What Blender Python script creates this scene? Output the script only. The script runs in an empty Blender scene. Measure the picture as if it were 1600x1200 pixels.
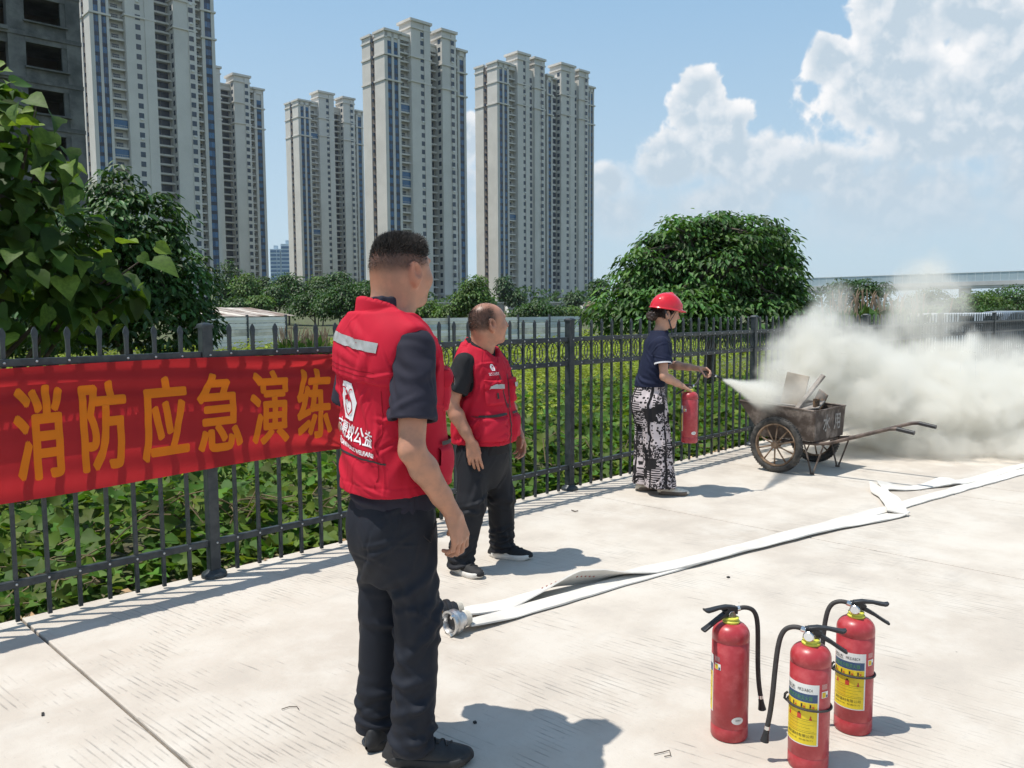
import bpy, bmesh, math, random
import numpy as np
from mathutils import Vector, Matrix, Euler, Quaternion
from mathutils.bvhtree import BVHTree
R_ = math.radians
scene = bpy.context.scene
COL = scene.collection
# ------------------------------------------------------------------ camera
CAM_H, FOC, PITCH, ROLL = 1.55, 1280.0, R_(5.04), R_(0.3)
cam_data = bpy.data.cameras.new('camera')
cam_data.sensor_width = 36.0
cam_data.lens = FOC / 1600.0 * 36.0
cam_data.clip_start = 0.05
cam_data.clip_end = 6000.0
cam = bpy.data.objects.new('camera', cam_data)
cam.rotation_mode = 'ZYX'
cam.location = (0, 0, CAM_H)
cam.rotation_euler = (R_(90) - PITCH, 0, -ROLL)
COL.objects.link(cam)
scene.camera = cam
# ------------------------------------------------------------------ sun and sky
LIGHT = Vector((0.385, 0.052, -1.0)).normalized()      # the way sunlight travels
SUN_EL = math.asin(-LIGHT.z)
SUN_AZ = math.atan2(-LIGHT.x, -LIGHT.y)                # from +Y towards +X
sun_data = bpy.data.lights.new('sun', 'SUN')
sun_data.energy = 4.6
sun_data.angle = R_(0.55)
sun_data.color = (1.0, 0.955, 0.88)
sun = bpy.data.objects.new('sun', sun_data)
sun.rotation_euler = LIGHT.to_track_quat('-Z', 'Y').to_euler()
sun.location = (-6, -1, 16)
COL.objects.link(sun)
scene.view_settings.view_transform = 'Standard'
scene.view_settings.look = 'None'
scene.view_settings.exposure = 0.14
scene.view_settings.gamma = 1.0
scene.view_settings.use_curve_mapping = False
scene.cycles.use_denoising = True
scene.cycles.max_bounces = 10
scene.cycles.diffuse_bounces = 3
scene.cycles.transparent_max_bounces = 12
scene.cycles.volume_bounces = 6
scene.cycles.use_adaptive_sampling = True
scene.cycles.adaptive_threshold = 0.02

def ray(px, py):
    """direction of the line of sight through a point of the 1600x1200 photograph"""
    cr, sr = math.cos(ROLL), math.sin(ROLL)
    f = Vector((0, math.cos(PITCH), -math.sin(PITCH)))
    u = Vector((0, math.sin(PITCH), math.cos(PITCH)))
    r = Vector((1, 0, 0))
    r, u = r * cr - u * sr, u * cr + r * sr
    return f + r * ((px - 800) / FOC) + u * ((600 - py) / FOC)
def at(px, py, Y):
    d = ray(px, py)
    return Vector((0, 0, CAM_H)) + d * (Y / d.y)
def G(px, py, z=0.0):
    d = ray(px, py)
    return Vector((0, 0, CAM_H)) + d * ((z - CAM_H) / d.z)

# ---- world: Nishita sky with cumulus clouds mixed in by direction
world = bpy.data.worlds.new('World')
scene.world = world
world.use_nodes = True
WT = world.node_tree
WT.nodes.clear()
class NT:
    """tiny helper to write node trees as expressions"""
    def __init__(s, t): s.t = t
    def n(s, typ, **kw):
        nd = s.t.nodes.new(typ)
        for k, v in kw.items(): setattr(nd, k, v)
        return nd
    def put(s, sock, v):
        if hasattr(v, 'is_output') or hasattr(v, 'links'): s.t.links.new(v, sock)
        else: sock.default_value = v
    def m(s, op, a, b=None, c=None, clamp=False):
        nd = s.n('ShaderNodeMath', operation=op, use_clamp=clamp)
        s.put(nd.inputs[0], a)
        if b is not None: s.put(nd.inputs[1], b)
        if c is not None: s.put(nd.inputs[2], c)
        return nd.outputs[0]
    def v(s, op, a, b=None):
        nd = s.n('ShaderNodeVectorMath', operation=op)
        s.put(nd.inputs[0], a)
        if b is not None: s.put(nd.inputs[1], b)
        return nd.outputs['Value'] if op in ('LENGTH', 'DOT_PRODUCT', 'DISTANCE') else nd.outputs[0]
    def comb(s, x, y, z=0.0):
        nd = s.n('ShaderNodeCombineXYZ')
        for i, q in enumerate((x, y, z)): s.put(nd.inputs[i], q)
        return nd.outputs[0]
    def sep(s, a):
        nd = s.n('ShaderNodeSeparateXYZ'); s.put(nd.inputs[0], a); return nd.outputs
    def mix(s, f, a, b, blend='MIX'):
        nd = s.n('ShaderNodeMix', data_type='RGBA', blend_type=blend)
        s.put(nd.inputs[0], f); s.put(nd.inputs[6], a); s.put(nd.inputs[7], b)
        return nd.outputs[2]
    def noise(s, vec, scale, detail=4, rough=0.5, dist=0.0, dim='3D'):
        nd = s.n('ShaderNodeTexNoise', noise_dimensions=dim)
        if vec is not None: s.put(nd.inputs['Vector'], vec)
        s.put(nd.inputs['Scale'], scale); s.put(nd.inputs['Detail'], detail)
        s.put(nd.inputs['Roughness'], rough); s.put(nd.inputs['Distortion'], dist)
        return nd.outputs[0]
    def voro(s, vec, scale, feature='F1', rnd=1.0, smooth=0.4):
        nd = s.n('ShaderNodeTexVoronoi', feature=feature)
        s.put(nd.inputs['Vector'], vec); s.put(nd.inputs['Scale'], scale); s.put(nd.inputs['Randomness'], rnd)
        if feature == 'SMOOTH_F1': s.put(nd.inputs['Smoothness'], smooth)
        return nd.outputs['Distance']
    def ramp(s, f, lo, hi, a=0.0, b=1.0):
        nd = s.n('ShaderNodeMapRange', interpolation_type='SMOOTHSTEP')
        s.put(nd.inputs[0], f)
        for i, q in enumerate((lo, hi, a, b)): s.put(nd.inputs[i + 1], q)
        return nd.outputs[0]

def build_world():
    k = NT(WT)
    tc = k.n('ShaderNodeTexCoord').outputs['Generated']
    sky = k.n('ShaderNodeTexSky', sky_type='NISHITA', sun_disc=False, sun_elevation=SUN_EL, sun_rotation=SUN_AZ,
              altitude=50.0, air_density=1.0, dust_density=1.4, ozone_density=1.2)
    sx = k.sep(tc)
    az, el = k.m('ARCTAN2', sx[0], sx[1]), k.m('ARCSINE', sx[2])
    q = k.comb(az, el)
    blobs = [  # azimuth, elevation, half width, half height (degrees); those in view first
        (12.6, 13.2, 2.0, 2.6), (13.8, 11.0, 3.0, 3.0), (11.0, 9.6, 2.6, 2.4), (16.6, 9.6, 3.4, 2.6), (19.5, 8.6, 5.0, 2.2), (13.5, 6.6, 7.0, 2.6),
        (20.9, 15.2, 2.0, 1.9), (24.6, 17.4, 3.4, 4.2), (23.6, 13.6, 4.4, 3.4), (30.5, 14.6, 2.6, 3.6), (28.6, 17.6, 3.0, 3.4), (27.5, 11.0, 6.0, 3.4), (33.0, 10.5, 4.0, 5.0),
        (25.0, 6.6, 9.0, 3.4), (34.0, 6.6, 8.0, 4.0), (40.0, 12.0, 6.0, 5.0), (6.4, 8.6, 2.0, 1.6), (7.0, 6.4, 3.6, 2.0), (-3.0, 11.4, 1.2, 1.9), (-3.6, 7.6, 2.6, 3.2),
        (58, 17, 10, 7), (85, 13, 14, 6), (122, 20, 12, 7), (160, 13, 14, 6), (-62, 17, 8, 5), (-92, 12, 12, 5), (-135, 16, 14, 7)]
    base = None
    for a, e, ra, re in blobs:
        d = k.v('LENGTH', k.v('MULTIPLY', k.v('SUBTRACT', q, (R_(a), R_(e), 0)), (1 / R_(ra), 1 / R_(re), 0)))
        base = d if base is None else k.m('SMOOTH_MIN', base, d, 0.22)
    def billow(vec):
        a = k.m('ABSOLUTE', k.m('SUBTRACT', k.noise(vec, 13.0, 2.0, 0.5), 0.5))
        b = k.m('ABSOLUTE', k.m('SUBTRACT', k.noise(vec, 40.0, 3.0, 0.55), 0.5))
        return k.m('ADD', k.m('MULTIPLY', a, 1.7), k.m('MULTIPLY', b, 0.75))
    n0 = billow(tc)
    n1 = billow(k.v('ADD', tc, (-0.007, 0.0, 0.012)))       # a little nearer the sun
    d0 = k.m('SUBTRACT', k.m('SUBTRACT', 1.0, base), k.m('SUBTRACT', n0, 0.24))
    soft = k.ramp(el, R_(13.0), R_(6.0), 0.16, 0.75)
    cover = k.m('MULTIPLY', k.ramp(d0, 0.0, soft), k.ramp(el, R_(1.0), R_(8.5), 0.15, 1.0))
    lit = k.m('ADD', k.ramp(k.m('SUBTRACT', n1, n0), -0.25, 0.30, 0.0, 0.9), k.ramp(d0, 0.60, 0.04, -0.25, 0.40))
    lit = k.m('MULTIPLY', lit, k.ramp(el, R_(4.0), R_(13.0), 0.25, 1.0), clamp=True)
    cc = k.mix(lit, (5.0, 6.0, 6.9, 1), (8.9, 8.9, 9.0, 1))
    pale = k.mix(k.ramp(el, R_(30.0), R_(0.0)), (2.8, 5.2, 7.9, 1), (5.2, 6.7, 7.8, 1))
    hazed = k.mix(k.ramp(el, R_(60.0), R_(2.0), 0.45, 0.85), sky.outputs[0], pale)
    skyc = k.mix(cover, hazed, cc)
    bg = k.n('ShaderNodeBackground'); k.put(bg.inputs[0], skyc); bg.inputs[1].default_value = 0.1
    out = k.n('ShaderNodeOutputWorld')
    WT.links.new(bg.outputs[0], out.inputs[0])
    world.cycles.sampling_method = 'MANUAL'
    world.cycles.sample_map_resolution = 256
build_world()
# ------------------------------------------------------------------ helpers
rng = np.random.default_rng(7)
random.seed(7)
def mat(name, col, rough=0.6, metal=0.0, var=0.18, scale=6.0, bump=0.0, bscale=80.0, spec=0.5, col2=None, detail=5,
        transl=0.0, coat=0.0, tint=False, lo=0.35, hi=0.65, bdist=0.002):
    """Principled material whose colour wanders between two shades over a noise, with optional fine relief"""
    m = bpy.data.materials.new(name); m.use_nodes = True
    t = m.node_tree; t.nodes.clear(); k = NT(t)
    tc = k.n('ShaderNodeTexCoord').outputs['Object']
    a = tuple(c * (1 - var) for c in col) + (1,)
    b = (tuple(col2) if col2 else tuple(min(1, c * (1 + var)) for c in col)) + (1,)
    c = k.mix(k.ramp(k.noise(tc, scale, detail, 0.6), lo, hi), a, b)
    if tint:
        at_ = k.n('ShaderNodeAttribute', attribute_name='tint')
        c = k.mix(1.0, c, at_.outputs['Color'], 'MULTIPLY')
    p = k.n('ShaderNodeBsdfPrincipled')
    k.put(p.inputs['Base Color'], c); p.inputs['Roughness'].default_value = rough
    p.inputs['Metallic'].default_value = metal; p.inputs['Specular IOR Level'].default_value = spec
    p.inputs['Coat Weight'].default_value = coat
    if bump:
        bn = k.n('ShaderNodeBump'); bn.inputs['Strength'].default_value = bump; bn.inputs['Distance'].default_value = bdist
        k.put(bn.inputs['Height'], k.noise(tc, bscale, 3, 0.6)); k.put(p.inputs['Normal'], bn.outputs[0])
    sh = p.outputs[0]
    if transl:
        tr = k.n('ShaderNodeBsdfTranslucent'); k.put(tr.inputs[0], k.mix(1.0, c, (1.25, 1.3, 0.55, 1), 'MULTIPLY'))
        mx = k.n('ShaderNodeMixShader'); mx.inputs[0].default_value = transl
        t.links.new(sh, mx.inputs[1]); t.links.new(tr.outputs[0], mx.inputs[2]); sh = mx.outputs[0]
    o = k.n('ShaderNodeOutputMaterial'); t.links.new(sh, o.inputs[0])
    return m
def tag(o, label=None, cat=None, group=None, kind=None):
    if label: o['label'] = label
    if cat: o['category'] = cat
    if group: o['group'] = group
    if kind: o['kind'] = kind
    return o
def empty(name, loc=(0, 0, 0), rz=0.0, parent=None):
    o = bpy.data.objects.new(name, None); o.empty_display_size = 0.1
    o.location = loc; o.rotation_euler = (0, 0, rz); COL.objects.link(o)
    if parent: o.parent = parent
    return o
def link(name, me, parent=None):
    o = bpy.data.objects.new(name, me); COL.objects.link(o)
    if parent: o.parent = parent
    return o
def copy_tree(o, parent=None):
    c = o.copy(); COL.objects.link(c); c.parent = parent
    for ch in o.children: copy_tree(ch, c)
    return c
def np_mesh(name, V, F, m, parent=None, smooth=False, tint=None):
    """V (n,3) array, F (k,3 or 4) array or list of faces"""
    me = bpy.data.meshes.new(name)
    if isinstance(F, np.ndarray):
        nv, (nf, c) = len(V), F.shape
        me.vertices.add(nv); me.vertices.foreach_set('co', np.asarray(V, np.float32).ravel())
        me.loops.add(nf * c); me.loops.foreach_set('vertex_index', F.astype(np.int32).ravel())
        me.polygons.add(nf); me.polygons.foreach_set('loop_start', np.arange(0, nf * c, c, dtype=np.int32))
        try: me.polygons.foreach_set('loop_total', np.full(nf, c, np.int32))
        except Exception: pass
        me.update(calc_edges=True)
    else:
        me.from_pydata([tuple(v) for v in V], [], F); me.update()
    if tint is not None:
        at_ = me.color_attributes.new('tint', 'FLOAT_COLOR', 'POINT')
        t = np.ones((len(V), 4), np.float32); t[:, :3] = tint
        at_.data.foreach_set('color', t.ravel())
    if smooth: me.polygons.foreach_set('use_smooth', np.ones(len(me.polygons), bool))
    if m: me.materials.append(m)
    me.validate()
    return link(name, me, parent)
class MB:
    """collects simple solids, then links them as one mesh object"""
    def __init__(s): s.v, s.f = [], []
    def add(s, v, f):
        o = len(s.v); s.v += [tuple(q) for q in v]; s.f += [tuple(i + o for i in q) for q in f]; return s
    def box(s, c, d, M=None, b=0.0):
        x, y, z = d[0] / 2, d[1] / 2, d[2] / 2
        if b:
            bm = bmesh.new(); bmesh.ops.create_cube(bm, size=1.0); bmesh.ops.scale(bm, vec=d, verts=bm.verts)
            bmesh.ops.bevel(bm, geom=bm.edges[:], offset=b, segments=2, profile=0.5, affect='EDGES')
            bm.verts.index_update()
            v = [q.co.copy() for q in bm.verts]; f = [[q.index for q in e.verts] for e in bm.faces]; bm.free()
        else:
            v = [Vector((i, j, k)) for i in (-x, x) for j in (-y, y) for k in (-z, z)]
            f = [(0, 1, 3, 2), (4, 6, 7, 5), (0, 4, 5, 1), (2, 3, 7, 6), (0, 2, 6, 4), (1, 5, 7, 3)]
        if M is not None: v = [M @ q for q in v]
        return s.add([q + Vector(c) for q in v], f)
    def bb(s, x0, x1, y0, y1, z0, z1, b=0.0):
        return s.box(((x0 + x1) / 2, (y0 + y1) / 2, (z0 + z1) / 2), (x1 - x0, y1 - y0, z1 - z0), None, b)
    def tube(s, pts, r, n=10, cap=True, up=None, sy=1.0, closed=False):
        pts = [Vector(p) for p in pts]; m = len(pts)
        rs = r if hasattr(r, '__len__') else [r] * m
        v, f = [], []
        pu = Vector(up) if up else None
        for i, p in enumerate(pts):
            t = (pts[(i + 1) % m] - pts[i - 1]) if closed else (pts[min(i + 1, m - 1)] - pts[max(i - 1, 0)])
            t.normalize()
            if pu is None: pu = Vector((0, 0, 1)) if abs(t.z) < 0.9 else Vector((1, 0, 0))
            a = t.cross(pu)
            if a.length < 1e-5: a = t.cross(Vector((0.3, 1, 0.2)))
            a.normalize(); b = a.cross(t).normalized(); pu = b
            for k in range(n):
                w = 2 * math.pi * k / n
                v.append(p + a * (math.cos(w) * rs[i]) + b * (math.sin(w) * rs[i] * sy))
        seg = m if closed else m - 1
        for i in range(seg):
            for k in range(n):
                j = (i + 1) % m
                f.append((i * n + k, i * n + (k + 1) % n, j * n + (k + 1) % n, j * n + k))
        if cap and not closed:
            f.append(tuple(range(n - 1, -1, -1))); f.append(tuple((m - 1) * n + k for k in range(n)))
        return s.add(v, f)
    def lathe(s, prof, n=32, M=None, sx=1.0, ring=False):
        v, f = [], []
        for r, z in prof:
            for k in range(n):
                w = 2 * math.pi * k / n
                q = Vector((r * math.cos(w) * sx, r * math.sin(w), z)); v.append(M @ q if M is not None else q)
        for i in range(len(prof) - 1):
            for k in range(n): f.append((i * n + k, i * n + (k + 1) % n, (i + 1) * n + (k + 1) % n, (i + 1) * n + k))
        if ring:
            L_ = len(prof) - 1
            for k in range(n): f.append((L_ * n + k, L_ * n + (k + 1) % n, (k + 1) % n, k))
        else: f.append(tuple(range(n - 1, -1, -1))); f.append(tuple((len(prof) - 1) * n + k for k in range(n)))
        return s.add(v, f)
    def prism(s, outline, fn, h0, h1):
        """outline of 2-D points, fn(a, b, h) gives the 3-D point"""
        n = len(outline)
        v = [fn(a, b, h0) for a, b in outline] + [fn(a, b, h1) for a, b in outline]
        f = [tuple(range(n - 1, -1, -1)), tuple(range(n, 2 * n))] + [(i, (i + 1) % n, n + (i + 1) % n, n + i) for i in range(n)]
        return s.add(v, f)
    def loft(s, rings, cap=True):
        n = len(rings[0]); v = [q for r in rings for q in r]; f = []
        for i in range(len(rings) - 1):
            for k in range(n): f.append((i * n + k, i * n + (k + 1) % n, (i + 1) * n + (k + 1) % n, (i + 1) * n + k))
        if cap: f.append(tuple(range(n - 1, -1, -1))); f.append(tuple((len(rings) - 1) * n + k for k in range(n)))
        return s.add(v, f)
    def mesh(s, name, m, smooth=False):
        me = bpy.data.meshes.new(name); me.from_pydata(s.v, [], s.f); me.update()
        bm = bmesh.new(); bm.from_mesh(me); bmesh.ops.recalc_face_normals(bm, faces=bm.faces); bm.to_mesh(me); bm.free()
        if m: me.materials.append(m)
        if smooth:
            me.polygons.foreach_set('use_smooth', np.ones(len(me.polygons), bool))
            if smooth != 'all':
                me.set_sharp_from_angle(angle=R_(40))
        return me
    def build(s, name, m, parent=None, smooth=False): return link(name, s.mesh(name, m, smooth), parent)
def text_mesh(body, size=1.0, offset=0.0, sx=1.0):
    """outline of a line of writing as (verts, faces), lower left at the origin"""
    c = bpy.data.curves.new('writing', 'FONT'); c.body = body; c.size = size; c.offset = offset; c.resolution_u = 3
    o = bpy.data.objects.new('writing', c); COL.objects.link(o)
    dg = bpy.context.evaluated_depsgraph_get(); dg.update()
    me = bpy.data.meshes.new_from_object(o.evaluated_get(dg))
    v = np.array([q.co[:] for q in me.vertices]); f = [tuple(p.vertices) for p in me.polygons]
    bpy.data.objects.remove(o); bpy.data.curves.remove(c); bpy.data.meshes.remove(me)
    v[:, 0] *= sx
    v[:, 0] -= v[:, 0].min(); v[:, 1] -= v[:, 1].min()
    return v, f
def subdivide_flat(v, f, step):
    """cut a flat figure finely enough to be bent"""
    bm = bmesh.new()
    vs = [bm.verts.new((q[0], q[1], 0)) for q in v]
    for q in f:
        try: bm.faces.new([vs[i] for i in q])
        except ValueError: pass
    bmesh.ops.triangulate(bm, faces=bm.faces[:])
    for _ in range(6):
        long = [e for e in bm.edges if e.calc_length() > step]
        if not long: break
        bmesh.ops.subdivide_edges(bm, edges=long, cuts=1)
        bmesh.ops.triangulate(bm, faces=[q for q in bm.faces if len(q.verts) > 3])
    bm.verts.index_update()
    V = np.array([q.co[:2] for q in bm.verts]); Fc = [tuple(q.index for q in e.verts) for e in bm.faces]
    bm.free(); return V, Fc
# ------------------------------------------------------------------ site: fence line, ground, pavement
FA = Vector((-1.769, 4.735, 0)); FD = Vector((0.7002, 0.7140, 0)).normalized(); FN = Vector((FD.y, -FD.x, 0))
FANG = math.atan2(FD.y, FD.x)
def S(s, w, z=0.0):            # along the fence, out from it (towards the yard), up
    p = FA + FD * s + FN * w; p.z = z; return p
def smooth01(t): t = np.clip(t, 0, 1); return t * t * (3 - 2 * t)
def terrain(x, y):
    x, y = np.asarray(x, float), np.asarray(y, float)
    w = -((x - FA.x) * FN.x + (y - FA.y) * FN.y)
    z = -0.06 - 0.35 * smooth01((w - 0.3) / 5) - 0.55 * smooth01((w - 5) / 25)
    z += 4.6 * smooth01((w - 70) / 160)
    z += 0.05 * np.sin(x * 0.9) * np.cos(y * 0.7) * smooth01(w / 3)
    return np.where(w < 0, -0.30 - 0 * z, z)
# ground: one sheet to the horizon
M_soil = mat('soil', (0.10, 0.085, 0.05), 0.95, var=0.35, scale=1.2, bump=0.6, bscale=30, col2=(0.09, 0.12, 0.035))
def ground():
    t = np.concatenate([-np.geomspace(3000, 42, 26), np.linspace(-40, 60, 90), np.geomspace(62, 3000, 34)])
    X, Y = np.meshgrid(t, t)
    Z = terrain(X, Y)
    n = len(t); V = np.stack([X, Y, Z], -1).reshape(-1, 3)
    i = np.arange(n * n).reshape(n, n)
    Fq = np.stack([i[:-1, :-1], i[:-1, 1:], i[1:, 1:], i[1:, :-1]], -1).reshape(-1, 4)
    o = np_mesh('ground', V, Fq, M_soil, smooth=True); tag(o, kind='structure')
ground()
# concrete
def concrete_mat():
    m = bpy.data.materials.new('yard_concrete'); m.use_nodes = True
    t = m.node_tree; t.nodes.clear(); k = NT(t)
    geo = k.n('ShaderNodeNewGeometry').outputs['Position']
    mp = k.n('ShaderNodeMapping', vector_type='POINT'); k.put(mp.inputs[0], geo); mp.inputs['Rotation'].default_value = (0, 0, -FANG)
    P = mp.outputs[0]; sp = k.sep(P)
    big = k.noise(P, 0.55, 5, 0.55); mid = k.noise(P, 2.6, 6, 0.62); fine = k.noise(P, 55, 4, 0.65); fine2 = k.noise(P, 180, 2, 0.6)
    c = k.mix(k.ramp(big, 0.3, 0.7), (0.47, 0.415, 0.355, 1), (0.56, 0.508, 0.44, 1))
    c = k.mix(k.ramp(mid, 0.42, 0.66, 0.0, 0.55), c, (0.60, 0.56, 0.50, 1))
    c = k.mix(k.ramp(mid, 0.48, 0.30, 0.0, 0.45), c, (0.415, 0.372, 0.325, 1))
    c = k.mix(k.ramp(fine, 0.60, 0.72, 0.0, 0.28), c, (0.27, 0.25, 0.225, 1))
    # trowel and broom grooves, in patches
    warp = k.m('MULTIPLY', k.m('SUBTRACT', k.noise(P, 0.45, 1, 0.5), 0.5), 0.16)
    a = k.m('ADD', k.m('ADD', sp[0], k.m('MULTIPLY', sp[1], 0.10)), warp)
    saw = k.m('FRACT', k.m('MULTIPLY', a, 36.0))
    line = k.m('SUBTRACT', 1.0, k.ramp(k.m('ABSOLUTE', k.m('SUBTRACT', saw, 0.5)), 0.02, 0.19))
    broken = k.noise(k.comb(k.m('MULTIPLY', sp[0], 30.0), k.m('MULTIPLY', sp[1], 5.0)), 1.0, 4, 0.6)
    patch = k.m('MULTIPLY', k.ramp(k.noise(P, 1.15, 5, 0.68, 0.5), 0.475, 0.60), k.ramp(broken, 0.40, 0.60))
    saw2 = k.m('FRACT', k.m('MULTIPLY', k.m('ADD', a, k.m('MULTIPLY', sp[1], 0.06)), 19.0))
    line2 = k.m('SUBTRACT', 1.0, k.ramp(k.m('ABSOLUTE', k.m('SUBTRACT', saw2, 0.5)), 0.0, 0.11))
    patch2 = k.m('MULTIPLY', k.ramp(k.noise(P, 1.9, 4, 0.6), 0.54, 0.64), k.ramp(broken, 0.58, 0.42))
    groove = k.m('MULTIPLY', k.m('MAXIMUM', k.m('MULTIPLY', line, patch), k.m('MULTIPLY', line2, patch2)), k.ramp(k.noise(P, 6.0, 3, 0.6), 0.30, 0.62, 0.35, 1.0))
    c = k.mix(k.m('MULTIPLY', groove, 0.60), c, (0.19, 0.175, 0.16, 1))
    # pits, rust and tyre scuffs
    pit = k.ramp(k.voro(P, 7.0, 'F1'), 0.045, 0.012)
    c = k.mix(k.m('MULTIPLY', pit, k.ramp(k.noise(P, 3.0, 2), 0.52, 0.6)), c, (0.11, 0.085, 0.065, 1))
    smear = k.noise(k.comb(k.m('MULTIPLY', sp[0], 0.7), k.m('MULTIPLY', sp[1], 2.3)), 1.0, 5, 0.65)
    c = k.mix(k.ramp(smear, 0.56, 0.78, 0.0, 0.50), c, (0.34, 0.31, 0.28, 1))
    c = k.mix(k.ramp(k.noise(P, 14, 5, .7), 0.60, 0.74, 0.0, 0.35), c, (0.36, 0.335, 0.305, 1))
    p = k.n('ShaderNodeBsdfPrincipled'); k.put(p.inputs['Base Color'], c); p.inputs['Roughness'].default_value = 0.88
    p.inputs['Specular IOR Level'].default_value = 0.25
    h = k.m('SUBTRACT', k.m('ADD', k.m('MULTIPLY', mid, 0.9), k.m('ADD', k.m('MULTIPLY', fine, 0.35), k.m('MULTIPLY', fine2, 0.12))), k.m('MULTIPLY', groove, 0.9))
    bn = k.n('ShaderNodeBump'); bn.inputs['Strength'].default_value = 0.55; bn.inputs['Distance'].default_value = 0.006
    k.put(bn.inputs['Height'], h); k.put(p.inputs['Normal'], bn.outputs[0])
    o = k.n('ShaderNodeOutputMaterial'); t.links.new(p.outputs[0], o.inputs[0])
    return m
M_conc = concrete_mat()
def pavement():
    root = tag(empty('pavement', S(0, 0, 0), FANG), kind='structure')
    js = [-9.4, -5.2, -1.0, 3.2, 5.28, 5.80, 10.0, 14.2, 18.4, 26.0, 40.0]
    ws = [-0.085, 5.6, 11.3, 20.0]
    g = 0.0065
    # local x along the fence, local y = -w
    for i in range(len(js) - 1):
        for j in range(len(ws) - 1):
            b = MB(); b.bb(js[i] + g, js[i + 1] - g, -ws[j + 1] + g, -ws[j] - g, -0.22, 0.0)
            o = b.build('slab', M_conc, root)
            bv = o.modifiers.new('edge', 'BEVEL'); bv.width = 0.006; bv.segments = 2
    b = MB(); b.bb(js[0], js[-1], -ws[-1], -ws[0] - 0.006, -0.26, -0.018)
    b.build('joint_filler', mat('joint_filler', (0.13, 0.105, 0.08), 0.95, var=0.4, scale=40), root)
pavement()

# ------------------------------------------------------------------ steel picket fence
M_steel = mat('fence_paint', (0.032, 0.042, 0.050), 0.42, 0.2, var=0.25, scale=14, col2=(0.052, 0.060, 0.064), bump=0.15, bscale=220, spec=0.5, bdist=0.001)
M_bolt = mat('zinc_bolt', (0.45, 0.46, 0.46), 0.4, 0.9, var=0.2)
def fence():
    root = empty('picket_fence', S(0, 0, 0), FANG)
    tag(root, 'dark grey steel picket fence with spear tips and ring scrollwork along the yard edge', 'fence')
    N, STEP, BAY = 22, 3.238 / 22, 3.238
    pk = MB()
    pk.bb(-0.0095, 0.0095, -0.0095, 0.0095, 0.012, 1.395)
    # spear: pinched neck, then a flared flattened blade to a point
    def sq(z, a, b_): return [Vector((-a, -b_, z)), Vector((a, -b_, z)), Vector((a, b_, z)), Vector((-a, b_, z))]
    pk.loft([sq(1.395, .0095, .0095), sq(1.425, .0115, .0085), sq(1.448, .0155, .006), sq(1.466, .0125, .005), sq(1.484, .003, .003)])
    picket = pk.mesh('picket', M_steel)
    r = MB(); r.bb(0.032, BAY - 0.032, -0.016, 0.016, -0.019, 0.019, 0.003); rail = r.mesh('rail', M_steel)
    sc = MB(); R0 = 0.052
    for (cx, cz) in ((-STEP / 2, 0.0), (STEP / 2, 0.0)):       # rings centred on the pickets, crossing mid-bay
        a0, a1 = (-62, 62) if cx < 0 else (118, 242)
        pts = [Vector((cx + 0.094 * math.cos(R_(a0 + (a1 - a0) * i / 14)), 0, cz + 0.094 * math.sin(R_(a0 + (a1 - a0) * i / 14)))) for i in range(15)]
        sc.tube(pts, 0.0042, 6, up=(0, 1, 0))
    sc.tube([Vector((.066 * math.cos(w), 0, .082 * math.sin(w))) for w in np.linspace(0, 2 * math.pi, 25)[:-1]], 0.0042, 6, closed=True, up=(0, 1, 0))
    scroll = sc.mesh('ring_scroll', M_steel, True)
    po = MB(); po.bb(-0.031, 0.031, -0.031, 0.031, 0.0, 1.472, 0.004)
    post = po.mesh('post', M_steel)
    ca = MB(); ca.loft([[Vector((x * a, y * a, z)) for x, y in ((-1, -1), (1, -1), (1, 1), (-1, 1))] for a, z in ((.036, 1.466), (.036, 1.482), (.026, 1.492), (.012, 1.496))])
    cap = ca.mesh('cap', M_steel)
    ba = MB(); ba.lathe([(0.074, 0.0), (0.074, 0.014), (0.068, 0.026), (0.052, 0.033), (0.040, 0.046)], 20)
    base = ba.mesh('base_flange', M_steel, True)
    bo = MB(); bo.lathe([(0.0065, 0.0), (0.0065, 0.003), (0.0035, 0.0055)], 8, Matrix.Rotation(R_(90), 4, 'X'))
    bolt = bo.mesh('bolt', M_bolt, True)
    for k in range(-2, 8):
        x0 = k * BAY
        p = link('post', post, root); p.location = (x0, 0, 0)
        link('cap', cap, p); link('base_flange', base, p)
        for z in (1.31, 0.205):
            q = link('bolt', bolt, p); q.location = (0.012, -0.031, z - 0.0)
        for z in (1.312, 1.105, 0.205):
            q = link('rail', rail, root); q.location = (x0, 0, z)
        far = k >= 4
        for i in range(N):
            if i:
                q = link('picket', picket, root); q.location = (x0 + i * STEP + random.uniform(-.002, .002), 0, random.uniform(-.004, .004)); q.rotation_euler = (random.gauss(0, .002), random.gauss(0, .0022), random.gauss(0, .04))
                if not far:
                    for z in (1.312, 1.105, 0.205):
                        if random.random() < 0.93:
                            b = link('bolt', bolt, q); b.location = (0.0, -0.0163, z); 
            if not far or i % 1 == 0:
                q = link('ring_scroll', scroll, root); q.location = (x0 + (i + 0.5) * STEP, 0, 1.2085)
fence()

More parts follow.
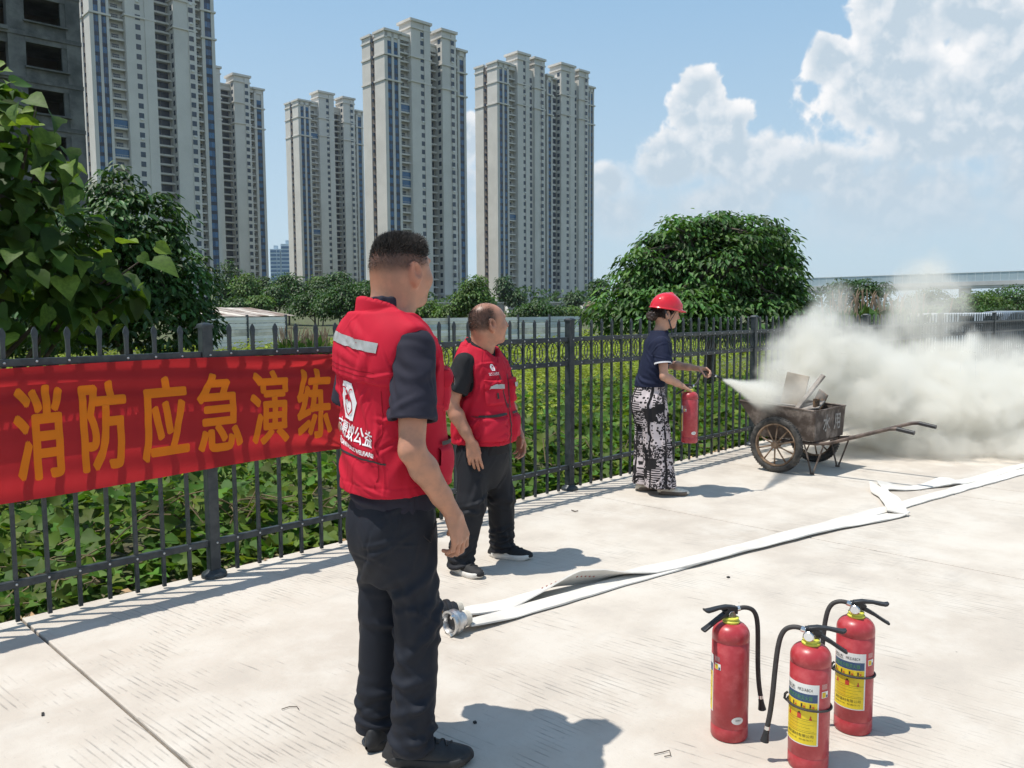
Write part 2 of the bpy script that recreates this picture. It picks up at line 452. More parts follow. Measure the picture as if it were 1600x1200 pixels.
# ------------------------------------------------------------------ banner tied to the fence
def cloth_mat(name, col, transl=0.4, rough=0.75):
    m = bpy.data.materials.new(name); m.use_nodes = True
    t = m.node_tree; t.nodes.clear(); k = NT(t)
    tc = k.n('ShaderNodeTexCoord').outputs['Object']
    c = k.mix(k.noise(tc, 5.0, 4), tuple(q * 0.9 for q in col) + (1,), tuple(min(1, q * 1.08) for q in col) + (1,))
    p = k.n('ShaderNodeBsdfPrincipled'); k.put(p.inputs['Base Color'], c); p.inputs['Roughness'].default_value = rough
    p.inputs['Specular IOR Level'].default_value = 0.3
    p.inputs['Sheen Weight'].default_value = 0.15
    tr = k.n('ShaderNodeBsdfTranslucent'); k.put(tr.inputs[0], c)
    mx = k.n('ShaderNodeMixShader'); mx.inputs[0].default_value = transl
    t.links.new(p.outputs[0], mx.inputs[1]); t.links.new(tr.outputs[0], mx.inputs[2])
    o = k.n('ShaderNodeOutputMaterial'); t.links.new(mx.outputs[0], o.inputs[0])
    return m
def banner():
    s0, s1 = -1.75, 0.90
    z0, z1 = 0.645, 1.296
    def surf(s, t):            # t 0..1 upward: height, stand-off from the pickets
        s = np.asarray(s, float); t = np.asarray(t, float)
        zt = z1 + 0.012 * np.cos((s + 0.2) * 1.7) - 0.010
        zb = z0 + 0.018 * np.sin(s * 1.9 + 0.6) - 0.010 * (s < -9)
        z = zb + (zt - zb) * t
        e = np.clip((s1 - s) / 1.1, 0, 1)              # pull creases fan out from the tied corners
        dz, ds = (1 - t) * 0.62, (s1 - s) + 0.02
        a1 = np.arctan2(dz, ds); a2 = np.arctan2(t * 0.62, ds)
        fan = np.exp(-ds / 0.55) * (np.sin(a1 * 15.0) * np.exp(-a1 * 1.6) + 0.8 * np.sin(a2 * 17 + 1) * np.exp(-a2 * 1.8)) * 0.012
        hor = 0.0065 * np.sin(z * 60 + 2.2 * np.sin(s * 1.6)) * np.exp(-((t - 0.80) / 0.16) ** 2)
        hor2 = 0.003 * np.sin(z * 38 + 3 * np.sin(s * 1.1) + 1) + 0.004 * np.sin(s * 3.1 + z * 5)
        belly = 0.016 * np.sin(np.pi * t) * (0.6 + 0.4 * np.sin(s * 2.3))
        y = 0.040 + belly + fan + hor + hor2 + 0.010 * e * (1 - t) ** 3
        return z, y
    sv, tv = np.linspace(s0, s1, 260), np.linspace(0, 1, 90)
    SS, TT = np.meshgrid(sv, tv)
    Z, Y = surf(SS, TT)
    n, m_ = len(sv), len(tv)
    V = np.stack([SS, -Y, Z], -1).reshape(-1, 3)
    i = np.arange(n * m_).reshape(m_, n)
    Fq = np.stack([i[:-1, :-1], i[:-1, 1:], i[1:, 1:], i[1:, :-1]], -1).reshape(-1, 4)
    root = empty('banner', S(0, 0, 0), FANG)
    tag(root, 'long red cloth banner with six orange characters tied along the fence', 'banner')
    np_mesh('cloth', V, Fq, cloth_mat('banner_red', (0.58, 0.030, 0.036), 0.60), root, smooth=True)
    mo = cloth_mat('banner_orange', (0.90, 0.30, 0.016), 0.48)
    starts = [(-1.012, -0.782), (-0.708, -0.473), (-0.402, -0.138), (-0.089, 0.186), (0.239, 0.494), (0.549, 0.802)]
    for ch, (a, b) in zip('消防应急演练', starts):
        v, f = text_mesh(ch, 1.0, 0.0)
        v, f = subdivide_flat(v, f, 0.05)
        v = v / v.max(0)
        Vs, Fs, dx, dz = [], [], 0.0092, 0.0080
        for j, (ex, ez) in enumerate(((-1, 0), (1, 0), (0, 1), (0, -1), (-.7, .7), (.7, .7), (-.7, -.7), (.7, -.7))):   # stroke weight
            s = a + 0.009 + v[:, 0] * (b - a - 0.018) + ex * dx
            zz = 0.744 + v[:, 1] * (1.197 - 0.744) + ez * dz
            z, y = surf(s, (zz - z0) / (z1 - z0))
            Fs += [tuple(i + len(v) * j for i in q) for q in f]
            Vs.append(np.stack([s, -(y + 0.0018 + 0.00015 * j), z], -1))
        np_mesh('character', np.concatenate(Vs), Fs, mo, root, smooth=True)
    tie = MB()
    for z in (0.66, 1.29): tie.tube([Vector((s1 - 0.005, -0.02, z)), Vector((s1 + 0.05, -0.03, z)), Vector((s1 + 0.10, 0.0, z + 0.01))], 0.004, 6)
    tie.build('tie_cord', mat('tie_cord', (0.5, 0.03, 0.03), 0.8), root)
banner()
# ------------------------------------------------------------------ apartment towers
M_stone = mat('tower_render', (0.575, 0.545, 0.50), 0.85, var=0.06, scale=0.09)
M_trim = mat('tower_trim', (0.59, 0.558, 0.51), 0.85, var=0.05, scale=0.2)
M_slate = mat('tower_slot', (0.16, 0.125, 0.105), 0.8, var=0.2, scale=0.5)
def glass_mat(name, a, b, rough=0.12):
    m = bpy.data.materials.new(name); m.use_nodes = True
    t = m.node_tree; t.nodes.clear(); k = NT(t)
    geo = k.n('ShaderNodeNewGeometry')
    p = k.n('ShaderNodeBsdfPrincipled'); p.inputs['Roughness'].default_value = rough
    k.put(p.inputs['Base Color'], k.mix(geo.outputs['Random Per Island'], a + (1,), b + (1,)))
    p.inputs['Specular IOR Level'].default_value = 0.45
    o = k.n('ShaderNodeOutputMaterial'); t.links.new(p.outputs[0], o.inputs[0])
    return m
M_win = glass_mat('window_glass', (0.012, 0.02, 0.032), (0.045, 0.07, 0.105))
M_blue = glass_mat('blue_glazing', (0.012, 0.05, 0.12), (0.05, 0.15, 0.29), 0.08)
M_dark = glass_mat('dark_spandrel', (0.008, 0.013, 0.028), (0.02, 0.03, 0.055), 0.3)
M_deep = mat('loggia_shadow_glass', (0.035, 0.040, 0.045), 0.35, var=0.4, scale=0.7)
FLOOR = 2.95
M_white_box = mat('air_conditioner_shell', (0.66, 0.65, 0.62), 0.6, var=.1)
def tower(label, corner, ang, H, segs, D=14.0, left_slots=True, seen_from=0, uniq=True, z0=2.0):
    """corner = near corner on the ground; u runs along the front, v back into the block"""
    root = empty('apartment_tower', (corner[0], corner[1], z0), ang)
    tag(root, label, 'tower', 'apartment towers in a row')
    W = sum(s[1] for s in segs); nf = int(H / FLOOR)
    wall, trim = MB(), MB()
    blue, dark, rails, cills = MB(), MB(), MB(), MB()
    wmesh = MB().bb(-0.75, 0.75, -0.05, 0.0, 0, 1.6).mesh('window', M_win)
    wbig = MB().bb(-1.0, 1.0, -0.05, 0.0, 0, 2.0).mesh('window', M_win)
    rt = random.Random(int(H * 10) + len(segs))
    nwin = 0
    wins = []
    def band(u0, u1, v0, v1, z, o=0.45, h=0.55):
        MB().bb(u0 - o, u1 + o, v0 - o, v1 + o, z, z + h).build('cornice', M_trim, root)
    wall.bb(0.3, W - 0.3, 4.6, D, 0, H - 0.4)
    u = 0.0
    balconies = []
    for kind, w, *opt in segs:
        a, b = u, u + w
        if kind == 'strip':            # stone piers with two glazed ribbons
            wall.bb(a, b, 0.45, 4.7, 0, H)
            n = max(1, int(round(w / 3.0)))
            pw = w / (n * 2 + 1) * 0.75
            gw = (w - pw * (n + 1)) / n
            for i in range(n + 1): wall.bb(a + i * (pw + gw), a + i * (pw + gw) + pw, 0.0, 0.46, 0, H - 0.1)
            wall.bb(a, b, 0.0, 0.46, H - 2.2, H); 
            for i in range(n):
                g0 = a + pw + i * (pw + gw)
                for f in range(nf):
                    z = f * FLOOR
                    if z + FLOOR > H - 2.2: break
                    for q in range(2):
                        blue.bb(g0 + gw * q / 2 + .03, g0 + gw * (q + 1) / 2 - .03, 0.33, 0.44, z + 1.15, z + 2.95)
                    dark.bb(g0, g0 + gw, 0.30, 0.44, z, z + 1.12)
            for zb in (H - 8.6, H - 17.2): band(a, b, 0.0, 0.4, zb)
            band(a, b, 0.0, 4.0, H - 0.5, 0.6, 0.8)
        elif kind == 'balc':
            wall.bb(a, b, 2.2, 4.7, 0, H); wall.bb(a, b, 0.4, 2.3, H - 2.0, H)
            for f in range(1, nf):
                z = f * FLOOR
                if z > H - 3: break
                balconies.append(((a + b) / 2, z, w)); wins.append(((a + b) / 2, 2.18, z + 0.1, 'b', 0))
            band(a, b, 0.4, 4.0, H - 0.5, 0.5, 0.8)
        elif kind == 'core':
            up = opt[0]; v0 = -0.9; cols = opt[1] if len(opt) > 1 else (0.55,)
            wall.bb(a, b, v0, 6.2, 0, H + up)
            wall.bb(a + w * 0.66, b - 0.002, v0 - 0.35, v0 + 0.01, 0, H + up - 1.0)
            for zb in (H - 8.6 + up * .2, H - 17.2 + up * .2, H + up - 3.0): band(a, b, v0, 6.0, zb)
            band(a, b, v0, 6.2, H + up - 0.6, 0.7, 0.9)
            band(a, b, v0, 6.2, 6.0)
            for f in range(int((H + up - 2) / FLOOR)):
                for c in cols:
                    wins.append((a + w * c, v0 if c < 0.62 else v0 - 0.35, f * FLOOR + 0.9, 'w', 0))
            if len(opt) > 2 and opt[2]:
                for f in range(int((H + up - 2) / FLOOR)):
                    wins.append((a, v0 + 1.7, f * FLOOR + 0.9, 'w', 1))
        elif kind == 'deep':           # recessed loggias between the cores
            wall.bb(a, b, 4.5, 6.0, 0, H)
            sm = MB().bb(a, b, 2.6, 4.5, -0.18, 0.42).mesh('floor_slab', M_trim)
            for f in range(nf):
                z = f * FLOOR
                link('floor_slab', sm, root).location = (0, 0, z)
                for q in range(2):
                    dark.bb(a + 0.2 + (w - .4) * q / 2, a + 0.2 + (w - .4) * (q + 1) / 2 - 0.1, 4.36, 4.51, z + 0.45, z + 2.7)
            wall.bb(a, b, 2.6, 4.6, H - 2.4, H); band(a, b, 2.6, 4.5, H - 0.5, 0.3, 0.7)
        elif kind == 'bay':            # glazed rounded bays
            wall.bb(a, b, 3.0, 6.0, 0, H)
            for f in range(nf):
                z = f * FLOOR
                out = [(a + 0.3, 3.0), (a + 0.3, 2.0), (a + w * .3, 1.3), (a + w * .7, 1.3), (b - 0.3, 2.0), (b - 0.3, 3.0)]
                MB().prism(out, lambda p, q, h: Vector((p, q, h)), z - 0.1, z + 0.75).build('bay_sill', M_trim, root)
                out2 = [(p + (0.1 if p < (a + b) / 2 else -0.1), q + 0.15) for p, q in out]
                dark.prism(out2, lambda p, q, h: Vector((p, q, h)), z + 0.76, z + 2.84)
            band(a, b, 1.8, 4.5, H - 0.5, 0.3, 0.8)
        elif kind == 'slotwin':        # column of wide dark windows
            wall.bb(a, b, 0.2, 4.7, 0, H + (opt[0] if opt else 0))
            for f in range(nf): wins.append(((a + b) / 2, 0.2, f * FLOOR + 0.5, 'b', 0))
        u = b
    # flank: two stone panels with a dark slot between
    if left_slots:
        for va, vb in ((0.0, D * 0.44), (D * 0.62, D)):
            wall.bb(-0.35, 0.31, va + 0.02, vb, 0, H - 0.02)
            for zb in (H - 8.6, H - 17.2, H - 2.8): band(-0.35, 0.3, va, vb, zb, 0.3)
            band(-0.35, 0.3, va, vb, H - 0.55, 0.45, 0.75)
        slot = MB().bb(-0.10, 0.31, D * 0.44, D * 0.62, 0, H - 1.2)
        slot.build('slot', M_slate, root)
        for f in range(nf): dark.bb(-0.55, 0.0, D * 0.50, D * 0.56, f * FLOOR + 0.6, f * FLOOR + 1.7)
    wall.build('wall', M_stone, root)
    for o in (blue.build('glazing', M_blue, root), dark.build('spandrel', M_dark, root)): o['kind'] = 'stuff'
    # balconies: slab, low parapet rail
    bm_ = {}
    for i, (uc, z, w) in enumerate(balconies):
        if w not in bm_:
            q = MB(); q.bb(-w / 2 + .1, w / 2 - .1, 0.35, 2.2, -0.12, 0.08); q.bb(-w / 2 + .1, w / 2 - .1, 0.35, 0.55, 0.08, 0.42)
            for x in np.linspace(-w / 2 + .15, w / 2 - .15, 9): q.bb(x - .02, x + .02, 0.42, 0.47, 0.42, 1.05)
            q.bb(-w / 2 + .1, w / 2 - .1, 0.40, 0.49, 1.02, 1.09)
            bm_[w] = q.mesh('balcony', M_trim)
        o = link('balcony', bm_[w], root); o.location = (uc, 0, z)
        if rt.random() < .10 and w > 2.5:         # some residents have glazed theirs in
            if ('g', w) not in bm_: bm_[('g', w)] = MB().bb(-w / 2 + .15, w / 2 - .15, 0.44, 0.52, 0.45, 2.75).mesh('balcony_glazing', M_blue)
            link('balcony_glazing', bm_[('g', w)], root).location = (uc, 0, z)
    wins.sort(key=lambda q: -q[2])
    acm = MB().bb(-.42, .42, -.38, 0.0, -.62, -.05).mesh('air_conditioner', M_white_box)
    for uc, v, z, kd, side in rt.sample(wins, min(46, len(wins))):
        if kd == 'w' and not side: link('air_conditioner', acm, root).location = (uc, v - .01, z)
    rest = MB()
    for i, (uc, v, z, kd, side) in enumerate(wins):
        if i < seen_from:
            o = link('window', wbig if kd == 'b' else wmesh, root); o.location = (uc, v, z)
            if side: o.rotation_euler = (0, 0, R_(-90))
        else:
            hw, hh = (1.0, 2.0) if kd == 'b' else (0.75, 1.6)
            if side: rest.bb(uc - 0.05, uc, v - hw, v + hw, z, z + hh)
            else: rest.bb(uc - hw, uc + hw, v - 0.05, v, z, z + hh)
    if rest.v:
        o = rest.build('window', M_win, root); o['kind'] = 'stuff'
    base = MB(); base.bb(W * 0.45, W * 0.68, -2.2, 3.0, 3.6, 4.2); base.bb(W * 0.47, W * 0.50, -2.0, -1.4, 0, 3.6); base.bb(W * 0.63, W * 0.66, -2.0, -1.4, 0, 3.6)
    base.build('entrance_canopy', M_trim, root)
    return root
A3 = [('strip', 6.4), ('balc', 4.2), ('core', 8.4, 5.6, (0.58,)), ('deep', 5.6), ('core', 6.4, 5.2, (0.74,), True), ('balc', 1.7), ('strip', 4.2)]
A1 = [('strip', 5.2), ('balc', 4.4), ('core', 8.6, 5.4, (0.42,)), ('deep', 6.0), ('core', 7.0, 4.0, (0.78,), True), ('balc', 2.4), ('strip', 4.4)]
A4 = [('strip', 6.4), ('balc', 4.2), ('core', 6.8, 5.6, (0.60,)), ('slotwin', 3.4), ('core', 6.0, 5.4, (0.72,)), ('deep', 2.6), ('strip', 3.6), ('bay', 4.6),
      ('core', 8.6, 6.4, (0.50,), True), ('slotwin', 3.2), ('core', 6.2, 5.8, (0.75,)), ('strip', 5.4)]
TANG = R_(43.5)
def corner(px, Y): p = at(px, 470, Y); return (p.x, p.y)
def towers():
    # height of the main parapet from the roofline seen in the photograph
    def hgt(px, py, Y, z0): return at(px, py, Y).z - z0
    tower('tallest pale apartment tower cut off by the top edge, behind the bare concrete frame', corner(163, 252), TANG, 106.0, A1, 12, True, 300)
    tower('apartment tower half hidden behind the tallest one, beside the far blue buildings', corner(288, 340), TANG, hgt(413, 139, 365, 2), A1, 12, False, 120)
    tower('shortest of the pale apartment towers, just right of the blue buildings', corner(475, 410), TANG, hgt(470, 155, 410, 2), A3, 13, True, 120)
    tower('middle apartment tower rising behind the head of the person in front', corner(609, 295), TANG, hgt(603, 45, 295, 2), A3, 14, True, 260)
    tower('widest apartment tower with four roof cores, rightmost of the row', corner(780, 350), TANG, hgt(774, 95, 350, 2), A4, 14, True, 300)
towers()
# ------------------------------------------------------------------ far blue office blocks
def blue_blocks():
    mb = mat('far_blue_wall', (0.42, 0.52, 0.60), 0.6, var=0.08, scale=0.05)
    for px0, px1, top, lab in ((424, 440, 389, 'far blue glass block, left one of the pair between towers'), (441, 463, 381, 'far blue glass block, right one of the pair between towers')):
        Y = 900.0
        p0, p1, pt = at(px0, 470, Y), at(px1, 470, Y), at(px0, top, Y)
        root = empty('office_block', (p0.x, Y, 3.0)); tag(root, lab, 'building', 'far blue buildings')
        w, h = p1.x - p0.x, pt.z - 3
        MB().bb(0, w, 0, 14, 0, h).build('wall', mb, root)
        nfl = int(h / 4.2); gm = MB().bb(0.6, w * 0.62, -0.25, 0.0, 0, 2.7).mesh('window_band', M_blue)
        gm2 = MB().bb(w * 0.68, w - 0.5, -0.25, 0.0, 0, 2.7).mesh('window_band', M_blue)
        for i in range(nfl):
            for g in (gm, gm2):
                o = link('window_band', g, root); o.location = (0, 0, 1.0 + i * 4.2)
        MB().bb(w * .3, w * .6, 3, 9, h, h + 4).build('roof_house', mb, root)
blue_blocks()
# ------------------------------------------------------------------ unfinished concrete frame
def frame_building():
    mc = mat('raw_concrete', (0.115, 0.12, 0.117), 0.95, var=0.4, scale=0.5, bump=0.5, bscale=3.0, bdist=0.05, col2=(0.165, 0.165, 0.158))
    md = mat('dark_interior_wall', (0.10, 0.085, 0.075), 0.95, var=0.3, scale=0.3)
    Y = 62.0
    c = at(139, 300, Y)
    root = empty('concrete_frame_building', (c.x, c.y, -1.0), TANG)
    tag(root, 'bare grey concrete frame building with empty window openings', 'building')
    FH, NF, W, D = 3.15, 15, 24.0, 14.0          # u runs from the right edge leftwards
    sl = MB().bb(-W, 0.0, -0.03, D, 0, 0.30).mesh('floor_slab', mc)
    for f in range(NF + 1): link('floor_slab', sl, root).location = (0, 0, f * FH)
    for x0, x1 in ((-1.0, -.02), (-4.75, -3.65), (-9.6, -8.6), (-14.6, -13.5), (-19.6, -18.6)):
        for y in (0.0, 6.2, 12.8):
            MB().bb(x0, x1, y + .04, y + .8, 0, NF * FH).build('column', mc, root)
    pan = MB().bb(-3.66, -0.99, 0.06, 0.30, 0.30, 1.0).mesh('spandrel_wall', mc)
    cil = MB().bb(-3.75, -0.90, -0.16, 0.34, 0.98, 1.10).mesh('sill', mc)
    lin = MB().bb(-3.66, -0.99, 0.06, 0.34, 2.78, FH).mesh('lintel', mc)
    chk = MB().bb(-1.32, -0.98, 0.10, 0.36, 1.0, 2.78).mesh('cheek_wall', mc)
    led = MB().bb(-8.6, -4.75, -0.20, 0.25, 0.16, 0.42).mesh('ledge', mc)
    bea = MB().bb(-W, -3.6, 0.2, 0.6, 2.55, FH).mesh('edge_beam', mc)
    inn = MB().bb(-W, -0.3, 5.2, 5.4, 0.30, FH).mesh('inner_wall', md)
    for f in range(NF):
        for me in (pan, cil, lin, chk, led, bea, inn): link(me.name.split('.')[0], me, root).location = (0, 0, f * FH)
    e = MB().bb(-0.26, 0.0, 0.85, D, 0, NF * FH - .1); e.build('end_wall', mc, root)
frame_building()
# ------------------------------------------------------------------ viaduct with glass screens
def viaduct():
    mc = mat('viaduct_concrete', (0.55, 0.54, 0.53), 0.9, var=0.1, scale=0.1)
    ms = mat('viaduct_screen', (0.46, 0.56, 0.61), 0.35, var=0.15, scale=0.05)
    mr = mat('viaduct_rail', (0.72, 0.76, 0.78), 0.5, var=0.05)
    a, b = at(1180, 452, 310.0), at(1720, 436, 268.0)
    d = (b - a); L = d.length; root = empty('viaduct', a, math.atan2(d.y, d.x))
    root.rotation_euler = (0, -math.asin(d.z / L), math.atan2(d.y, d.x))
    tag(root, 'long pale concrete viaduct with glazed side screens crossing behind the trees', 'bridge')
    MB().bb(0, L, 0, 9, -1.8, 0.0).build('deck', mc, root)
    MB().bb(0, L, -0.3, 0.0, -0.9, 0.5).build('parapet', mc, root)
    scr = MB().bb(0.06, 2.44, -0.12, -0.06, 0.5, 3.4).mesh('screen', ms)
    pst = MB().bb(-0.06, 0.06, -0.2, 0.0, 0.5, 3.9).mesh('screen_post', mr)
    n = int(L / 2.5)
    for i in range(n):
        o = link('screen', scr, root); o.location.x = i * 2.5
        o = link('screen_post', pst, root); o.location.x = i * 2.5
    t = MB(); t.bb(0, L, -0.25, 0.05, 3.4, 3.62)
    t.build('top_rail', mr, root)
    pier = MB(); pier.bb(-1.6, 1.6, 1.5, 7.5, -16, -1.8); pm = pier.mesh('pier', mc)
    for x in np.arange(14, L, 28): link('pier', pm, root).location.x = x
viaduct()
# ------------------------------------------------------------------ shed, hoardings, wall, hut, vehicles beyond the field
M_white = mat('hoarding_white', (0.86, 0.82, 0.76), 0.6, var=0.08, scale=0.5)
M_bluesh = mat('hoarding_blue', (0.52, 0.56, 0.57), 0.55, var=0.15, scale=0.4)
M_rust = mat('rusty_sheet', (0.30, 0.20, 0.15), 0.8, var=0.35, scale=0.6, col2=(0.45, 0.40, 0.36))
M_darkmetal = mat('dark_post', (0.06, 0.07, 0.08), 0.6)
def tz(x, y): return float(terrain(x, y))
def hoarding(px0, px1, Y0, Y1, top0, top1, label, colours):
    a, b = at(px0, top0, Y0), at(px1, top1, Y1)
    d = b - a; L = math.hypot(d.x, d.y); n = max(1, int(round(L / 3.0)))
    root = empty('hoarding', (a.x, a.y, 0), math.atan2(d.y, d.x)); tag(root, label, 'hoarding')
    st = L / n
    zt = (a.z + b.z) / 2; zb = zt - 2.0
    st_m = {}
    for i in range(n):
        for r in range(5):                      # five corrugated sheets high
            key = colours[(i * 3 + r) % len(colours)]
            if key.name not in st_m:
                q = MB(); q.bb(0.05, st - 0.05, -0.02, 0.02, 0.015, 0.385); q.bb(0.05, st - .05, -0.05, -0.02, 0.17, 0.23); st_m[key.name] = q.mesh('sheet', key)
            o = link('sheet', st_m[key.name], root); o.location = (i * st, 0, zb + r * 0.4)
    pm = MB().bb(-0.05, 0.05, -0.10, 0.06, -0.3, 2.15).mesh('post', M_darkmetal)
    for i in range(n + 1): link('post', pm, root).location = (i * st, 0, zb)
M_grime = mat('hoarding_stained', (0.68, 0.62, 0.54), 0.7, var=0.25, scale=0.8)
hoarding(640, 858, 52, 60, 499, 493, 'white striped metal hoarding across the field behind the two vested people', [M_white, M_grime, M_white, M_bluesh, M_grime])
hoarding(858, 906, 60, 63, 494, 494, 'short blue-grey hoarding ending left of the round tree', [M_bluesh, M_bluesh, M_white])
hoarding(318, 446, 50, 56, 497, 494, 'white ribbed hoarding in front of the rusty roofed shed', [M_white, M_white, M_grime])
def shed():
    a, b = at(322, 497, 74), at(438, 494, 82)
    d = b - a; L = math.hypot(d.x, d.y)
    root = empty('shed', (a.x, a.y, a.z - 1.2), math.atan2(d.y, d.x)); tag(root, 'long low shed with a rusty sheet roof beyond the field', 'shed')
    MB().bb(0, L, 0, 5, 0, 1.35).build('wall', mat('shed_wall', (0.42, 0.36, 0.31), 0.9, var=0.15, scale=0.6), root)
    pm = MB().bb(-0.08, 0.08, -0.12, 0.0, 0, 1.35).mesh('pilaster', M_darkmetal)
    wm = MB().bb(-0.22, 0.22, -0.06, 0.0, 0.35, 0.75).mesh('window', M_win)
    for x in np.arange(0.4, L, 1.5):
        link('pilaster', pm, root).location = (x, 0, 0)
        if int(x * 2) % 3 == 0: link('window', wm, root).location = (x + .7, 0, 0)
    n = int(L / 0.9) + 2
    for i in range(n):                           # roof sheets lie unevenly
        q = MB(); z = random.uniform(-.03, .05)
        q.loft([[Vector((i * .9 - .5, -0.9, 1.30 + z)), Vector((i * .9 + .44, -0.9, 1.30 + z)), Vector((i * .9 + .44, 5.4, 2.15 + z)), Vector((i * .9 - .5, 5.4, 2.15 + z))],
                [Vector((i * .9 - .5, -0.9, 1.34 + z)), Vector((i * .9 + .44, -0.9, 1.34 + z)), Vector((i * .9 + .44, 5.4, 2.19 + z)), Vector((i * .9 - .5, 5.4, 2.19 + z))]])
        q.build('roof_sheet', M_rust if i % 4 else M_grime, root)
shed()
def compound_wall():
    a, b = at(560, 474, 205), at(960, 473, 230)
    d = b - a; L = math.hypot(d.x, d.y)
    root = empty('compound_wall', (a.x, a.y, a.z - 4.0), math.atan2(d.y, d.x)); tag(root, 'grey retaining wall at the foot of the apartment towers', 'wall')
    MB().bb(0, L, 0, 0.5, 0, 4.0).build('wall_body', mat('grey_wall', (0.30, 0.29, 0.28), 0.9, var=0.2, scale=0.2), root)
    MB().bb(0, L, -0.2, 0.7, 4.0, 4.3).build('coping', M_trim, root)
    bm = MB(); bm.loft([[Vector((-.35, -3.0, 0)), Vector((.35, -3.0, 0)), Vector((.35, 0, 0)), Vector((-.35, 0, 0))], [Vector((-.35, -.25, 3.4)), Vector((.35, -.25, 3.4)), Vector((.35, 0, 3.4)), Vector((-.35, 0, 3.4))]])
    me = bm.mesh('buttress', M_trim)
    for x in np.arange(6, L, 11): link('buttress', me, root).location = (x, -0.05, 0)
compound_wall()
def hut():
    p = at(923, 486, 120)
    root = empty('hut', (p.x, p.y, p.z - .4)); tag(root, 'small brown hut with a round cap roof beside the round tree', 'hut')
    mb = mat('brown_thatch', (0.20, 0.15, 0.11), 0.95, var=0.3, scale=2)
    MB().lathe([(0.8, 0), (0.8, 1.2)], 16).build('wall', mb, root)
    MB().lathe([(1.15, 1.1), (1.05, 1.35), (0.7, 1.65), (0.15, 1.8)], 16).build('roof', mb, root, True)
hut()
# ------------------------------------------------------------------ parked vehicles behind the smoke
def car(name, label, loc, rz, col, L=4.5, Hh=1.5, cat='car', van=False):
    root = empty(name, loc, rz); tag(root, label, cat, 'vehicles parked beyond the far fence')
    mp = mat('car_paint', col, 0.25, 0.2, var=0.04, coat=0.6)
    w = 0.88
    if van: prof = [(-L/2, .35), (-L/2, Hh - .1), (-L/2 + .15, Hh), (L/2 - 1.2, Hh), (L/2 - .5, 1.05), (L/2, .9), (L/2, .35)]
    else: prof = [(-L/2, .4), (-L/2, .85), (-L/2 + .45, .95), (-L/2 + 1.1, Hh - .04), (-L/2 + 1.6, Hh), (.35, Hh - .02), (1.15, .98), (L/2 - .15, .82), (L/2, .6), (L/2, .35)]
    rings = []
    for y, k in ((-w, .94), (-w + .12, 1.0), (w - .12, 1.0), (w, .94)):
        rings.append([Vector((x * (1 if k == 1 else .985), y * (1 if z < 1.0 else .86), .35 + (z - .35) * (1 if k == 1 else .985))) for x, z in prof])
    o = MB().loft(rings).build('body', mp, root, True)
    mg = mat('car_glass', (0.02, 0.03, 0.035), 0.08, spec=0.8)
    z0, z1 = 1.0, Hh - .10
    for s in (-1, 1):
        for x0, x1 in ((-L/2 + .9, -.35), (-.25, .75)):
            q = MB(); y = s * (w * .865 + .012)
            q.loft([[Vector((x0 + .12, y, z0)), Vector((x1, y, z0)), Vector((x1 - .12, y, z1)), Vector((x0 + .3, y, z1))],
                    [Vector((x0 + .12, y - s * .02, z0)), Vector((x1, y - s * .02, z0)), Vector((x1 - .12, y - s * .02, z1)), Vector((x0 + .3, y - s * .02, z1))]])
            q.build('window', mg, root)
    ty = mat('tyre_rubber', (0.02, 0.02, 0.02), 0.85)
    wm = MB().lathe([(.2, -.1), (.30, -.1), (.33, -.05), (.33, .05), (.30, .1), (.2, .1)], 20, Matrix.Rotation(R_(90), 4, 'X')).mesh('wheel', ty)
    rm = MB().lathe([(.2, -.104), (.05, -.112), (.05, .112), (.2, .104)], 16, Matrix.Rotation(R_(90), 4, 'X')).mesh('rim', M_bolt)
    for x in (-L/2 + .85, L/2 - .9):
        for s in (-1, 1):
            q = link('wheel', wm, root); q.location = (x, s * (w - .1), .33); link('rim', rm, q)
    for s in (-1, 1):
        MB().bb(L/2 - .06, L/2 + .015, s * .62 - .14, s * .62 + .14, .66, .78, .02).build('headlight', M_white, root)
def vehicles():
    z = -0.1
    p = at(1512, 500, 30); car('van', 'white van seen through the fence and smoke', (p.x, p.y, p.z - 1.6), R_(12), (0.75, 0.75, 0.75), 4.4, 1.86, 'van', True)
    p = at(1602, 494, 30); car('car', 'dark silver car at the far end behind the fence', (p.x, p.y, p.z - 1.35), R_(8), (0.16, 0.18, 0.20), 4.5, 1.55)
    p = at(1452, 500, 32); car('car', 'white car mostly veiled by smoke left of the van', (p.x, p.y, p.z - 1.35), R_(10), (0.6, 0.6, 0.6), 4.4, 1.5)
vehicles()
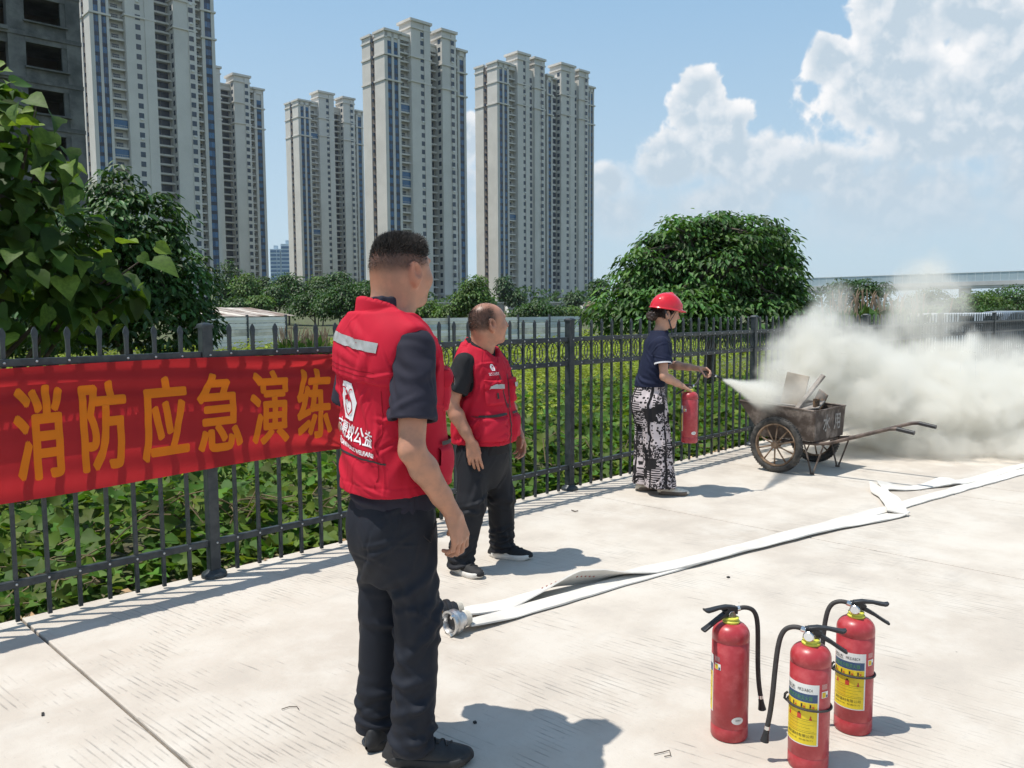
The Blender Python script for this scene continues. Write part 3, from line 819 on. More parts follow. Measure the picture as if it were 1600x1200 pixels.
# ------------------------------------------------------------------ vegetation
def leaf_shape(kind):
    """small leaf lying in x-y, stalk at the origin, growing along +y, slightly folded and drooping"""
    if kind == 'broad':       # heart shaped, big
        o = [(0, 0), (-.22, -.07), (-.42, .12), (-.46, .38), (-.28, .66), (0, 1.0), (.28, .66), (.46, .38), (.42, .12), (.22, -.07)]
    elif kind == 'lobed':     # three lobed
        o = [(0, 0), (-.20, -.04), (-.46, .16), (-.40, .40), (-.24, .48), (0, 1.0), (.24, .48), (.40, .40), (.46, .16), (.20, -.04)]
    elif kind == 'long':
        o = [(0, 0), (-.17, .25), (-.21, .58), (0, 1.0), (.21, .58), (.17, .25)]
    elif kind == 'tri':
        o = [(0, 0), (-.28, .45), (0, 1.0), (.28, .45)]
    V = [(x, y, abs(x) * 0.28 - 0.22 * y * y) for x, y in o]
    mid = (0, 0.45, -0.06)
    n = len(o)
    if kind in ('broad', 'lobed'):
        V.append(mid); F = [(i, (i + 1) % n, n) for i in range(n)]
        F = [(a, b, c) for a, b, c in F]
    elif kind == 'long': F = [(0, 3, 1), (1, 3, 2), (0, 5, 3), (5, 4, 3)]
    else: F = [(0, 2, 1), (0, 3, 2)]
    return np.array(V, float), np.array(F, int)
def frames(nrm, heading):
    n = nrm / np.linalg.norm(nrm, axis=1, keepdims=True)
    y = heading - n * (heading * n).sum(1, keepdims=True)
    y /= np.linalg.norm(y, axis=1, keepdims=True) + 1e-9
    x = np.cross(y, n)
    return np.stack([x, y, n], -1)            # columns
def scatter(shape, pos, nrm, heading, size):
    V, F = shape
    M = frames(nrm, heading)
    P = np.einsum('nij,kj->nki', M, V) * size[:, None, None] + pos[:, None, :]
    n, k = len(pos), len(V)
    Fo = (F[None] + (np.arange(n) * k)[:, None, None]).reshape(-1, 3)
    return P.reshape(-1, 3), Fo, k
def unit(n):
    v = rng.normal(size=(n, 3)); return v / np.linalg.norm(v, axis=1, keepdims=True)
def tints(n, k, lo=0.7, hi=1.35, warm=0.25):
    b = rng.uniform(lo, hi, n); w = rng.uniform(-warm, warm, n)
    t = np.stack([b * (1 + w), b, b * (1 - np.abs(w) * .6)], -1)
    return np.repeat(t, k, 0)
M_kudzu = mat('kudzu_leaf', (0.084, 0.150, 0.022), 0.60, var=0.2, scale=3, transl=0.34, tint=True, spec=0.25)
M_weed = mat('weed_blade', (0.235, 0.300, 0.042), 0.6, var=0.25, scale=0.5, transl=0.35, tint=True, spec=0.25)
M_bigleaf = mat('paulownia_leaf', (0.078, 0.155, 0.026), 0.60, var=0.18, scale=6, transl=0.36, tint=True, spec=0.25)
M_darkleaf = mat('dark_tree_leaf', (0.034, 0.078, 0.019), 0.55, var=0.25, scale=1.0, transl=0.22, tint=True, spec=0.4)
M_roundleaf = mat('round_tree_leaf', (0.044, 0.098, 0.022), 0.55, var=0.25, scale=0.8, transl=0.28, tint=True, spec=0.35)
M_midleaf = mat('green_tree_leaf', (0.040, 0.092, 0.020), 0.5, var=0.25, scale=0.6, transl=0.28, tint=True, spec=0.35)
M_paleleaf = mat('pale_tree_leaf', (0.085, 0.155, 0.035), 0.55, var=0.25, scale=0.6, transl=0.3, tint=True, spec=0.3)
M_bark = mat('bark', (0.085, 0.068, 0.052), 0.9, var=0.35, scale=6, bump=0.6, bscale=25, bdist=0.01)
M_stem = mat('vine_stem', (0.16, 0.12, 0.06), 0.8, var=0.3, scale=5)
M_plume = mat('reed_plume', (0.36, 0.25, 0.17), 0.9, var=0.25, scale=2, transl=0.2)
M_litter = mat('dry_litter', (0.26, 0.19, 0.11), 0.9, var=0.4, scale=6, tint=True)
def sw(s, w): # arrays along the fence / behind it -> x, y
    return FA.x + FD.x * s - FN.x * w, FA.y + FD.y * s - FN.y * w
def mound(s, w):
    return 0.30 + 0.20 * np.sin(s * 1.3 + 0.8 * w) * np.cos(w * 1.1 + 0.5 * s) + 0.10 * np.sin(s * 3.7 + 1) + 0.05 * np.sin(w * 5.1 + s)
def kudzu():
    n = 21000
    w = 0.16 + 7.0 * rng.random(n) ** 1.5; s = rng.uniform(-3.2, 13.0, n)
    x, y = sw(s, w)
    top = mound(s, w) * smooth01((w - 0.05) / 0.9) * (1 - 0.25 * smooth01((w - 4.5) / 2.5)) + 0.05
    lay = rng.random(n) ** 0.45
    z = terrain(x, y) + 0.02 + top * lay
    nrm = unit(n) * 0.75 + np.array([FN.x * .25, FN.y * .25, 0.95]); hd = unit(n) * [1, 1, .3]
    size = rng.uniform(0.075, 0.155, n)
    keep = w > 0.05 + size * 0.9
    pos = np.stack([x, y, z], -1)[keep]
    V, F, k = scatter(leaf_shape('lobed'), pos, nrm[keep], hd[keep], size[keep])
    t = tints(len(pos), k, 0.65, 1.45, 0.32)
    o = np_mesh('kudzu', V, F, M_kudzu, smooth=False, tint=t); tag(o, 'tangle of broad leaved vines covering the bank behind the fence', 'vines', kind='stuff')
    # creeping stems and dry litter close to the fence foot
    b = MB()
    for _ in range(90):
        s0 = random.uniform(-2, 9); w0 = random.uniform(0.25, 2.0); a = random.uniform(0, 6.28); pts = []
        for i in range(9):
            xx, yy = sw(s0, w0); pts.append(Vector((xx, yy, float(terrain(xx, yy)) + 0.05 + float(mound(s0, w0)) * 0.75 * random.uniform(.6, 1.15))))
            a += random.uniform(-.6, .6); s0 += math.cos(a) * .13; w0 = max(.2, w0 + math.sin(a) * .13)
        b.tube(pts, 0.0045, 5)
    o = b.build('vine_stems', M_stem); tag(o, 'thin pale vine stems trailing through the leaves behind the fence', 'stems', kind='stuff')
    n = 2600
    s = rng.uniform(-2.5, 9, n); w = 0.10 + rng.random(n) ** 2 * 0.8
    x, y = sw(s, w); z = terrain(x, y) + rng.uniform(0.005, 0.05, n)
    V, F, k = scatter(leaf_shape('tri'), np.stack([x, y, z], -1), unit(n) * .6 + [0, 0, 1], unit(n), rng.uniform(.03, .08, n))
    o = np_mesh('leaf_litter', V, F, M_litter, tint=tints(n, k, .6, 1.6, .2)); tag(o, 'dry brown litter along the foot of the fence', 'litter', kind='stuff')
kudzu()
def weeds():
    # upright weeds: stalks carrying small leaves, thick near, sparser far off
    Vs, Fs, Ts, off = [], [], [], 0
    for n, w0, w1, s0, s1, h0, h1, lf, per in ((4200, 3.2, 14, -6, 22, .35, .75, .10, 12), (5200, 12, 48, -25, 60, .5, 1.0, .26, 8)):
        w = rng.uniform(w0, w1, n); s = rng.uniform(s0, s1, n)
        x, y = sw(s, w); z = terrain(x, y)
        h = rng.uniform(h0, h1, n) * (0.75 + 0.35 * np.sin(x * .7) * np.cos(y * .6))
        base = np.stack([x, y, z], -1)
        lean = unit(n) * [.25, .25, 0]
        f = rng.random((n, per)) ** 0.7
        pos = base[:, None, :] + np.stack([lean[:, 0:1] * f * h[:, None], lean[:, 1:2] * f * h[:, None], f * h[:, None]], -1)
        pos = pos.reshape(-1, 3) + rng.normal(size=(n * per, 3)) * [.05, .05, .01]
        m = n * per
        hd = unit(m) * [1, 1, .2] + [0, 0, .55]; nr = unit(m) * .5 + [0, 0, .8]
        V, F, k = scatter(leaf_shape('tri'), pos, nr, hd, rng.uniform(.6, 1.3, m) * lf)
        t = np.repeat(np.repeat(np.stack([b_ := rng.uniform(.75, 1.3, n), b_ * rng.uniform(.92, 1.05, n), b_], -1), per, 0), k, 0)
        Vs.append(V); Fs.append(F + off); Ts.append(t); off += len(V)
    o = np_mesh('weeds', np.concatenate(Vs), np.concatenate(Fs), M_weed, tint=np.concatenate(Ts))
    tag(o, 'bright green weeds filling the open field behind the fence', 'weeds', kind='stuff')
weeds()
# ---- trees
def limb_tree(b, base, top, r0, clumps, r1=0.25):
    base, top = Vector(base), Vector(top)
    pts = [base.lerp(top, t) + Vector((math.sin(t * 5) * r0, math.cos(t * 4) * r0, 0)) * (t * .8) for t in (0, .2, .4, .6, .8, 1)]
    b.tube(pts, [r0 * (1 - .6 * t) for t in (0, .2, .4, .6, .8, 1)], 9)
    for c in clumps:
        t = random.uniform(.35, .95); p = base.lerp(top, t); c = Vector(c)
        mid = p.lerp(c, .5) + Vector((0, 0, (c - p).length * .12))
        b.tube([p, p.lerp(mid, .5), mid, mid.lerp(c, .6), c], [r0 * .38, r0 * .3, r0 * .22, r0 * .14, r0 * .05], 6)
def crown_points(ells, n, shell=0.55):
    """points spread through a union of ellipsoids, denser towards their skins; with outward directions"""
    vol = np.array([e[3] * e[4] * e[5] for e in ells]) ** (2 / 3); cnt = rng.multinomial(n, vol / vol.sum())
    P, O = [], []
    for e, m in zip(ells, cnt):
        u = unit(m); r = shell + (1 - shell) * rng.random(m) ** .6
        P.append(np.array(e[:3]) + u * np.array(e[3:6]) * r[:, None]); O.append(u)
    return np.concatenate(P), np.concatenate(O)
def tree(name, label, base, ells, n_ros, leaf, m, kind='long', per=7, r0=0.15, cat='tree', group=None, trunk_top=None, spread=0.16, shell=0.5, lo=.6, hi=1.4, droop=.5):
    """ells: crown ellipsoids in world space; foliage made of drooping leaf rosettes"""
    root = empty(name, base); tag(root, label, cat, group)
    B = np.array(base)
    top = Vector(trunk_top) if trunk_top else Vector((np.mean([e[0] for e in ells]), np.mean([e[1] for e in ells]), max(e[2] for e in ells)))
    b = MB(); cl = []
    for e in ells:
        for _ in range(5): u = unit(1)[0]; cl.append(np.array(e[:3]) + u * np.array(e[3:6]) * .6 - B)
    limb_tree(b, (0, 0, -.2), top - Vector(base), r0, cl)
    b.build('trunk', M_bark, root, True)
    P, O = crown_points(ells, n_ros, shell)
    m_ = len(P) * per
    ang = rng.uniform(0, 6.28, (len(P), 1)) + np.arange(per) * (6.283 / per) + rng.normal(0, .25, (len(P), per))
    rad = np.stack([np.cos(ang), np.sin(ang), -droop + rng.normal(0, .3, ang.shape)], -1) + O[:, None, :] * .45
    pos = P[:, None, :] + rad * spread * rng.uniform(.1, .9, ang.shape)[..., None] - B
    nr = np.stack([np.cos(ang) * .4, np.sin(ang) * .4, np.ones_like(ang)], -1) + O[:, None, :] * .35 + rng.normal(0, .35, rad.shape)
    V, F, k = scatter(leaf_shape(kind), pos.reshape(-1, 3), nr.reshape(-1, 3), rad.reshape(-1, 3), rng.uniform(.65, 1.2, m_) * leaf)
    br = np.repeat(rng.uniform(lo, hi, len(P)), per) * rng.uniform(.85, 1.15, m_); wm = np.repeat(rng.uniform(-.2, .22, len(P)), per)
    t = np.repeat(np.stack([br * (1 + wm), br, br * (1 - np.abs(wm) * .5)], -1), k, 0)
    o = np_mesh('crown', V, F, m, root, tint=t); o['kind'] = 'stuff'
    return root
def pell(px, py, Y, rx, rz, ry=None):       # crown lobe centred on a line of sight at depth Y, radii in metres
    p = at(px, py, Y); return (p.x, p.y, p.z, rx, ry or rx, rz)
def base_at(px, Y):
    p = at(px, 500, Y); return (p.x, p.y, float(terrain(p.x, p.y)))
def near_trees():
    # round tree behind the woman
    Y = 19.0
    E = [pell(1115, 420, Y, 1.35, .95), pell(1170, 372, Y, .85, .55), pell(1080, 372, Y, .75, .55), pell(1010, 430, Y, .75, .6), pell(1200, 428, Y + .5, .8, .8), pell(975, 470, Y - .4, .75, .45),
         pell(1060, 480, Y - 1, 1.2, .5), pell(1170, 490, Y - .5, 1.2, .5), pell(1120, 345, Y, .45, .25), pell(1210, 375, Y, .45, .35), pell(1020, 385, Y, .4, .28), pell(1225, 470, Y, .55, .5), pell(950, 490, Y, .55, .3)]
    for i in range(26):                        # sprigs that break the outline
        t = R_(-15 + 210 * i / 25); px, py = 1110 + math.cos(t) * (116 + 14 * math.sin(i * 2.3)), 444 - math.sin(t) * (86 + 12 * math.sin(i * 1.7)) - 6; r_ = random.uniform(.16, .36)
        E.append(pell(px + random.uniform(-12, 12), py + random.uniform(-8, 8), Y + random.uniform(-.9, .6), r_, r_ * .7))
    tree('broadleaf_tree', 'dense round dark green tree standing alone behind the person in the helmet', base_at(1110, Y), E, 2500, .165, M_roundleaf, 'long', 8, .16, spread=.25, lo=.45, hi=2.3, shell=.5)
    # dark tree behind the big leaved one
    Y = 12.0
    E = [pell(210, 350, Y, .75, .55), pell(170, 420, Y, .9, .7), pell(255, 430, Y, .6, .6), pell(185, 290, Y, .35, .3), pell(120, 480, Y, 1.0, .6), pell(250, 500, Y, .65, .5), pell(300, 440, Y + 1, .35, .5), pell(308, 500, Y + 1, .35, .35), pell(30, 470, Y + 1, 1.0, .9), pell(238, 370, Y, .4, .3), pell(60, 400, Y + 2, 1.0, .8)]
    tree('broadleaf_tree', 'dark leafy tree between the big leaved tree and the tallest tower', base_at(190, Y), E, 2600, .135, M_darkleaf, 'long', 7, .12, spread=.13, lo=.6, hi=1.9, shell=.5)
    # big leaved tree close behind the fence
    Y = 6.6
    E = [pell(20, 330, Y, .50, .55), pell(85, 390, Y, .45, .45), pell(20, 450, Y, .7, .5), pell(130, 470, Y + .4, .5, .3), pell(60, 260, Y, .28, .25), pell(-60, 300, Y, .6, .8), pell(-20, 200, Y, .3, .35), pell(5, 165, Y, .18, .25), pell(190, 460, Y + .2, .18, .22)]
    bx = base_at(-40, Y + .4)
    root = empty('paulownia_tree', bx); tag(root, 'tree with very large heart shaped leaves overhanging the fence', 'tree')
    b = MB(); B = np.array(bx)
    cl = [np.array(e[:3]) - B for e in E] + [np.array(at(x, y, Y)) - B for x, y in ((110, 250), (190, 420), (60, 150), (230, 400))]
    limb_tree(b, (0, 0, -.2), Vector(at(0, 330, Y)) - Vector(bx), .07, cl); b.build('trunk', M_bark, root, True)
    shp = leaf_shape('broad')
    # inner foliage as one mass
    P, O = crown_points(E, 640, .25)
    hd = O * .8 + unit(len(P)) * .6 + [0, 0, -.55]; nr = O * .7 + unit(len(P)) * .5 + [0, -.1, .8]
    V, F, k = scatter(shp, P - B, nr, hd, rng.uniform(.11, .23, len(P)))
    o = np_mesh('foliage', V, F, M_bigleaf, root, tint=tints(len(P), k, .35, .95, .2)); o['kind'] = 'stuff'  # darker tint range: shade of the crown's interior put into the leaf colour
    # leaves one can pick out, each its own object
    metas = []
    for j in range(4):
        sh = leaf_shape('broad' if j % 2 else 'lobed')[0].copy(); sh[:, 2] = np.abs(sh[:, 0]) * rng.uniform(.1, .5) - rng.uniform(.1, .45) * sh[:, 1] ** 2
        c = (0.55, 0.9, 1.25, 1.65)[j]; col = np.tile([c * (1 + .12 * j), c, c * .9], (len(sh), 1))  # brighter tints turn yellower: backlight put into the leaf colour
        me_o = np_mesh('leaf', sh, shp[1], M_bigleaf, tint=col); metas.append(me_o.data); bpy.data.objects.remove(me_o)
    spots = [(62, 196), (40, 180), (70, 260), (28, 232), (118, 300), (95, 320), (10, 250), (130, 330), (150, 392), (190, 380), (215, 392), (232, 410), (205, 430), (225, 440), (180, 405),
             (165, 430), (240, 385), (55, 170), (85, 180), (20, 160), (8, 140), (45, 215), (98, 230), (112, 262), (75, 290), (50, 300), (20, 290), (90, 270), (5, 100), (2, 200), (60, 240), (35, 265), (125, 280), (105, 250), (3, 110), (12, 125), (30, 145), (45, 160), (15, 180), (70, 205), (25, 205)]
    M4 = []
    for x, y in spots:
        p = at(x + random.uniform(-6, 6), y + random.uniform(-6, 6), Y - random.uniform(.1, .6)); M4.append((np.array(p), np.array([.15, -.6, .25])))
    P, O = crown_points(E, 170, .85)
    M4 += [(p, o_) for p, o_ in zip(P, O) if o_[1] < .35]
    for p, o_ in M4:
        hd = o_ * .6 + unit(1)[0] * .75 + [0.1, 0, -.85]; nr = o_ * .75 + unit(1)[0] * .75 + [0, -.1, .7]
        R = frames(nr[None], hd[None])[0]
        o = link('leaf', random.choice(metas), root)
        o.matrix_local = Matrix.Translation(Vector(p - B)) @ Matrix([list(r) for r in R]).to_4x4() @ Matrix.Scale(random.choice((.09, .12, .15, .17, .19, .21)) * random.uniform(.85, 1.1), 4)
near_trees()
def reeds(label, px, Y, py_base, n, h, m=M_paleleaf):
    p = at(px, py_base, Y); z = float(terrain(p.x, p.y)); root = empty('reed_clump', (p.x, p.y, z)); tag(root, label, 'reeds')
    nb = n * 16; a = rng.uniform(0, 6.28, nb); r = rng.random(nb) ** .6 * h * .42
    pos = np.stack([np.cos(a) * r, np.sin(a) * r, rng.random(nb) ** .8 * h * .62], -1)
    hd = np.stack([np.cos(a) * .55, np.sin(a) * .55, np.full(nb, .8)], -1) + rng.normal(0, .35, (nb, 3))
    V, F, k = scatter(leaf_shape('long'), pos, unit(nb), hd, rng.uniform(.25, .55, nb) * h * .55)
    V2 = V.copy(); o = np_mesh('blades', V2, F, m, root, tint=tints(nb, k, .7, 1.35, .25)); o['kind'] = 'stuff'
    b = MB()
    for i in range(n):
        a = random.uniform(0, 6.28); r = random.random() ** .6 * h * .5; x, y = math.cos(a) * r, math.sin(a) * r; hh = h * random.uniform(.72, 1.08)
        lx, ly = random.uniform(-.16, .16) * h, random.uniform(-.1, .1) * h
        b.tube([Vector((x, y, 0)), Vector((x + lx * .6, y + ly * .6, hh * .7)), Vector((x + lx * .85, y + ly, hh * .84)), Vector((x + lx * 1.1, y + ly, hh * .95)), Vector((x + lx * 1.35, y + ly, hh))],
               [.006 * h / 2, .006 * h / 2, .022 * h / 2, .018 * h / 2, .003], 5)
    o = b.build('plumes', M_plume, root); o['kind'] = 'stuff'
reeds('clump of tan plumed reeds left of the person in front', 478, 27, 520, 95, 1.75)
reeds('tall reed clump with dark plumes behind the smoke', 1345, 27, 520, 60, 2.55)
reeds('thin reed clump fading into the smoke beside the tall reeds', 1412, 30, 520, 26, 2.5)
reeds('dry reed clump at the foot of the widest tower', 872, 70, 500, 40, 2.4)
def far_trees():
    def ft(label, px, py, Y, rx, rz, m, n=520, group='trees at the foot of the towers', extra=(), name='leafy_tree', lo=.55, hi=1.5):
        E = [pell(px, py, Y, rx, rz)] + [pell(px + dx, py + dy, Y, rx * f, rz * f) for dx, dy, f in extra]
        lf = max(.10, Y * .0042)
        tree(name, label, base_at(px, Y), E, n, lf, m, 'tri', 5, max(.06, rx * .07), 'tree', group, spread=lf * 1.5, lo=lo, hi=hi, shell=.35)
    X = ((-22, 10, .7), (20, 8, .75), (4, -12, .6), (-10, -6, .6))
    ft('bushy light green tree standing above the hoarding between the two vested people', 738, 462, 62, 1.25, 1.25, M_paleleaf, 900, extra=((-18, 12, .7), (18, 10, .7), (4, -20, .55)), hi=1.5)
    ft('tall thin grey green tree left of the rusty shed', 358, 438, 130, 2.0, 3.2, M_midleaf, 420, extra=((8, 18, .8), (-8, 24, .8)))
    ft('olive tree behind the right end of the shed roof', 384, 447, 125, 1.8, 2.2, M_paleleaf, 380, extra=((6, 16, .9),))
    ft('dark tree between the shed and the blue buildings', 408, 455, 130, 2.2, 2.2, M_darkleaf, 420, extra=X)
    ft('dark green tree in front of the far blue buildings', 452, 450, 125, 2.3, 2.4, M_midleaf, 480, extra=X)
    ft('low tree below the far blue buildings', 432, 463, 115, 1.6, 1.2, M_midleaf, 320, extra=X)
    ft('purplish dark tree at the foot of the shortest tower', 504, 452, 125, 1.7, 1.6, M_darkleaf, 380, extra=((8, 8, .8),))
    ft('olive topped tree left of the purplish one', 497, 444, 128, 1.3, 1.3, M_paleleaf, 300)
    ft('feathery tree at the right foot of the shortest tower', 531, 445, 128, 2.3, 2.0, M_midleaf, 420, extra=X)
    ft('broad green tree behind the shoulder of the person in front', 545, 468, 80, 2.2, 1.5, M_midleaf, 900, extra=((-30, 8, .8), (30, -6, .8), (-8, -14, .6)))
    ft('green tree touching the neck of the person in front', 575, 455, 85, 1.5, 1.2, M_midleaf, 500, extra=((-10, 10, .8),))
    ft('round yellow green bush behind the shed', 406, 472, 100, 1.3, .9, M_paleleaf, 320)
    ft('low bush behind the shed roof', 372, 474, 100, 1.6, .7, M_midleaf, 300)
    ft('thicket above the reeds left of the person in front', 492, 470, 90, 2.0, 1.0, M_midleaf, 520, extra=X)
    ft('shrub below the chin of the person in front', 665, 480, 64, 1.3, .7, M_paleleaf, 420, extra=((-20, 4, .7), (22, 4, .7)))
    ft('shrub row left of the bush above the hoarding', 703, 486, 62, .9, .5, M_paleleaf, 260)
    ft('wide shrub behind the person in the open vest', 840, 484, 66, 1.5, .7, M_midleaf, 560, extra=((-26, 4, .7), (26, 2, .75), (0, -6, .7)))
    ft('shrub between the person in the open vest and the round tree', 893, 488, 68, 1.2, .55, M_paleleaf, 340, extra=((20, 4, .7),))
    ft('young tree against the widest tower, left corner', 788, 448, 190, 1.3, 2.6, M_darkleaf, 200)
    ft('small tree against the base of the widest tower', 806, 464, 190, 2.0, 1.6, M_darkleaf, 220)
    ft('small tree by the entrance of the widest tower', 896, 465, 200, 1.8, 1.3, M_darkleaf, 200)
    ft('green tree peeping out right of the widest tower', 938, 450, 130, 1.6, 1.6, M_midleaf, 260)
    ft('bright shrub at the right foot of the round tree', 1240, 470, 24, .45, .55, M_paleleaf, 420, 'shrubs behind the smoke')
    ft('dark shrub behind the tall reeds', 1318, 455, 34, .8, .55, M_darkleaf, 420, 'shrubs behind the smoke', extra=((28, -8, .7), (58, -6, .6)))
    ft('pale bush under the viaduct', 1452, 470, 60, 1.6, .8, M_midleaf, 420, 'shrubs behind the smoke', extra=X)
    ft('broad bush at the right edge under the viaduct', 1590, 462, 62, 2.2, .9, M_midleaf, 700, 'shrubs behind the smoke', extra=((-40, 6, .8), (-70, 14, .7), (20, 4, .8)))
    ft('bush left of the broad one under the viaduct', 1528, 470, 58, 1.5, .75, M_paleleaf, 520, 'shrubs behind the smoke', extra=((-24, 6, .8), (26, 6, .8)))
    ft('low bush row above the parked vehicles', 1500, 484, 46, 1.2, .4, M_midleaf, 420, 'shrubs behind the smoke', extra=((40, 2, .9), (80, 0, .9), (-40, 0, .8)))
far_trees()
def far_wood():
    # distant belt of trees that reads as one dark line
    n = 9000
    a = rng.uniform(R_(-55), R_(60), n); d = rng.uniform(250, 420, n)
    x, y = np.sin(a) * d, np.cos(a) * d
    z = terrain(x, y) + rng.random(n) ** .8 * (4.5 + 2.5 * np.sin(a * 37) + 1.5 * np.sin(a * 91))
    V, F, k = scatter(leaf_shape('tri'), np.stack([x, y, z], -1), unit(n) + [0, -.5, .6], unit(n), rng.uniform(1.4, 2.6, n))
    o = np_mesh('far_woods', V, F, M_midleaf, tint=tints(n, k, .6, 1.3, .2)); tag(o, 'distant belt of trees along the horizon', 'woods', kind='stuff')
far_wood()
# ------------------------------------------------------------------ fire extinguishers
M_red = mat('extinguisher_red', (0.43, 0.036, 0.045), 0.36, var=0.14, scale=26, coat=0.10, spec=0.45, col2=(0.47, 0.075, 0.08), lo=.40, hi=.78, bump=.12, bscale=90)
M_blackplastic = mat('black_plastic', (0.022, 0.022, 0.024), 0.45, var=0.15, scale=30, spec=0.4)
M_rubber = mat('black_rubber', (0.035, 0.031, 0.030), 0.65, var=0.15, scale=40)
M_chrome = mat('chrome', (0.70, 0.70, 0.70), 0.22, 1.0, var=0.08, scale=40)
M_yellowring = mat('yellow_neck_ring', (0.62, 0.60, 0.08), 0.5, var=0.08)
M_lab_white = mat('label_white', (0.74, 0.73, 0.70), 0.5, var=0.04)
M_lab_yellow = mat('label_yellow', (0.76, 0.57, 0.02), 0.45, var=0.05)
M_lab_yellow2 = mat('label_deep_yellow', (0.66, 0.44, 0.015), 0.45, var=0.05)
M_lab_blue = mat('label_blue', (0.035, 0.075, 0.16), 0.5, var=0.08)
M_lab_black = mat('label_ink', (0.02, 0.02, 0.02), 0.6)
M_lab_green = mat('label_green', (0.10, 0.30, 0.10), 0.6)
M_lab_red = mat('label_red', (0.62, 0.06, 0.03), 0.5)
EXT_R = 0.0665
def wrap(v2, a0, r):           # v2: metres along the wall, height -> on the cylinder
    a = a0 + v2[:, 0] / EXT_R
    return np.stack([np.cos(a) * r, np.sin(a) * r, v2[:, 1]], -1)
def patch(name, x0, x1, z0, z1, m, a0, parent, e=0.0006, oval=False):
    n = 24
    if oval:
        t = np.linspace(0, 6.2832, 33)[:-1]
        v = np.stack([(x0 + x1) / 2 + (x1 - x0) / 2 * np.cos(t), (z0 + z1) / 2 + (z1 - z0) / 2 * np.sin(t)], -1); f = [tuple(range(32))]
        v, f = subdivide_flat(v, f, .012)
    else:
        xs = np.linspace(x0, x1, n); v = np.concatenate([np.stack([xs, np.full(n, z0)], -1), np.stack([xs, np.full(n, z1)], -1)]); f = [(i, i + 1, n + i + 1, n + i) for i in range(n - 1)]
    return np_mesh(name, wrap(v, a0, EXT_R + e), f, m, parent, smooth=True)
def printed(name, txt, size, x, z, m, a0, parent, e=0.0016, width=None, bold=0.0):
    v, f = text_mesh(txt, size, bold)
    v = v[:, :2]
    if width: v = v * [width / v[:, 0].max(), 1]
    v, f = subdivide_flat(v, f, .006)
    return np_mesh(name, wrap(v + [x, z], a0, EXT_R + e), f, m, parent)
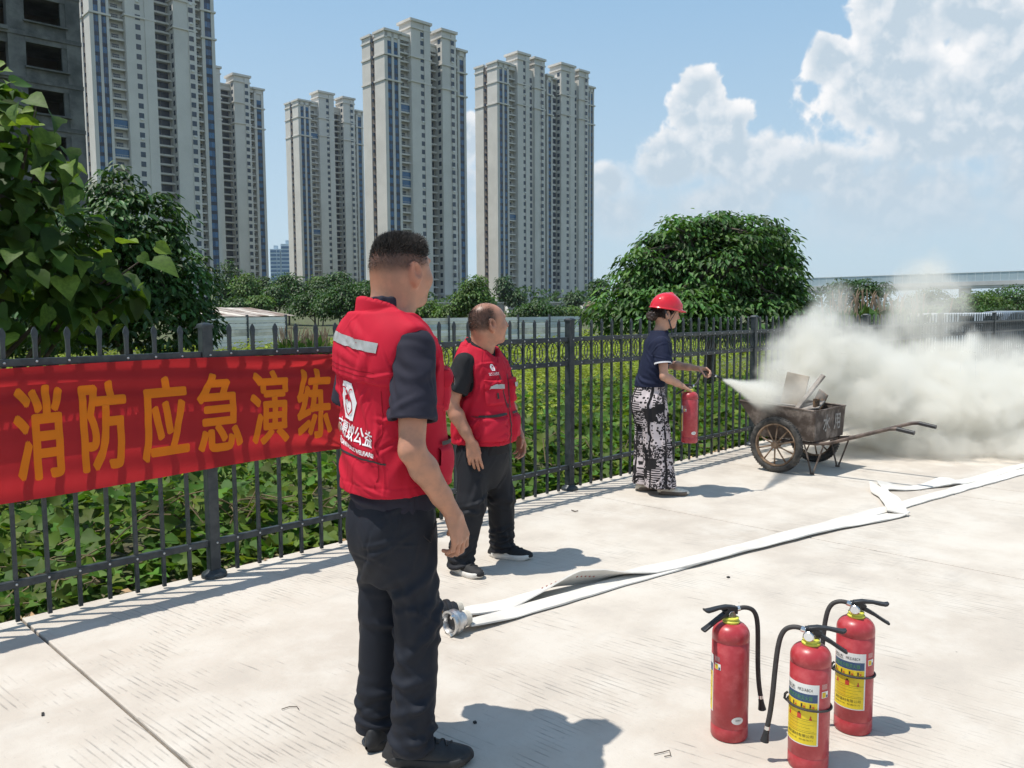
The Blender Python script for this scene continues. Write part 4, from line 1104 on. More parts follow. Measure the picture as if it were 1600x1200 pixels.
def extinguisher(label, loc, handle, lab, strap=True, hose=None, group='fire extinguishers standing on the concrete', tilt=(0, 0)):
    root = empty('fire_extinguisher', loc); root.rotation_euler = (tilt[0], tilt[1], 0); root.scale = (1, 1, .92)
    tag(root, label, 'extinguisher', group)
    r = EXT_R
    pr = [(r - .009, 0.0), (r - .003, .002), (r, .008), (r, .052), (r - .0012, .054), (r - .0012, .057), (r, .059), (r, .392), (r - .0016, .394), (r - .0016, .398), (r, .400), (r, .418)]
    for i in range(1, 11):
        t = i / 10 * math.pi / 2; pr.append((0.020 + (r - .020) * math.cos(t), .418 + .047 * math.sin(t)))
    MB().lathe(pr, 56).build('cylinder', M_red, root, True)
    MB().lathe([(.029, .463), (.031, .466), (.031, .471), (.025, .475), (.025, .479), (.028, .481), (.028, .484), (.022, .487)], 28).build('neck_ring', M_yellowring, root, True)
    MB().lathe([(.017, .484), (.017, .500), (.013, .505), (.013, .512)], 20).build('valve', mat('valve_brass', (0.25, 0.20, 0.12), 0.4, 0.8), root, True)
    Rz = Matrix.Rotation(handle, 4, 'Z')
    def L(x, y, z): return Rz @ Vector((x, y, z))
    b = MB()                                    # valve block, carrying lever (top) and grip (below)
    b.loft([[L(-.020, y, .498), L(.026, y, .496), L(.034, y, .512), L(.010, y, .527), L(-.020, y, .525)] for y in (-.012, .012)])
    b.build('valve_block', M_blackplastic, root)
    def bar(prof, w, name):
        q = MB(); q.loft([[L(x, s * ww, z0), L(x, s * ww, z1)][::1] + [L(x, -s * ww, z1), L(x, -s * ww, z0)] for (x, z0, z1, ww) in prof for s in (1,)])
        o = q.build(name, M_blackplastic, root, True); bv = o.modifiers.new('edge', 'BEVEL'); bv.width = .0025; bv.segments = 2; return o
    bar([(-.012, .516, .528, .013), (.02, .521, .534, .013), (.055, .521, .532, .0115), (.078, .516, .528, .013), (.098, .514, .525, .015), (.106, .517, .527, .014), (.111, .523, .530, .010)], .01, 'lever')
    bar([(.012, .496, .513, .012), (.03, .488, .505, .012), (.06, .472, .486, .011), (.090, .451, .464, .012), (.110, .439, .450, .014), (.116, .440, .448, .012)], .01, 'carry_grip')
    pr_ = MB().tube([L(.006 + .011 * math.cos(t), .0155, .500 + .011 * math.sin(t)) for t in np.linspace(0, 6.2832, 19)[:-1]], .0013, 6, closed=True); pr_.build('safety_pin', M_chrome, root, True)
    # gauge on the flank of the valve
    ga = handle - R_(112); gm = Matrix.Translation((math.cos(ga) * .014, math.sin(ga) * .014, .502)) @ Matrix.Rotation(ga, 4, 'Z') @ Matrix.Rotation(R_(90), 4, 'Y')
    g = MB().lathe([(.006, 0), (.006, .010), (.0175, .012), (.0185, .015), (.0185, .020), (.0160, .0225)], 24, gm).build('gauge', M_chrome, root, True)
    MB().lathe([(.0150, .0224), (.0150, .0230)], 20, gm).build('dial', M_lab_white, g)
    # hose: leaves the valve opposite the lever, loops over and hangs down
    if hose is None:
        hp = [(-.018, .513), (-.040, .519), (-.062, .517), (-.082, .505), (-.096, .480), (-.105, .44), (-.111, .39), (-.116, .33), (-.121, .26), (-.128, .19), (-.136, .135)]
        pts = [L(x, .012 * math.sin(i * .5), z) for i, (x, z) in enumerate(hp)]
    else: pts = [Vector(p) for p in hose]
    fine = []
    for i in range(len(pts) - 1):               # Catmull-Rom
        p0, p1, p2, p3 = pts[max(i - 1, 0)], pts[i], pts[i + 1], pts[min(i + 2, len(pts) - 1)]
        for t in (0, .25, .5, .75):
            fine.append(.5 * ((2 * p1) + (p2 - p0) * t + (2 * p0 - 5 * p1 + 4 * p2 - p3) * t * t + (3 * p1 - p0 - 3 * p2 + p3) * t ** 3))
    fine.append(pts[-1])
    h = MB().tube(fine, .0088, 12).build('hose', M_rubber, root, True)
    d = (pts[-1] - pts[-2]).normalized(); e = pts[-1]
    MB().tube([e - d * .004, e + d * .010], .0098, 14).build('ferrule', M_chrome, h, True)
    MB().tube([e + d * .010, e + d * .030, e + d * .058], [.0092, .0105, .0150], 14).build('nozzle', M_blackplastic, h, True)
    f0 = pts[0]; MB().tube([f0, f0 + (pts[1] - f0).normalized() * .016], .0105, 14).build('hose_nut', M_chrome, h, True)
    # paper label, a little creased at the corners, with its print
    if lab is not None:
        H0, H1, w = .108, .338, .064
        pl = patch('label', -w, w, H0, H1, M_lab_white, lab, root, .0005)
        patch('label_field', -w + .003, w - .005, H0 + .004, H1 - .068, M_lab_yellow, lab, pl, .0009)
        patch('label_field', -w + .022, -w + .060, H0 + .045, H0 + .118, M_lab_yellow2, lab, pl, .0012)
        patch('label_band', -w + .003, w - .005, H1 - .067, H1 - .036, M_lab_blue, lab, pl, .0009)
        for z, lw in ((.156, .001), (.205, .001), (.247, .0012)):
            patch('rule', -w + .004, w - .006, z, z + lw, M_lab_black, lab, pl, .0013)
        printed('print', 'MFZ/ABC4', .016, -.006, H1 - .027, M_lab_black, lab, pl, width=.048)
        printed('print', '四达', .019, -.056, H1 - .031, M_lab_black, lab, pl, width=.04)
        printed('print', '手提式干粉灭火器', .018, -.055, H1 - .060, M_lab_green, lab, pl, width=.098)
        printed('print', '消防器材有限公司', .013, -.050, H0 + .030, M_lab_black, lab, pl, width=.098)
        printed('print', '使用方法  检查压力', .006, -.050, H0 + .018, M_lab_black, lab, pl, width=.096)
        for i in range(7): patch('rule', -.054 + .002 * (i % 3), .050 - .006 * (i % 4), H0 + .054 + i * .006, H0 + .0548 + i * .006, M_lab_yellow2 if i % 2 else M_lab_black, lab, pl, .0013)
        for x in (-.048, -.018, .012, .040):    # four small pictures, then three
            patch('picture', x - .008, x + .010, .250, .266, M_lab_yellow2, lab, pl, .0012)
            patch('picture', x - .006, x - .001, .251, .264, M_lab_black, lab, pl, .0016)
            patch('picture', x + .002, x + .008, .251, .257, M_lab_red, lab, pl, .0016)
        patch('picture', -.044, -.034, .206, .218, M_lab_red, lab, pl, .0016); patch('picture', -.041, -.037, .218, .224, M_lab_red, lab, pl, .0016)
        patch('picture', -.006, .008, .206, .226, M_lab_red, lab, pl, .0016); patch('picture', -.002, .004, .226, .231, M_lab_black, lab, pl, .0016)
        patch('picture', .034, .042, .206, .212, M_lab_red, lab, pl, .0016); patch('picture', .036, .040, .212, .221, M_lab_red, lab, pl, .0016)
        st = patch('sticker', .073, .100, .288, .312, M_lab_white, lab, root, .0006)
        patch('sticker_field', .075, .089, .290, .309, M_lab_yellow2, lab, st, .0010); patch('sticker_field', .091, .098, .289, .299, M_lab_blue, lab, st, .0010)
        sg = mat('hologram', (0.42, 0.20, 0.20), 0.25, 0.4); patch('hologram', .073, .096, .320, .340, sg, lab, root, .0006)
        ov = patch('oval_sticker', .142, .186, .078, .108, M_lab_white, lab, root, .0007, True)
        printed('print', '合格证', .007, .155, .092, M_lab_black, lab, ov, .0014)
    if strap:
        q = MB(); q.tube([Vector((math.cos(t) * (r + .004), math.sin(t) * (r + .004), .238 + .006 * math.cos(t - lab))) for t in np.linspace(0, 6.2832, 49)[:-1]], .0042, 8, closed=True, up=(0, 0, 1))
        q.build('rubber_band', M_rubber, root, True)
        t = lab - R_(58); MB().tube([Vector((math.cos(t) * (r + a), math.sin(t) * (r + a), z)) for a, z in ((.004, .236), (.014, .245), (.012, .262), (.004, .27))], .0045, 8).build('band_clip', M_rubber, root, True)
    return root
g = lambda x, y: tuple(G(x, y))
extinguisher('red fire extinguisher whose lever points left and label is turned away', g(1139, 1148), R_(196), R_(139), False)
extinguisher('red fire extinguisher in front of the trio, foot at the lower edge', g(1262, 1194), R_(347), R_(221), True)
extinguisher('red fire extinguisher at the back right of the trio, casting a clear shadow', g(1332, 1137), R_(350), R_(226), True)

# ------------------------------------------------------------------ steel barrow
M_rustbody = mat('rusted_steel', (0.135, 0.098, 0.078), 0.85, 0.1, var=0.45, scale=7, bump=0.5, bscale=35, bdist=0.004, col2=(0.26, 0.215, 0.185), lo=.42, hi=.72)
M_rustwheel = mat('rusted_wheel', (0.20, 0.115, 0.065), 0.85, 0.1, var=0.4, scale=14, col2=(0.30, 0.21, 0.14))
M_tyre = mat('barrow_tyre', (0.032, 0.031, 0.031), 0.8, var=0.3, scale=20, bump=0.5, bscale=60, bdist=0.004, col2=(0.075, 0.068, 0.06))
M_pipe = mat('handle_pipe', (0.075, 0.055, 0.048), 0.55, 0.4, var=0.35, scale=9, col2=(0.16, 0.12, 0.10))
BC = Vector((2.81, 8.04, 0)); BF = Vector((0.69, -0.72, 0)).normalized(); BA = Vector((-BF.y, BF.x, 0))     # BF: handle side, BA: away along the axle
BANG = math.atan2(BF.y, BF.x)
def barrow():
    root = empty('barrow', BC, BANG)            # local x towards the handles, local y along the axle away from the camera
    tag(root, 'rusty two wheeled steel barrow with long pipe handles in front of the smoke', 'barrow')
    AZ = .268
    # tray with a sloping nose, sheet walls with thickness
    o = [(-.44, .655), (.345, .612), (.335, .322), (-.20, .322)]      # side outline x, z
    W0, W1 = .325, .30
    def side(y, name):
        q = MB(); q.prism(o, lambda x, z, h: Vector((x, y * (W0 if z > .5 else W1) + h, z)), -.003, .003); return q.build(name, M_rustbody, root)
    side(-1, 'side_plate'); side(1, 'side_plate')
    def quad(a, b, c, d, t, name):
        n = (Vector(b) - Vector(a)).cross(Vector(d) - Vector(a)).normalized() * t
        P = [Vector(p) for p in (a, b, c, d)]
        return MB().loft([P, [p + n for p in P]]).build(name, M_rustbody, root)
    quad((.345, -W0, .612), (.345, W0, .612), (.335, W1, .322), (.335, -W1, .322), .005, 'end_plate')
    quad((-.44, -W0, .655), (-.44, W0, .655), (-.20, W1, .322), (-.20, -W1, .322), .005, 'nose_plate')
    quad((-.20, -W1, .324), (.335, -W1, .324), (.335, W1, .324), (-.20, W1, .324), .005, 'floor_plate')
    rim = MB(); rp = [Vector((-.44, -W0, .655)), Vector((.345, -W0, .612)), Vector((.345, W0, .612)), Vector((-.44, W0, .655))]
    for i in range(4): rim.tube([rp[i], rp[i].lerp(rp[(i + 1) % 4], .33) + Vector((0, 0, -.004)), rp[i].lerp(rp[(i + 1) % 4], .7) + Vector((0, 0, .003)), rp[(i + 1) % 4]], .0085, 8)
    rim.build('rim', M_rustbody, root, True)
    MB().tube([Vector((.350, -W0 - .004, .60)), Vector((.340, -W1 - .004, .33))], .010, 6).build('corner_seam', M_rustbody, root, True)
    # chalky painted characters on the end plate
    mw = mat('faded_white_paint', (0.30, 0.28, 0.26), 0.9, var=0.35, scale=30)
    for ch, y0 in (('水', -.15), ('用', .08)):
        v, f = text_mesh(ch, .17, .003); v, f = subdivide_flat(v[:, :2], f, .02)
        np_mesh('painted_character', np.stack([np.full(len(v), .3525) - (v[:, 1] < .05) * 0, v[:, 0] * .85 + y0, v[:, 1] + .40], -1) - np.stack([(.612 - v[:, 1] - .40) * .034, 0 * v[:, 0], 0 * v[:, 0]], -1), f, mw, root)
    # axle, wheels
    MB().tube([Vector((0, -.43, AZ)), Vector((0, .43, AZ))], .014, 10).build('axle', M_pipe, root, True)
    for s in (-1, 1):
        w = MB()
        prof = []                                # tyre
        Rm, tr = .235, .034
        rg = []
        for i in range(56):
            a = 2 * math.pi * i / 56
            rg.append([Vector((math.cos(a) * (Rm + tr * math.cos(t)), .030 * math.sin(t), math.sin(a) * (Rm + tr * math.cos(t)))) for t in np.linspace(0, 2 * math.pi, 15)[:-1]])
        n = 14; v = [p for r_ in rg for p in r_]; f = [(i * n + k, i * n + (k + 1) % n, ((i + 1) % 56) * n + (k + 1) % n, ((i + 1) % 56) * n + k) for i in range(56) for k in range(n)]
        w.add(v, f)
        ty = w.build('wheel', M_tyre, root, 'all'); ty.location = (0, s * .39, AZ)
        ty.rotation_euler = (0, random.random(), 0)
        tread = MB()
        for i in range(64):
            a = 2 * math.pi * i / 64
            for q in (-1, 1):
                M = Matrix.Rotation(-a, 4, 'Y') @ Matrix.Translation((Rm + tr - .0025, q * .010, 0)) @ Matrix.Rotation(R_(25 * q), 4, 'X')
                tread.box((0, 0, 0), (.008, .014, .010), None); tread.v[-8:] = [tuple(M @ Vector(p)) for p in tread.v[-8:]]
        t_o = tread.build('tread', M_tyre, ty); t_o['kind'] = 'stuff'
        rm = MB().lathe([(.196, -.024), (.206, -.022), (.206, .022), (.196, .024), (.190, .012), (.190, -.012)], 48, Matrix.Rotation(R_(90), 4, 'X'), ring=True).build('rim', M_rustwheel, ty, True)
        MB().lathe([(.014, -.05), (.030, -.05), (.034, -.03), (.034, .03), (.030, .05), (.014, .05)], 20, Matrix.Rotation(R_(90), 4, 'X')).build('hub', M_rustwheel, ty, True)
        sp = MB().tube([Vector((.028, -.018, 0)), Vector((.11, -.010, 0)), Vector((.196, 0, 0))], [.0085, .0075, .0085], 8).mesh('spoke', M_rustwheel, True)
        for i in range(10): link('spoke', sp, ty).rotation_euler = (0, 2 * math.pi * i / 10, 0)
    # frame pipes run under the tray into the handles
    for s in (-1, 1):
        y = s * .27
        pts = [Vector((-.15, y, .300)), Vector((.15, y, .296)), Vector((.34, y, .300)), Vector((.46, y, .318)), Vector((.70, y * .98, .400)), Vector((.92, y * .96, .478)), Vector((1.00, y * .95, .505)), Vector((1.06, y * .95, .513)), Vector((1.20, y * .95, .492))]
        h = MB().tube(pts, .0165, 12).build('handle', M_pipe, root, True)
        MB().tube([pts[-1].lerp(pts[-2], .98), pts[-1] + (pts[-1] - pts[-2]).normalized() * .012], .0185, 12).build('grip', M_blackplastic, h, True)
        lg = MB()
        for x0, x1 in ((.22, .30), (.42, .315)): lg.tube([Vector((x0, y, .30 if x0 < .3 else .312)), Vector(((x0 + x1) / 2, y, .16)), Vector((x1, y, .012))], .0085, 8)
        lg.tube([Vector((.288, y, .012)), Vector((.327, y, .012))], .0095, 8)
        lg.build('leg', M_rustbody, root, True)
    for x in (-.12, .30): MB().tube([Vector((x, -.27, .300)), Vector((x, .27, .300))], .013, 8).build('crossbar', M_pipe, root, True)
barrow()
def rubbish():
    mw = mat('weathered_board', (0.30, 0.265, 0.235), 0.9, var=0.3, scale=8, bump=.3, bscale=60)
    mk = mat('cardboard', (0.42, 0.36, 0.29), 0.9, var=0.12, scale=6)
    mch = mat('charred_wood', (0.05, 0.038, 0.03), 0.9, var=0.5, scale=20, col2=(0.22, 0.13, 0.07))
    def slab(name, label, a, b, w, t, m, roll=0.0, cat='board'):
        a, b = Vector(a), Vector(b); d = b - a; q = d.to_track_quat('X', 'Z')
        W = Matrix.Translation(BC) @ Matrix.Rotation(BANG, 4, 'Z')
        o = MB().box((d.length / 2, 0, 0), (d.length, w, t), None, min(w, t) * .15).build(name, m)
        o.matrix_world = W @ (Matrix.Translation(a) @ q.to_matrix().to_4x4() @ Matrix.Rotation(roll, 4, 'X'))
        tag(o, label, cat)
    slab('board', 'pale cardboard sheet leaning upright in the barrow', (-.10, -.02, .38), (-.02, .06, .92), .24, .012, mk, .75, 'cardboard')
    slab('board', 'grey plank rising steeply through the smoke in the barrow', (-.06, -.14, .42), (.22, .10, .92), .055, .022, mw, .4)
    slab('board', 'wide grey board lying along the barrow tray', (-.30, -.05, .52), (.25, .02, .64), .20, .016, mw, .25)
    slab('plank', 'short plank sticking out over the nose of the barrow', (-.54, .06, .70), (.02, .0, .52), .07, .022, mw, .15, 'plank')
    slab('plank', 'thin lath lying crosswise near the barrow nose', (-.22, -.18, .64), (.10, .05, .60), .03, .014, mw, .3, 'plank')
    slab('stick', 'charred stub of wood by the end plate of the barrow', (.24, -.06, .40), (.22, -.04, .70), .05, .045, mch, .2, 'stick')
    slab('board', 'dark scrap board leaning against the far side of the barrow', (.0, .22, .36), (.16, .24, .74), .16, .015, mch, .9)
rubbish()
# ------------------------------------------------------------------ canvas fire hose laid flat, doubled back on itself
M_canvas = mat('hose_canvas', (0.62, 0.59, 0.54), 0.9, var=0.10, scale=5, bump=.4, bscale=300, bdist=.001)
M_hoseside = mat('hose_lining', (0.30, 0.20, 0.15), 0.9, var=0.2, scale=10)
def hose():
    root = empty('fire_hose', (0, 0, 0)); tag(root, 'long white canvas fire hose lying flat and doubled across the concrete', 'hose')
    def ribbon(pts, name, w=.125, step=.03):
        P = [Vector(p[:3]) for p in pts]; Rl = [p[3] if len(p) > 3 else 0 for p in pts]; Wd = [p[4] if len(p) > 4 else 1 for p in pts]
        out = []
        for i in range(len(P) - 1):
            p0, p1, p2, p3 = P[max(i - 1, 0)], P[i], P[i + 1], P[min(i + 2, len(P) - 1)]
            n = max(2, int((p2 - p1).length / step))
            for j in range(n):
                t = j / n
                out.append((.5 * ((2 * p1) + (p2 - p0) * t + (2 * p0 - 5 * p1 + 4 * p2 - p3) * t * t + (3 * p1 - p0 - 3 * p2 + p3) * t ** 3), Rl[i] + (Rl[i + 1] - Rl[i]) * t, Wd[i] + (Wd[i + 1] - Wd[i]) * t))
        out.append((P[-1], Rl[-1], Wd[-1]))
        rings = []
        for i, (p, rl, wd) in enumerate(out):
            d = (out[min(i + 1, len(out) - 1)][0] - out[max(i - 1, 0)][0]); d.z = 0; d.normalize()
            n = Vector((-d.y, d.x, 0)); n = n * math.cos(rl) + Vector((0, 0, math.sin(rl)))
            u = d.cross(n) * -1; u = n.cross(d) * -1 if u.z < 0 else u
            hw = w / 2 * wd; th = .0035 + .003 * (.5 + .5 * math.sin(i * .31 + math.sin(i * .11) * 2)); wob = .003 * math.sin(i * .23) + .002 * math.sin(i * .61)
            p = p + n * wob
            rings.append([p - n * hw, p - n * hw * .96 + u * th * 1.3, p - n * hw * .4 + u * th * 1.5, p + n * hw * .1 + u * th * (1.2 + .5 * math.sin(i * .17)), p + n * hw * .6 + u * th * 1.6, p + n * hw * .96 + u * th * 1.3, p + n * hw, p + n * hw * .9 - u * .002, p - n * hw * .9 - u * .002])
        return MB().loft(rings).build(name, M_canvas, root, True)
    z = .005
    ribbon([(-.225, 3.885, .030, 0, .62), (-.14, 3.95, .022, 0, .8), (-.02, 4.06, .012), (.20, 4.24, .008), (.75, 4.67, .006), (1.44, 5.19, .006), (2.04, 5.63, .006), (2.95, 6.28, .007), (3.9, 6.99, .006), (4.92, 7.74, .006), (6.0, 8.52, .006), (8.2, 10.2, .006)], 'strand')
    ribbon([(-.265, 4.025, .034, 0, .62), (-.18, 4.08, .026, .1, .85), (-.05, 4.19, .012, .05), (.10, 4.32, .024, -.25), (.24, 4.42, .046, -.6, 1.0), (.36, 4.50, .052, -.95, 1.0), (.50, 4.58, .038, -.85), (.66, 4.67, .024, -.30), (.82, 4.76, .018, .05), (1.10, 4.92, .018, 0), (1.46, 5.17, .018, 0), (1.9, 5.47, .018, 0), (2.3, 5.73, .015, 0), (2.65, 5.92, .010, 0), (2.86, 6.04, .010, 0), (2.96, 6.12, .016, -.15)], 'strand')
    ribbon([(2.90, 6.06, .024, .15), (2.95, 6.18, .026, .05), (3.02, 6.40, .030, 0), (3.08, 6.62, .018, 0), (3.11, 6.82, .014, 0), (3.17, 7.00, .040, .3)], 'strand', .15)
    ribbon([(3.16, 6.95, .046, .5), (3.24, 6.96, .034, .35), (3.40, 6.97, .012, .05), (3.62, 7.06, .010, 0), (3.80, 7.12, .040, .35), (3.92, 7.18, .030, .25), (4.10, 7.27, .009, 0), (4.9, 7.88, .007, 0), (6.0, 8.68, .007, 0), (8.1, 10.4, .007, 0)], 'strand')
    # red stencilled marks on the twisted length
    mr = mat('stencil_red', (0.35, 0.10, 0.08), 0.9)
    mk = MB()
    for i in range(13):
        t = i / 12; p = Vector((.16 + .30 * t, 4.36 + .185 * t, .046 + .024 * math.sin(t * 3.1)))
        mk.box(p, (.007, .003, .010), Matrix.Rotation(.5, 4, 'Z') @ Matrix.Rotation(R_(45), 4, 'X'))
    o = mk.build('stencil_marks', mr, root); o['kind'] = 'stuff'
    for (x, y), ang, m2, lm in (((-.285, 3.838), R_(222), M_chrome, M_blackplastic), ((-.335, 3.975), R_(205), M_blackplastic, mat('coupling_seal', (0.45, 0.22, 0.05), 0.6))):
        Mx = Matrix.Translation((x, y, .061)) @ Matrix.Rotation(ang, 4, 'Z') @ Matrix.Rotation(R_(90), 4, 'Y')
        c = MB().lathe([(.030, -.085), (.036, -.08), (.036, -.055), (.044, -.045), (.044, -.025), (.057, -.018), (.060, -.012), (.060, .004), (.052, .010), (.052, .020), (.060, .024), (.060, .032), (.050, .034), (.044, .020), (.040, .0)], 36, Mx, ring=True).build('coupling', mat('cast_aluminium', (0.55, 0.55, 0.55), 0.35, .9, var=.15, scale=30) if m2 is M_chrome else M_blackplastic, root, True)
        MB().lathe([(.0395, -.002), (.0395, .006), (.026, .010), (.010, .010)], 28, Mx).build('seal', lm, c, True)
        for i in range(3):
            lug = MB(); a = 2 * math.pi * i / 3 + .4; v0 = 0; lug.box((0, 0, 0), (.020, .014, .016), None, .003); R4 = Mx @ Matrix.Rotation(a, 4, 'Z') @ Matrix.Translation((.052, 0, .036)); lug.v[v0:] = [tuple(R4 @ Vector(p)) for p in lug.v[v0:]]; lug.build('lug', M_chrome, c)
        tie = MB()
        for k in range(5): tie.tube([Mx @ Vector((.037 * math.cos(t), .037 * math.sin(t), -.058 - .006 * k)) for t in np.linspace(0, 6.2832, 25)[:-1]], .0022, 5, closed=True)
        tie.build('binding_wire', mat('binding_cord', (0.62, 0.58, 0.50), .8), c, True)
hose()
def scraps():
    mw = mat('rusty_wire', (0.10, 0.075, 0.055), 0.7, .4)
    def wire(label, pts, r=.003):
        P = [G(x, y, .004 + r) for x, y in pts]; c = P[0].copy(); c.z = 0
        o = MB().tube([p - c for p in P], r, 6).build('wire_scrap', mw, None, True); o.location = c; tag(o, label, 'wire', 'bits of wire on the concrete')
    wire('bent rusty rod beside the leg of the person in front', [(640, 1012), (668, 1013), (682, 1018), (680, 1024)], .0042)
    wire('thin curl of wire on the concrete at lower left', [(440, 1108), (452, 1104), (464, 1104), (467, 1108)], .0016)
    wire('small wire loop at the lower edge beside the extinguishers', [(1022, 1178), (1036, 1175), (1046, 1172), (1048, 1180), (1038, 1182)], .0016)
    wire('short dark wire on the sunlit concrete beyond the hose', [(893, 797), (899, 799), (903, 798)], .004)
    def chip(label, px, py, d):
        o = MB().box((0, 0, .004), d, Matrix.Rotation(.5, 3, 'Z'), .001).build('litter_scrap', M_lab_black); o.location = G(px, py); tag(o, label, 'litter', 'bits of litter on the concrete')
    chip('small black tag on the concrete at far left', 67, 1117, (.010, .028, .003))
    chip('dark pebble in the shadow of the person in front', 742, 1130, (.012, .012, .008))
    chip('dark crumb beyond the extinguishers', 1138, 903, (.016, .014, .010))
scraps()
# ------------------------------------------------------------------ figures: distance-field bodies and clothes
class Field:
    """signed distance on a grid; solids are blended in, then the zero surface is meshed"""
    def __init__(s, lo, hi, h):
        s.h = h; s.lo = np.array(lo, float); n = np.ceil((np.array(hi) - s.lo) / h).astype(int) + 1
        s.n = n; s.d = np.full(n, 0.5, np.float32)
        s.ax = [s.lo[i] + h * np.arange(n[i]) for i in range(3)]
    def box(s, lo, hi, pad):
        i0 = np.clip(np.floor((np.array(lo) - pad - s.lo) / s.h).astype(int), 0, s.n - 1)
        i1 = np.clip(np.ceil((np.array(hi) + pad - s.lo) / s.h).astype(int) + 1, 1, s.n)
        sl = tuple(slice(a, max(b, a + 1)) for a, b in zip(i0, i1))
        P = np.meshgrid(*[s.ax[i][sl[i]].astype(np.float32) for i in range(3)], indexing='ij', sparse=True)
        return sl, P
    def join(s, sl, d, k, op='add'):
        a = s.d[sl]
        if op == 'add':
            if k > 0:
                h = np.clip(.5 + .5 * (a - d) / k, 0, 1); s.d[sl] = a + (d - a) * h - k * h * (1 - h)
            else: s.d[sl] = np.minimum(a, d)
        elif op == 'cut':
            if k > 0:
                h = np.clip(.5 - .5 * (a + d) / k, 0, 1); s.d[sl] = a + (-d - a) * h + k * h * (1 - h)
            else: s.d[sl] = np.maximum(a, -d)
        return s
    def cone(s, a, b, ra, rb, k=.01, op='add', flat=None):
        """tapered capsule; flat = (direction, factor) squeezes it along a direction"""
        a, b = np.array(a, float), np.array(b, float); m = max(ra, rb)
        sl, (X, Y, Z) = s.box(np.minimum(a, b) - m, np.maximum(a, b) + m, k + 2 * s.h)
        ab = b - a; L = max(ab @ ab, 1e-9)
        t = np.clip(((X - a[0]) * ab[0] + (Y - a[1]) * ab[1] + (Z - a[2]) * ab[2]) / L, 0, 1)
        dx, dy, dz = X - a[0] - t * ab[0], Y - a[1] - t * ab[1], Z - a[2] - t * ab[2]
        if flat is not None:
            v, f = np.array(flat[0], float), flat[1]; v = v / np.linalg.norm(v)
            q = (dx * v[0] + dy * v[1] + dz * v[2]) * (f - 1); dx, dy, dz = dx + q * v[0], dy + q * v[1], dz + q * v[2]
        return s.join(sl, np.sqrt(dx * dx + dy * dy + dz * dz) - (ra + (rb - ra) * t), k, op)
    def chain(s, pts, rs, k=.01, **kw):
        for i in range(len(pts) - 1): s.cone(pts[i], pts[i + 1], rs[i], rs[i + 1], k, **kw)
        return s
    def ell(s, c, r, k=.01, R=None, op='add'):
        c, r = np.array(c, float), np.array(r, float); m = r.max() if R is not None else r
        sl, (X, Y, Z) = s.box(c - m, c + m, k + 2 * s.h)
        x, y, z = X - c[0], Y - c[1], Z - c[2]
        if R is not None:
            R = np.array(R)
            x, y, z = (R[0][0] * x + R[1][0] * y + R[2][0] * z, R[0][1] * x + R[1][1] * y + R[2][1] * z, R[0][2] * x + R[1][2] * y + R[2][2] * z)
        q = np.sqrt((x / r[0]) ** 2 + (y / r[1]) ** 2 + (z / r[2]) ** 2)
        g = np.sqrt((x / r[0] ** 2) ** 2 + (y / r[1] ** 2) ** 2 + (z / r[2] ** 2) ** 2) + 1e-6
        return s.join(sl, q * (q - 1) / g, k, op)
    def sect(s, S_, k=.01, p=2.3, op='add', grow=0.0):
        """stack of rounded cross sections (z, cx, cy, ax, ay)"""
        S_ = sorted(S_); A = np.array(S_, float); A[:, 3:5] += grow
        lo = [min(A[:, 1] - A[:, 3]), min(A[:, 2] - A[:, 4]), A[0, 0]]; hi = [max(A[:, 1] + A[:, 3]), max(A[:, 2] + A[:, 4]), A[-1, 0]]
        sl, (X, Y, Z) = s.box(lo, hi, k + 4 * s.h)
        zz = Z[0, 0]
        # smooth interpolation through the sections
        def interp(col):
            z = A[:, 0]; v = A[:, col]
            m = np.gradient(v, z); i = np.clip(np.searchsorted(z, zz) - 1, 0, len(z) - 2)
            hh = z[i + 1] - z[i]; t = np.clip((zz - z[i]) / hh, 0, 1)
            return ((2 * t ** 3 - 3 * t ** 2 + 1) * v[i] + (t ** 3 - 2 * t ** 2 + t) * hh * m[i] + (-2 * t ** 3 + 3 * t ** 2) * v[i + 1] + (t ** 3 - t ** 2) * hh * m[i + 1])
        cx, cy, ax, ay = (interp(c).reshape(1, 1, -1).astype(np.float32) for c in (1, 2, 3, 4))
        q = ((np.abs(X - cx) / ax) ** p + (np.abs(Y - cy) / ay) ** p) ** (1 / p)
        d = (q - 1) * np.minimum(ax, ay)
        d = np.maximum(d, np.maximum(A[0, 0] - Z, Z - A[-1, 0]))
        return s.join(sl, d, k, op)
    def below(s, z): s.d = np.maximum(s.d, (s.ax[2] - z).reshape(1, 1, -1).astype(np.float32)); return s       # keep what is under z
    def above(s, z): s.d = np.maximum(s.d, (z - s.ax[2]).reshape(1, 1, -1).astype(np.float32)); return s
    def mesh(s):
        """naive surface nets"""
        d = s.d; ins = d < 0
        n = np.array(d.shape) - 1
        c = [ins[i:i + n[0], j:j + n[1], k:k + n[2]] for i in (0, 1) for j in (0, 1) for k in (0, 1)]
        cnt = sum(q.astype(np.int8) for q in c); act = (cnt > 0) & (cnt < 8)
        idx = np.argwhere(act); vid = np.full(n, -1, np.int64); vid[act] = np.arange(len(idx))
        acc = np.zeros((len(idx), 3)); w = np.zeros(len(idx))
        corner = [(i, j, k) for i in (0, 1) for j in (0, 1) for k in (0, 1)]
        val = {q: d[idx[:, 0] + q[0], idx[:, 1] + q[1], idx[:, 2] + q[2]].astype(float) for q in corner}
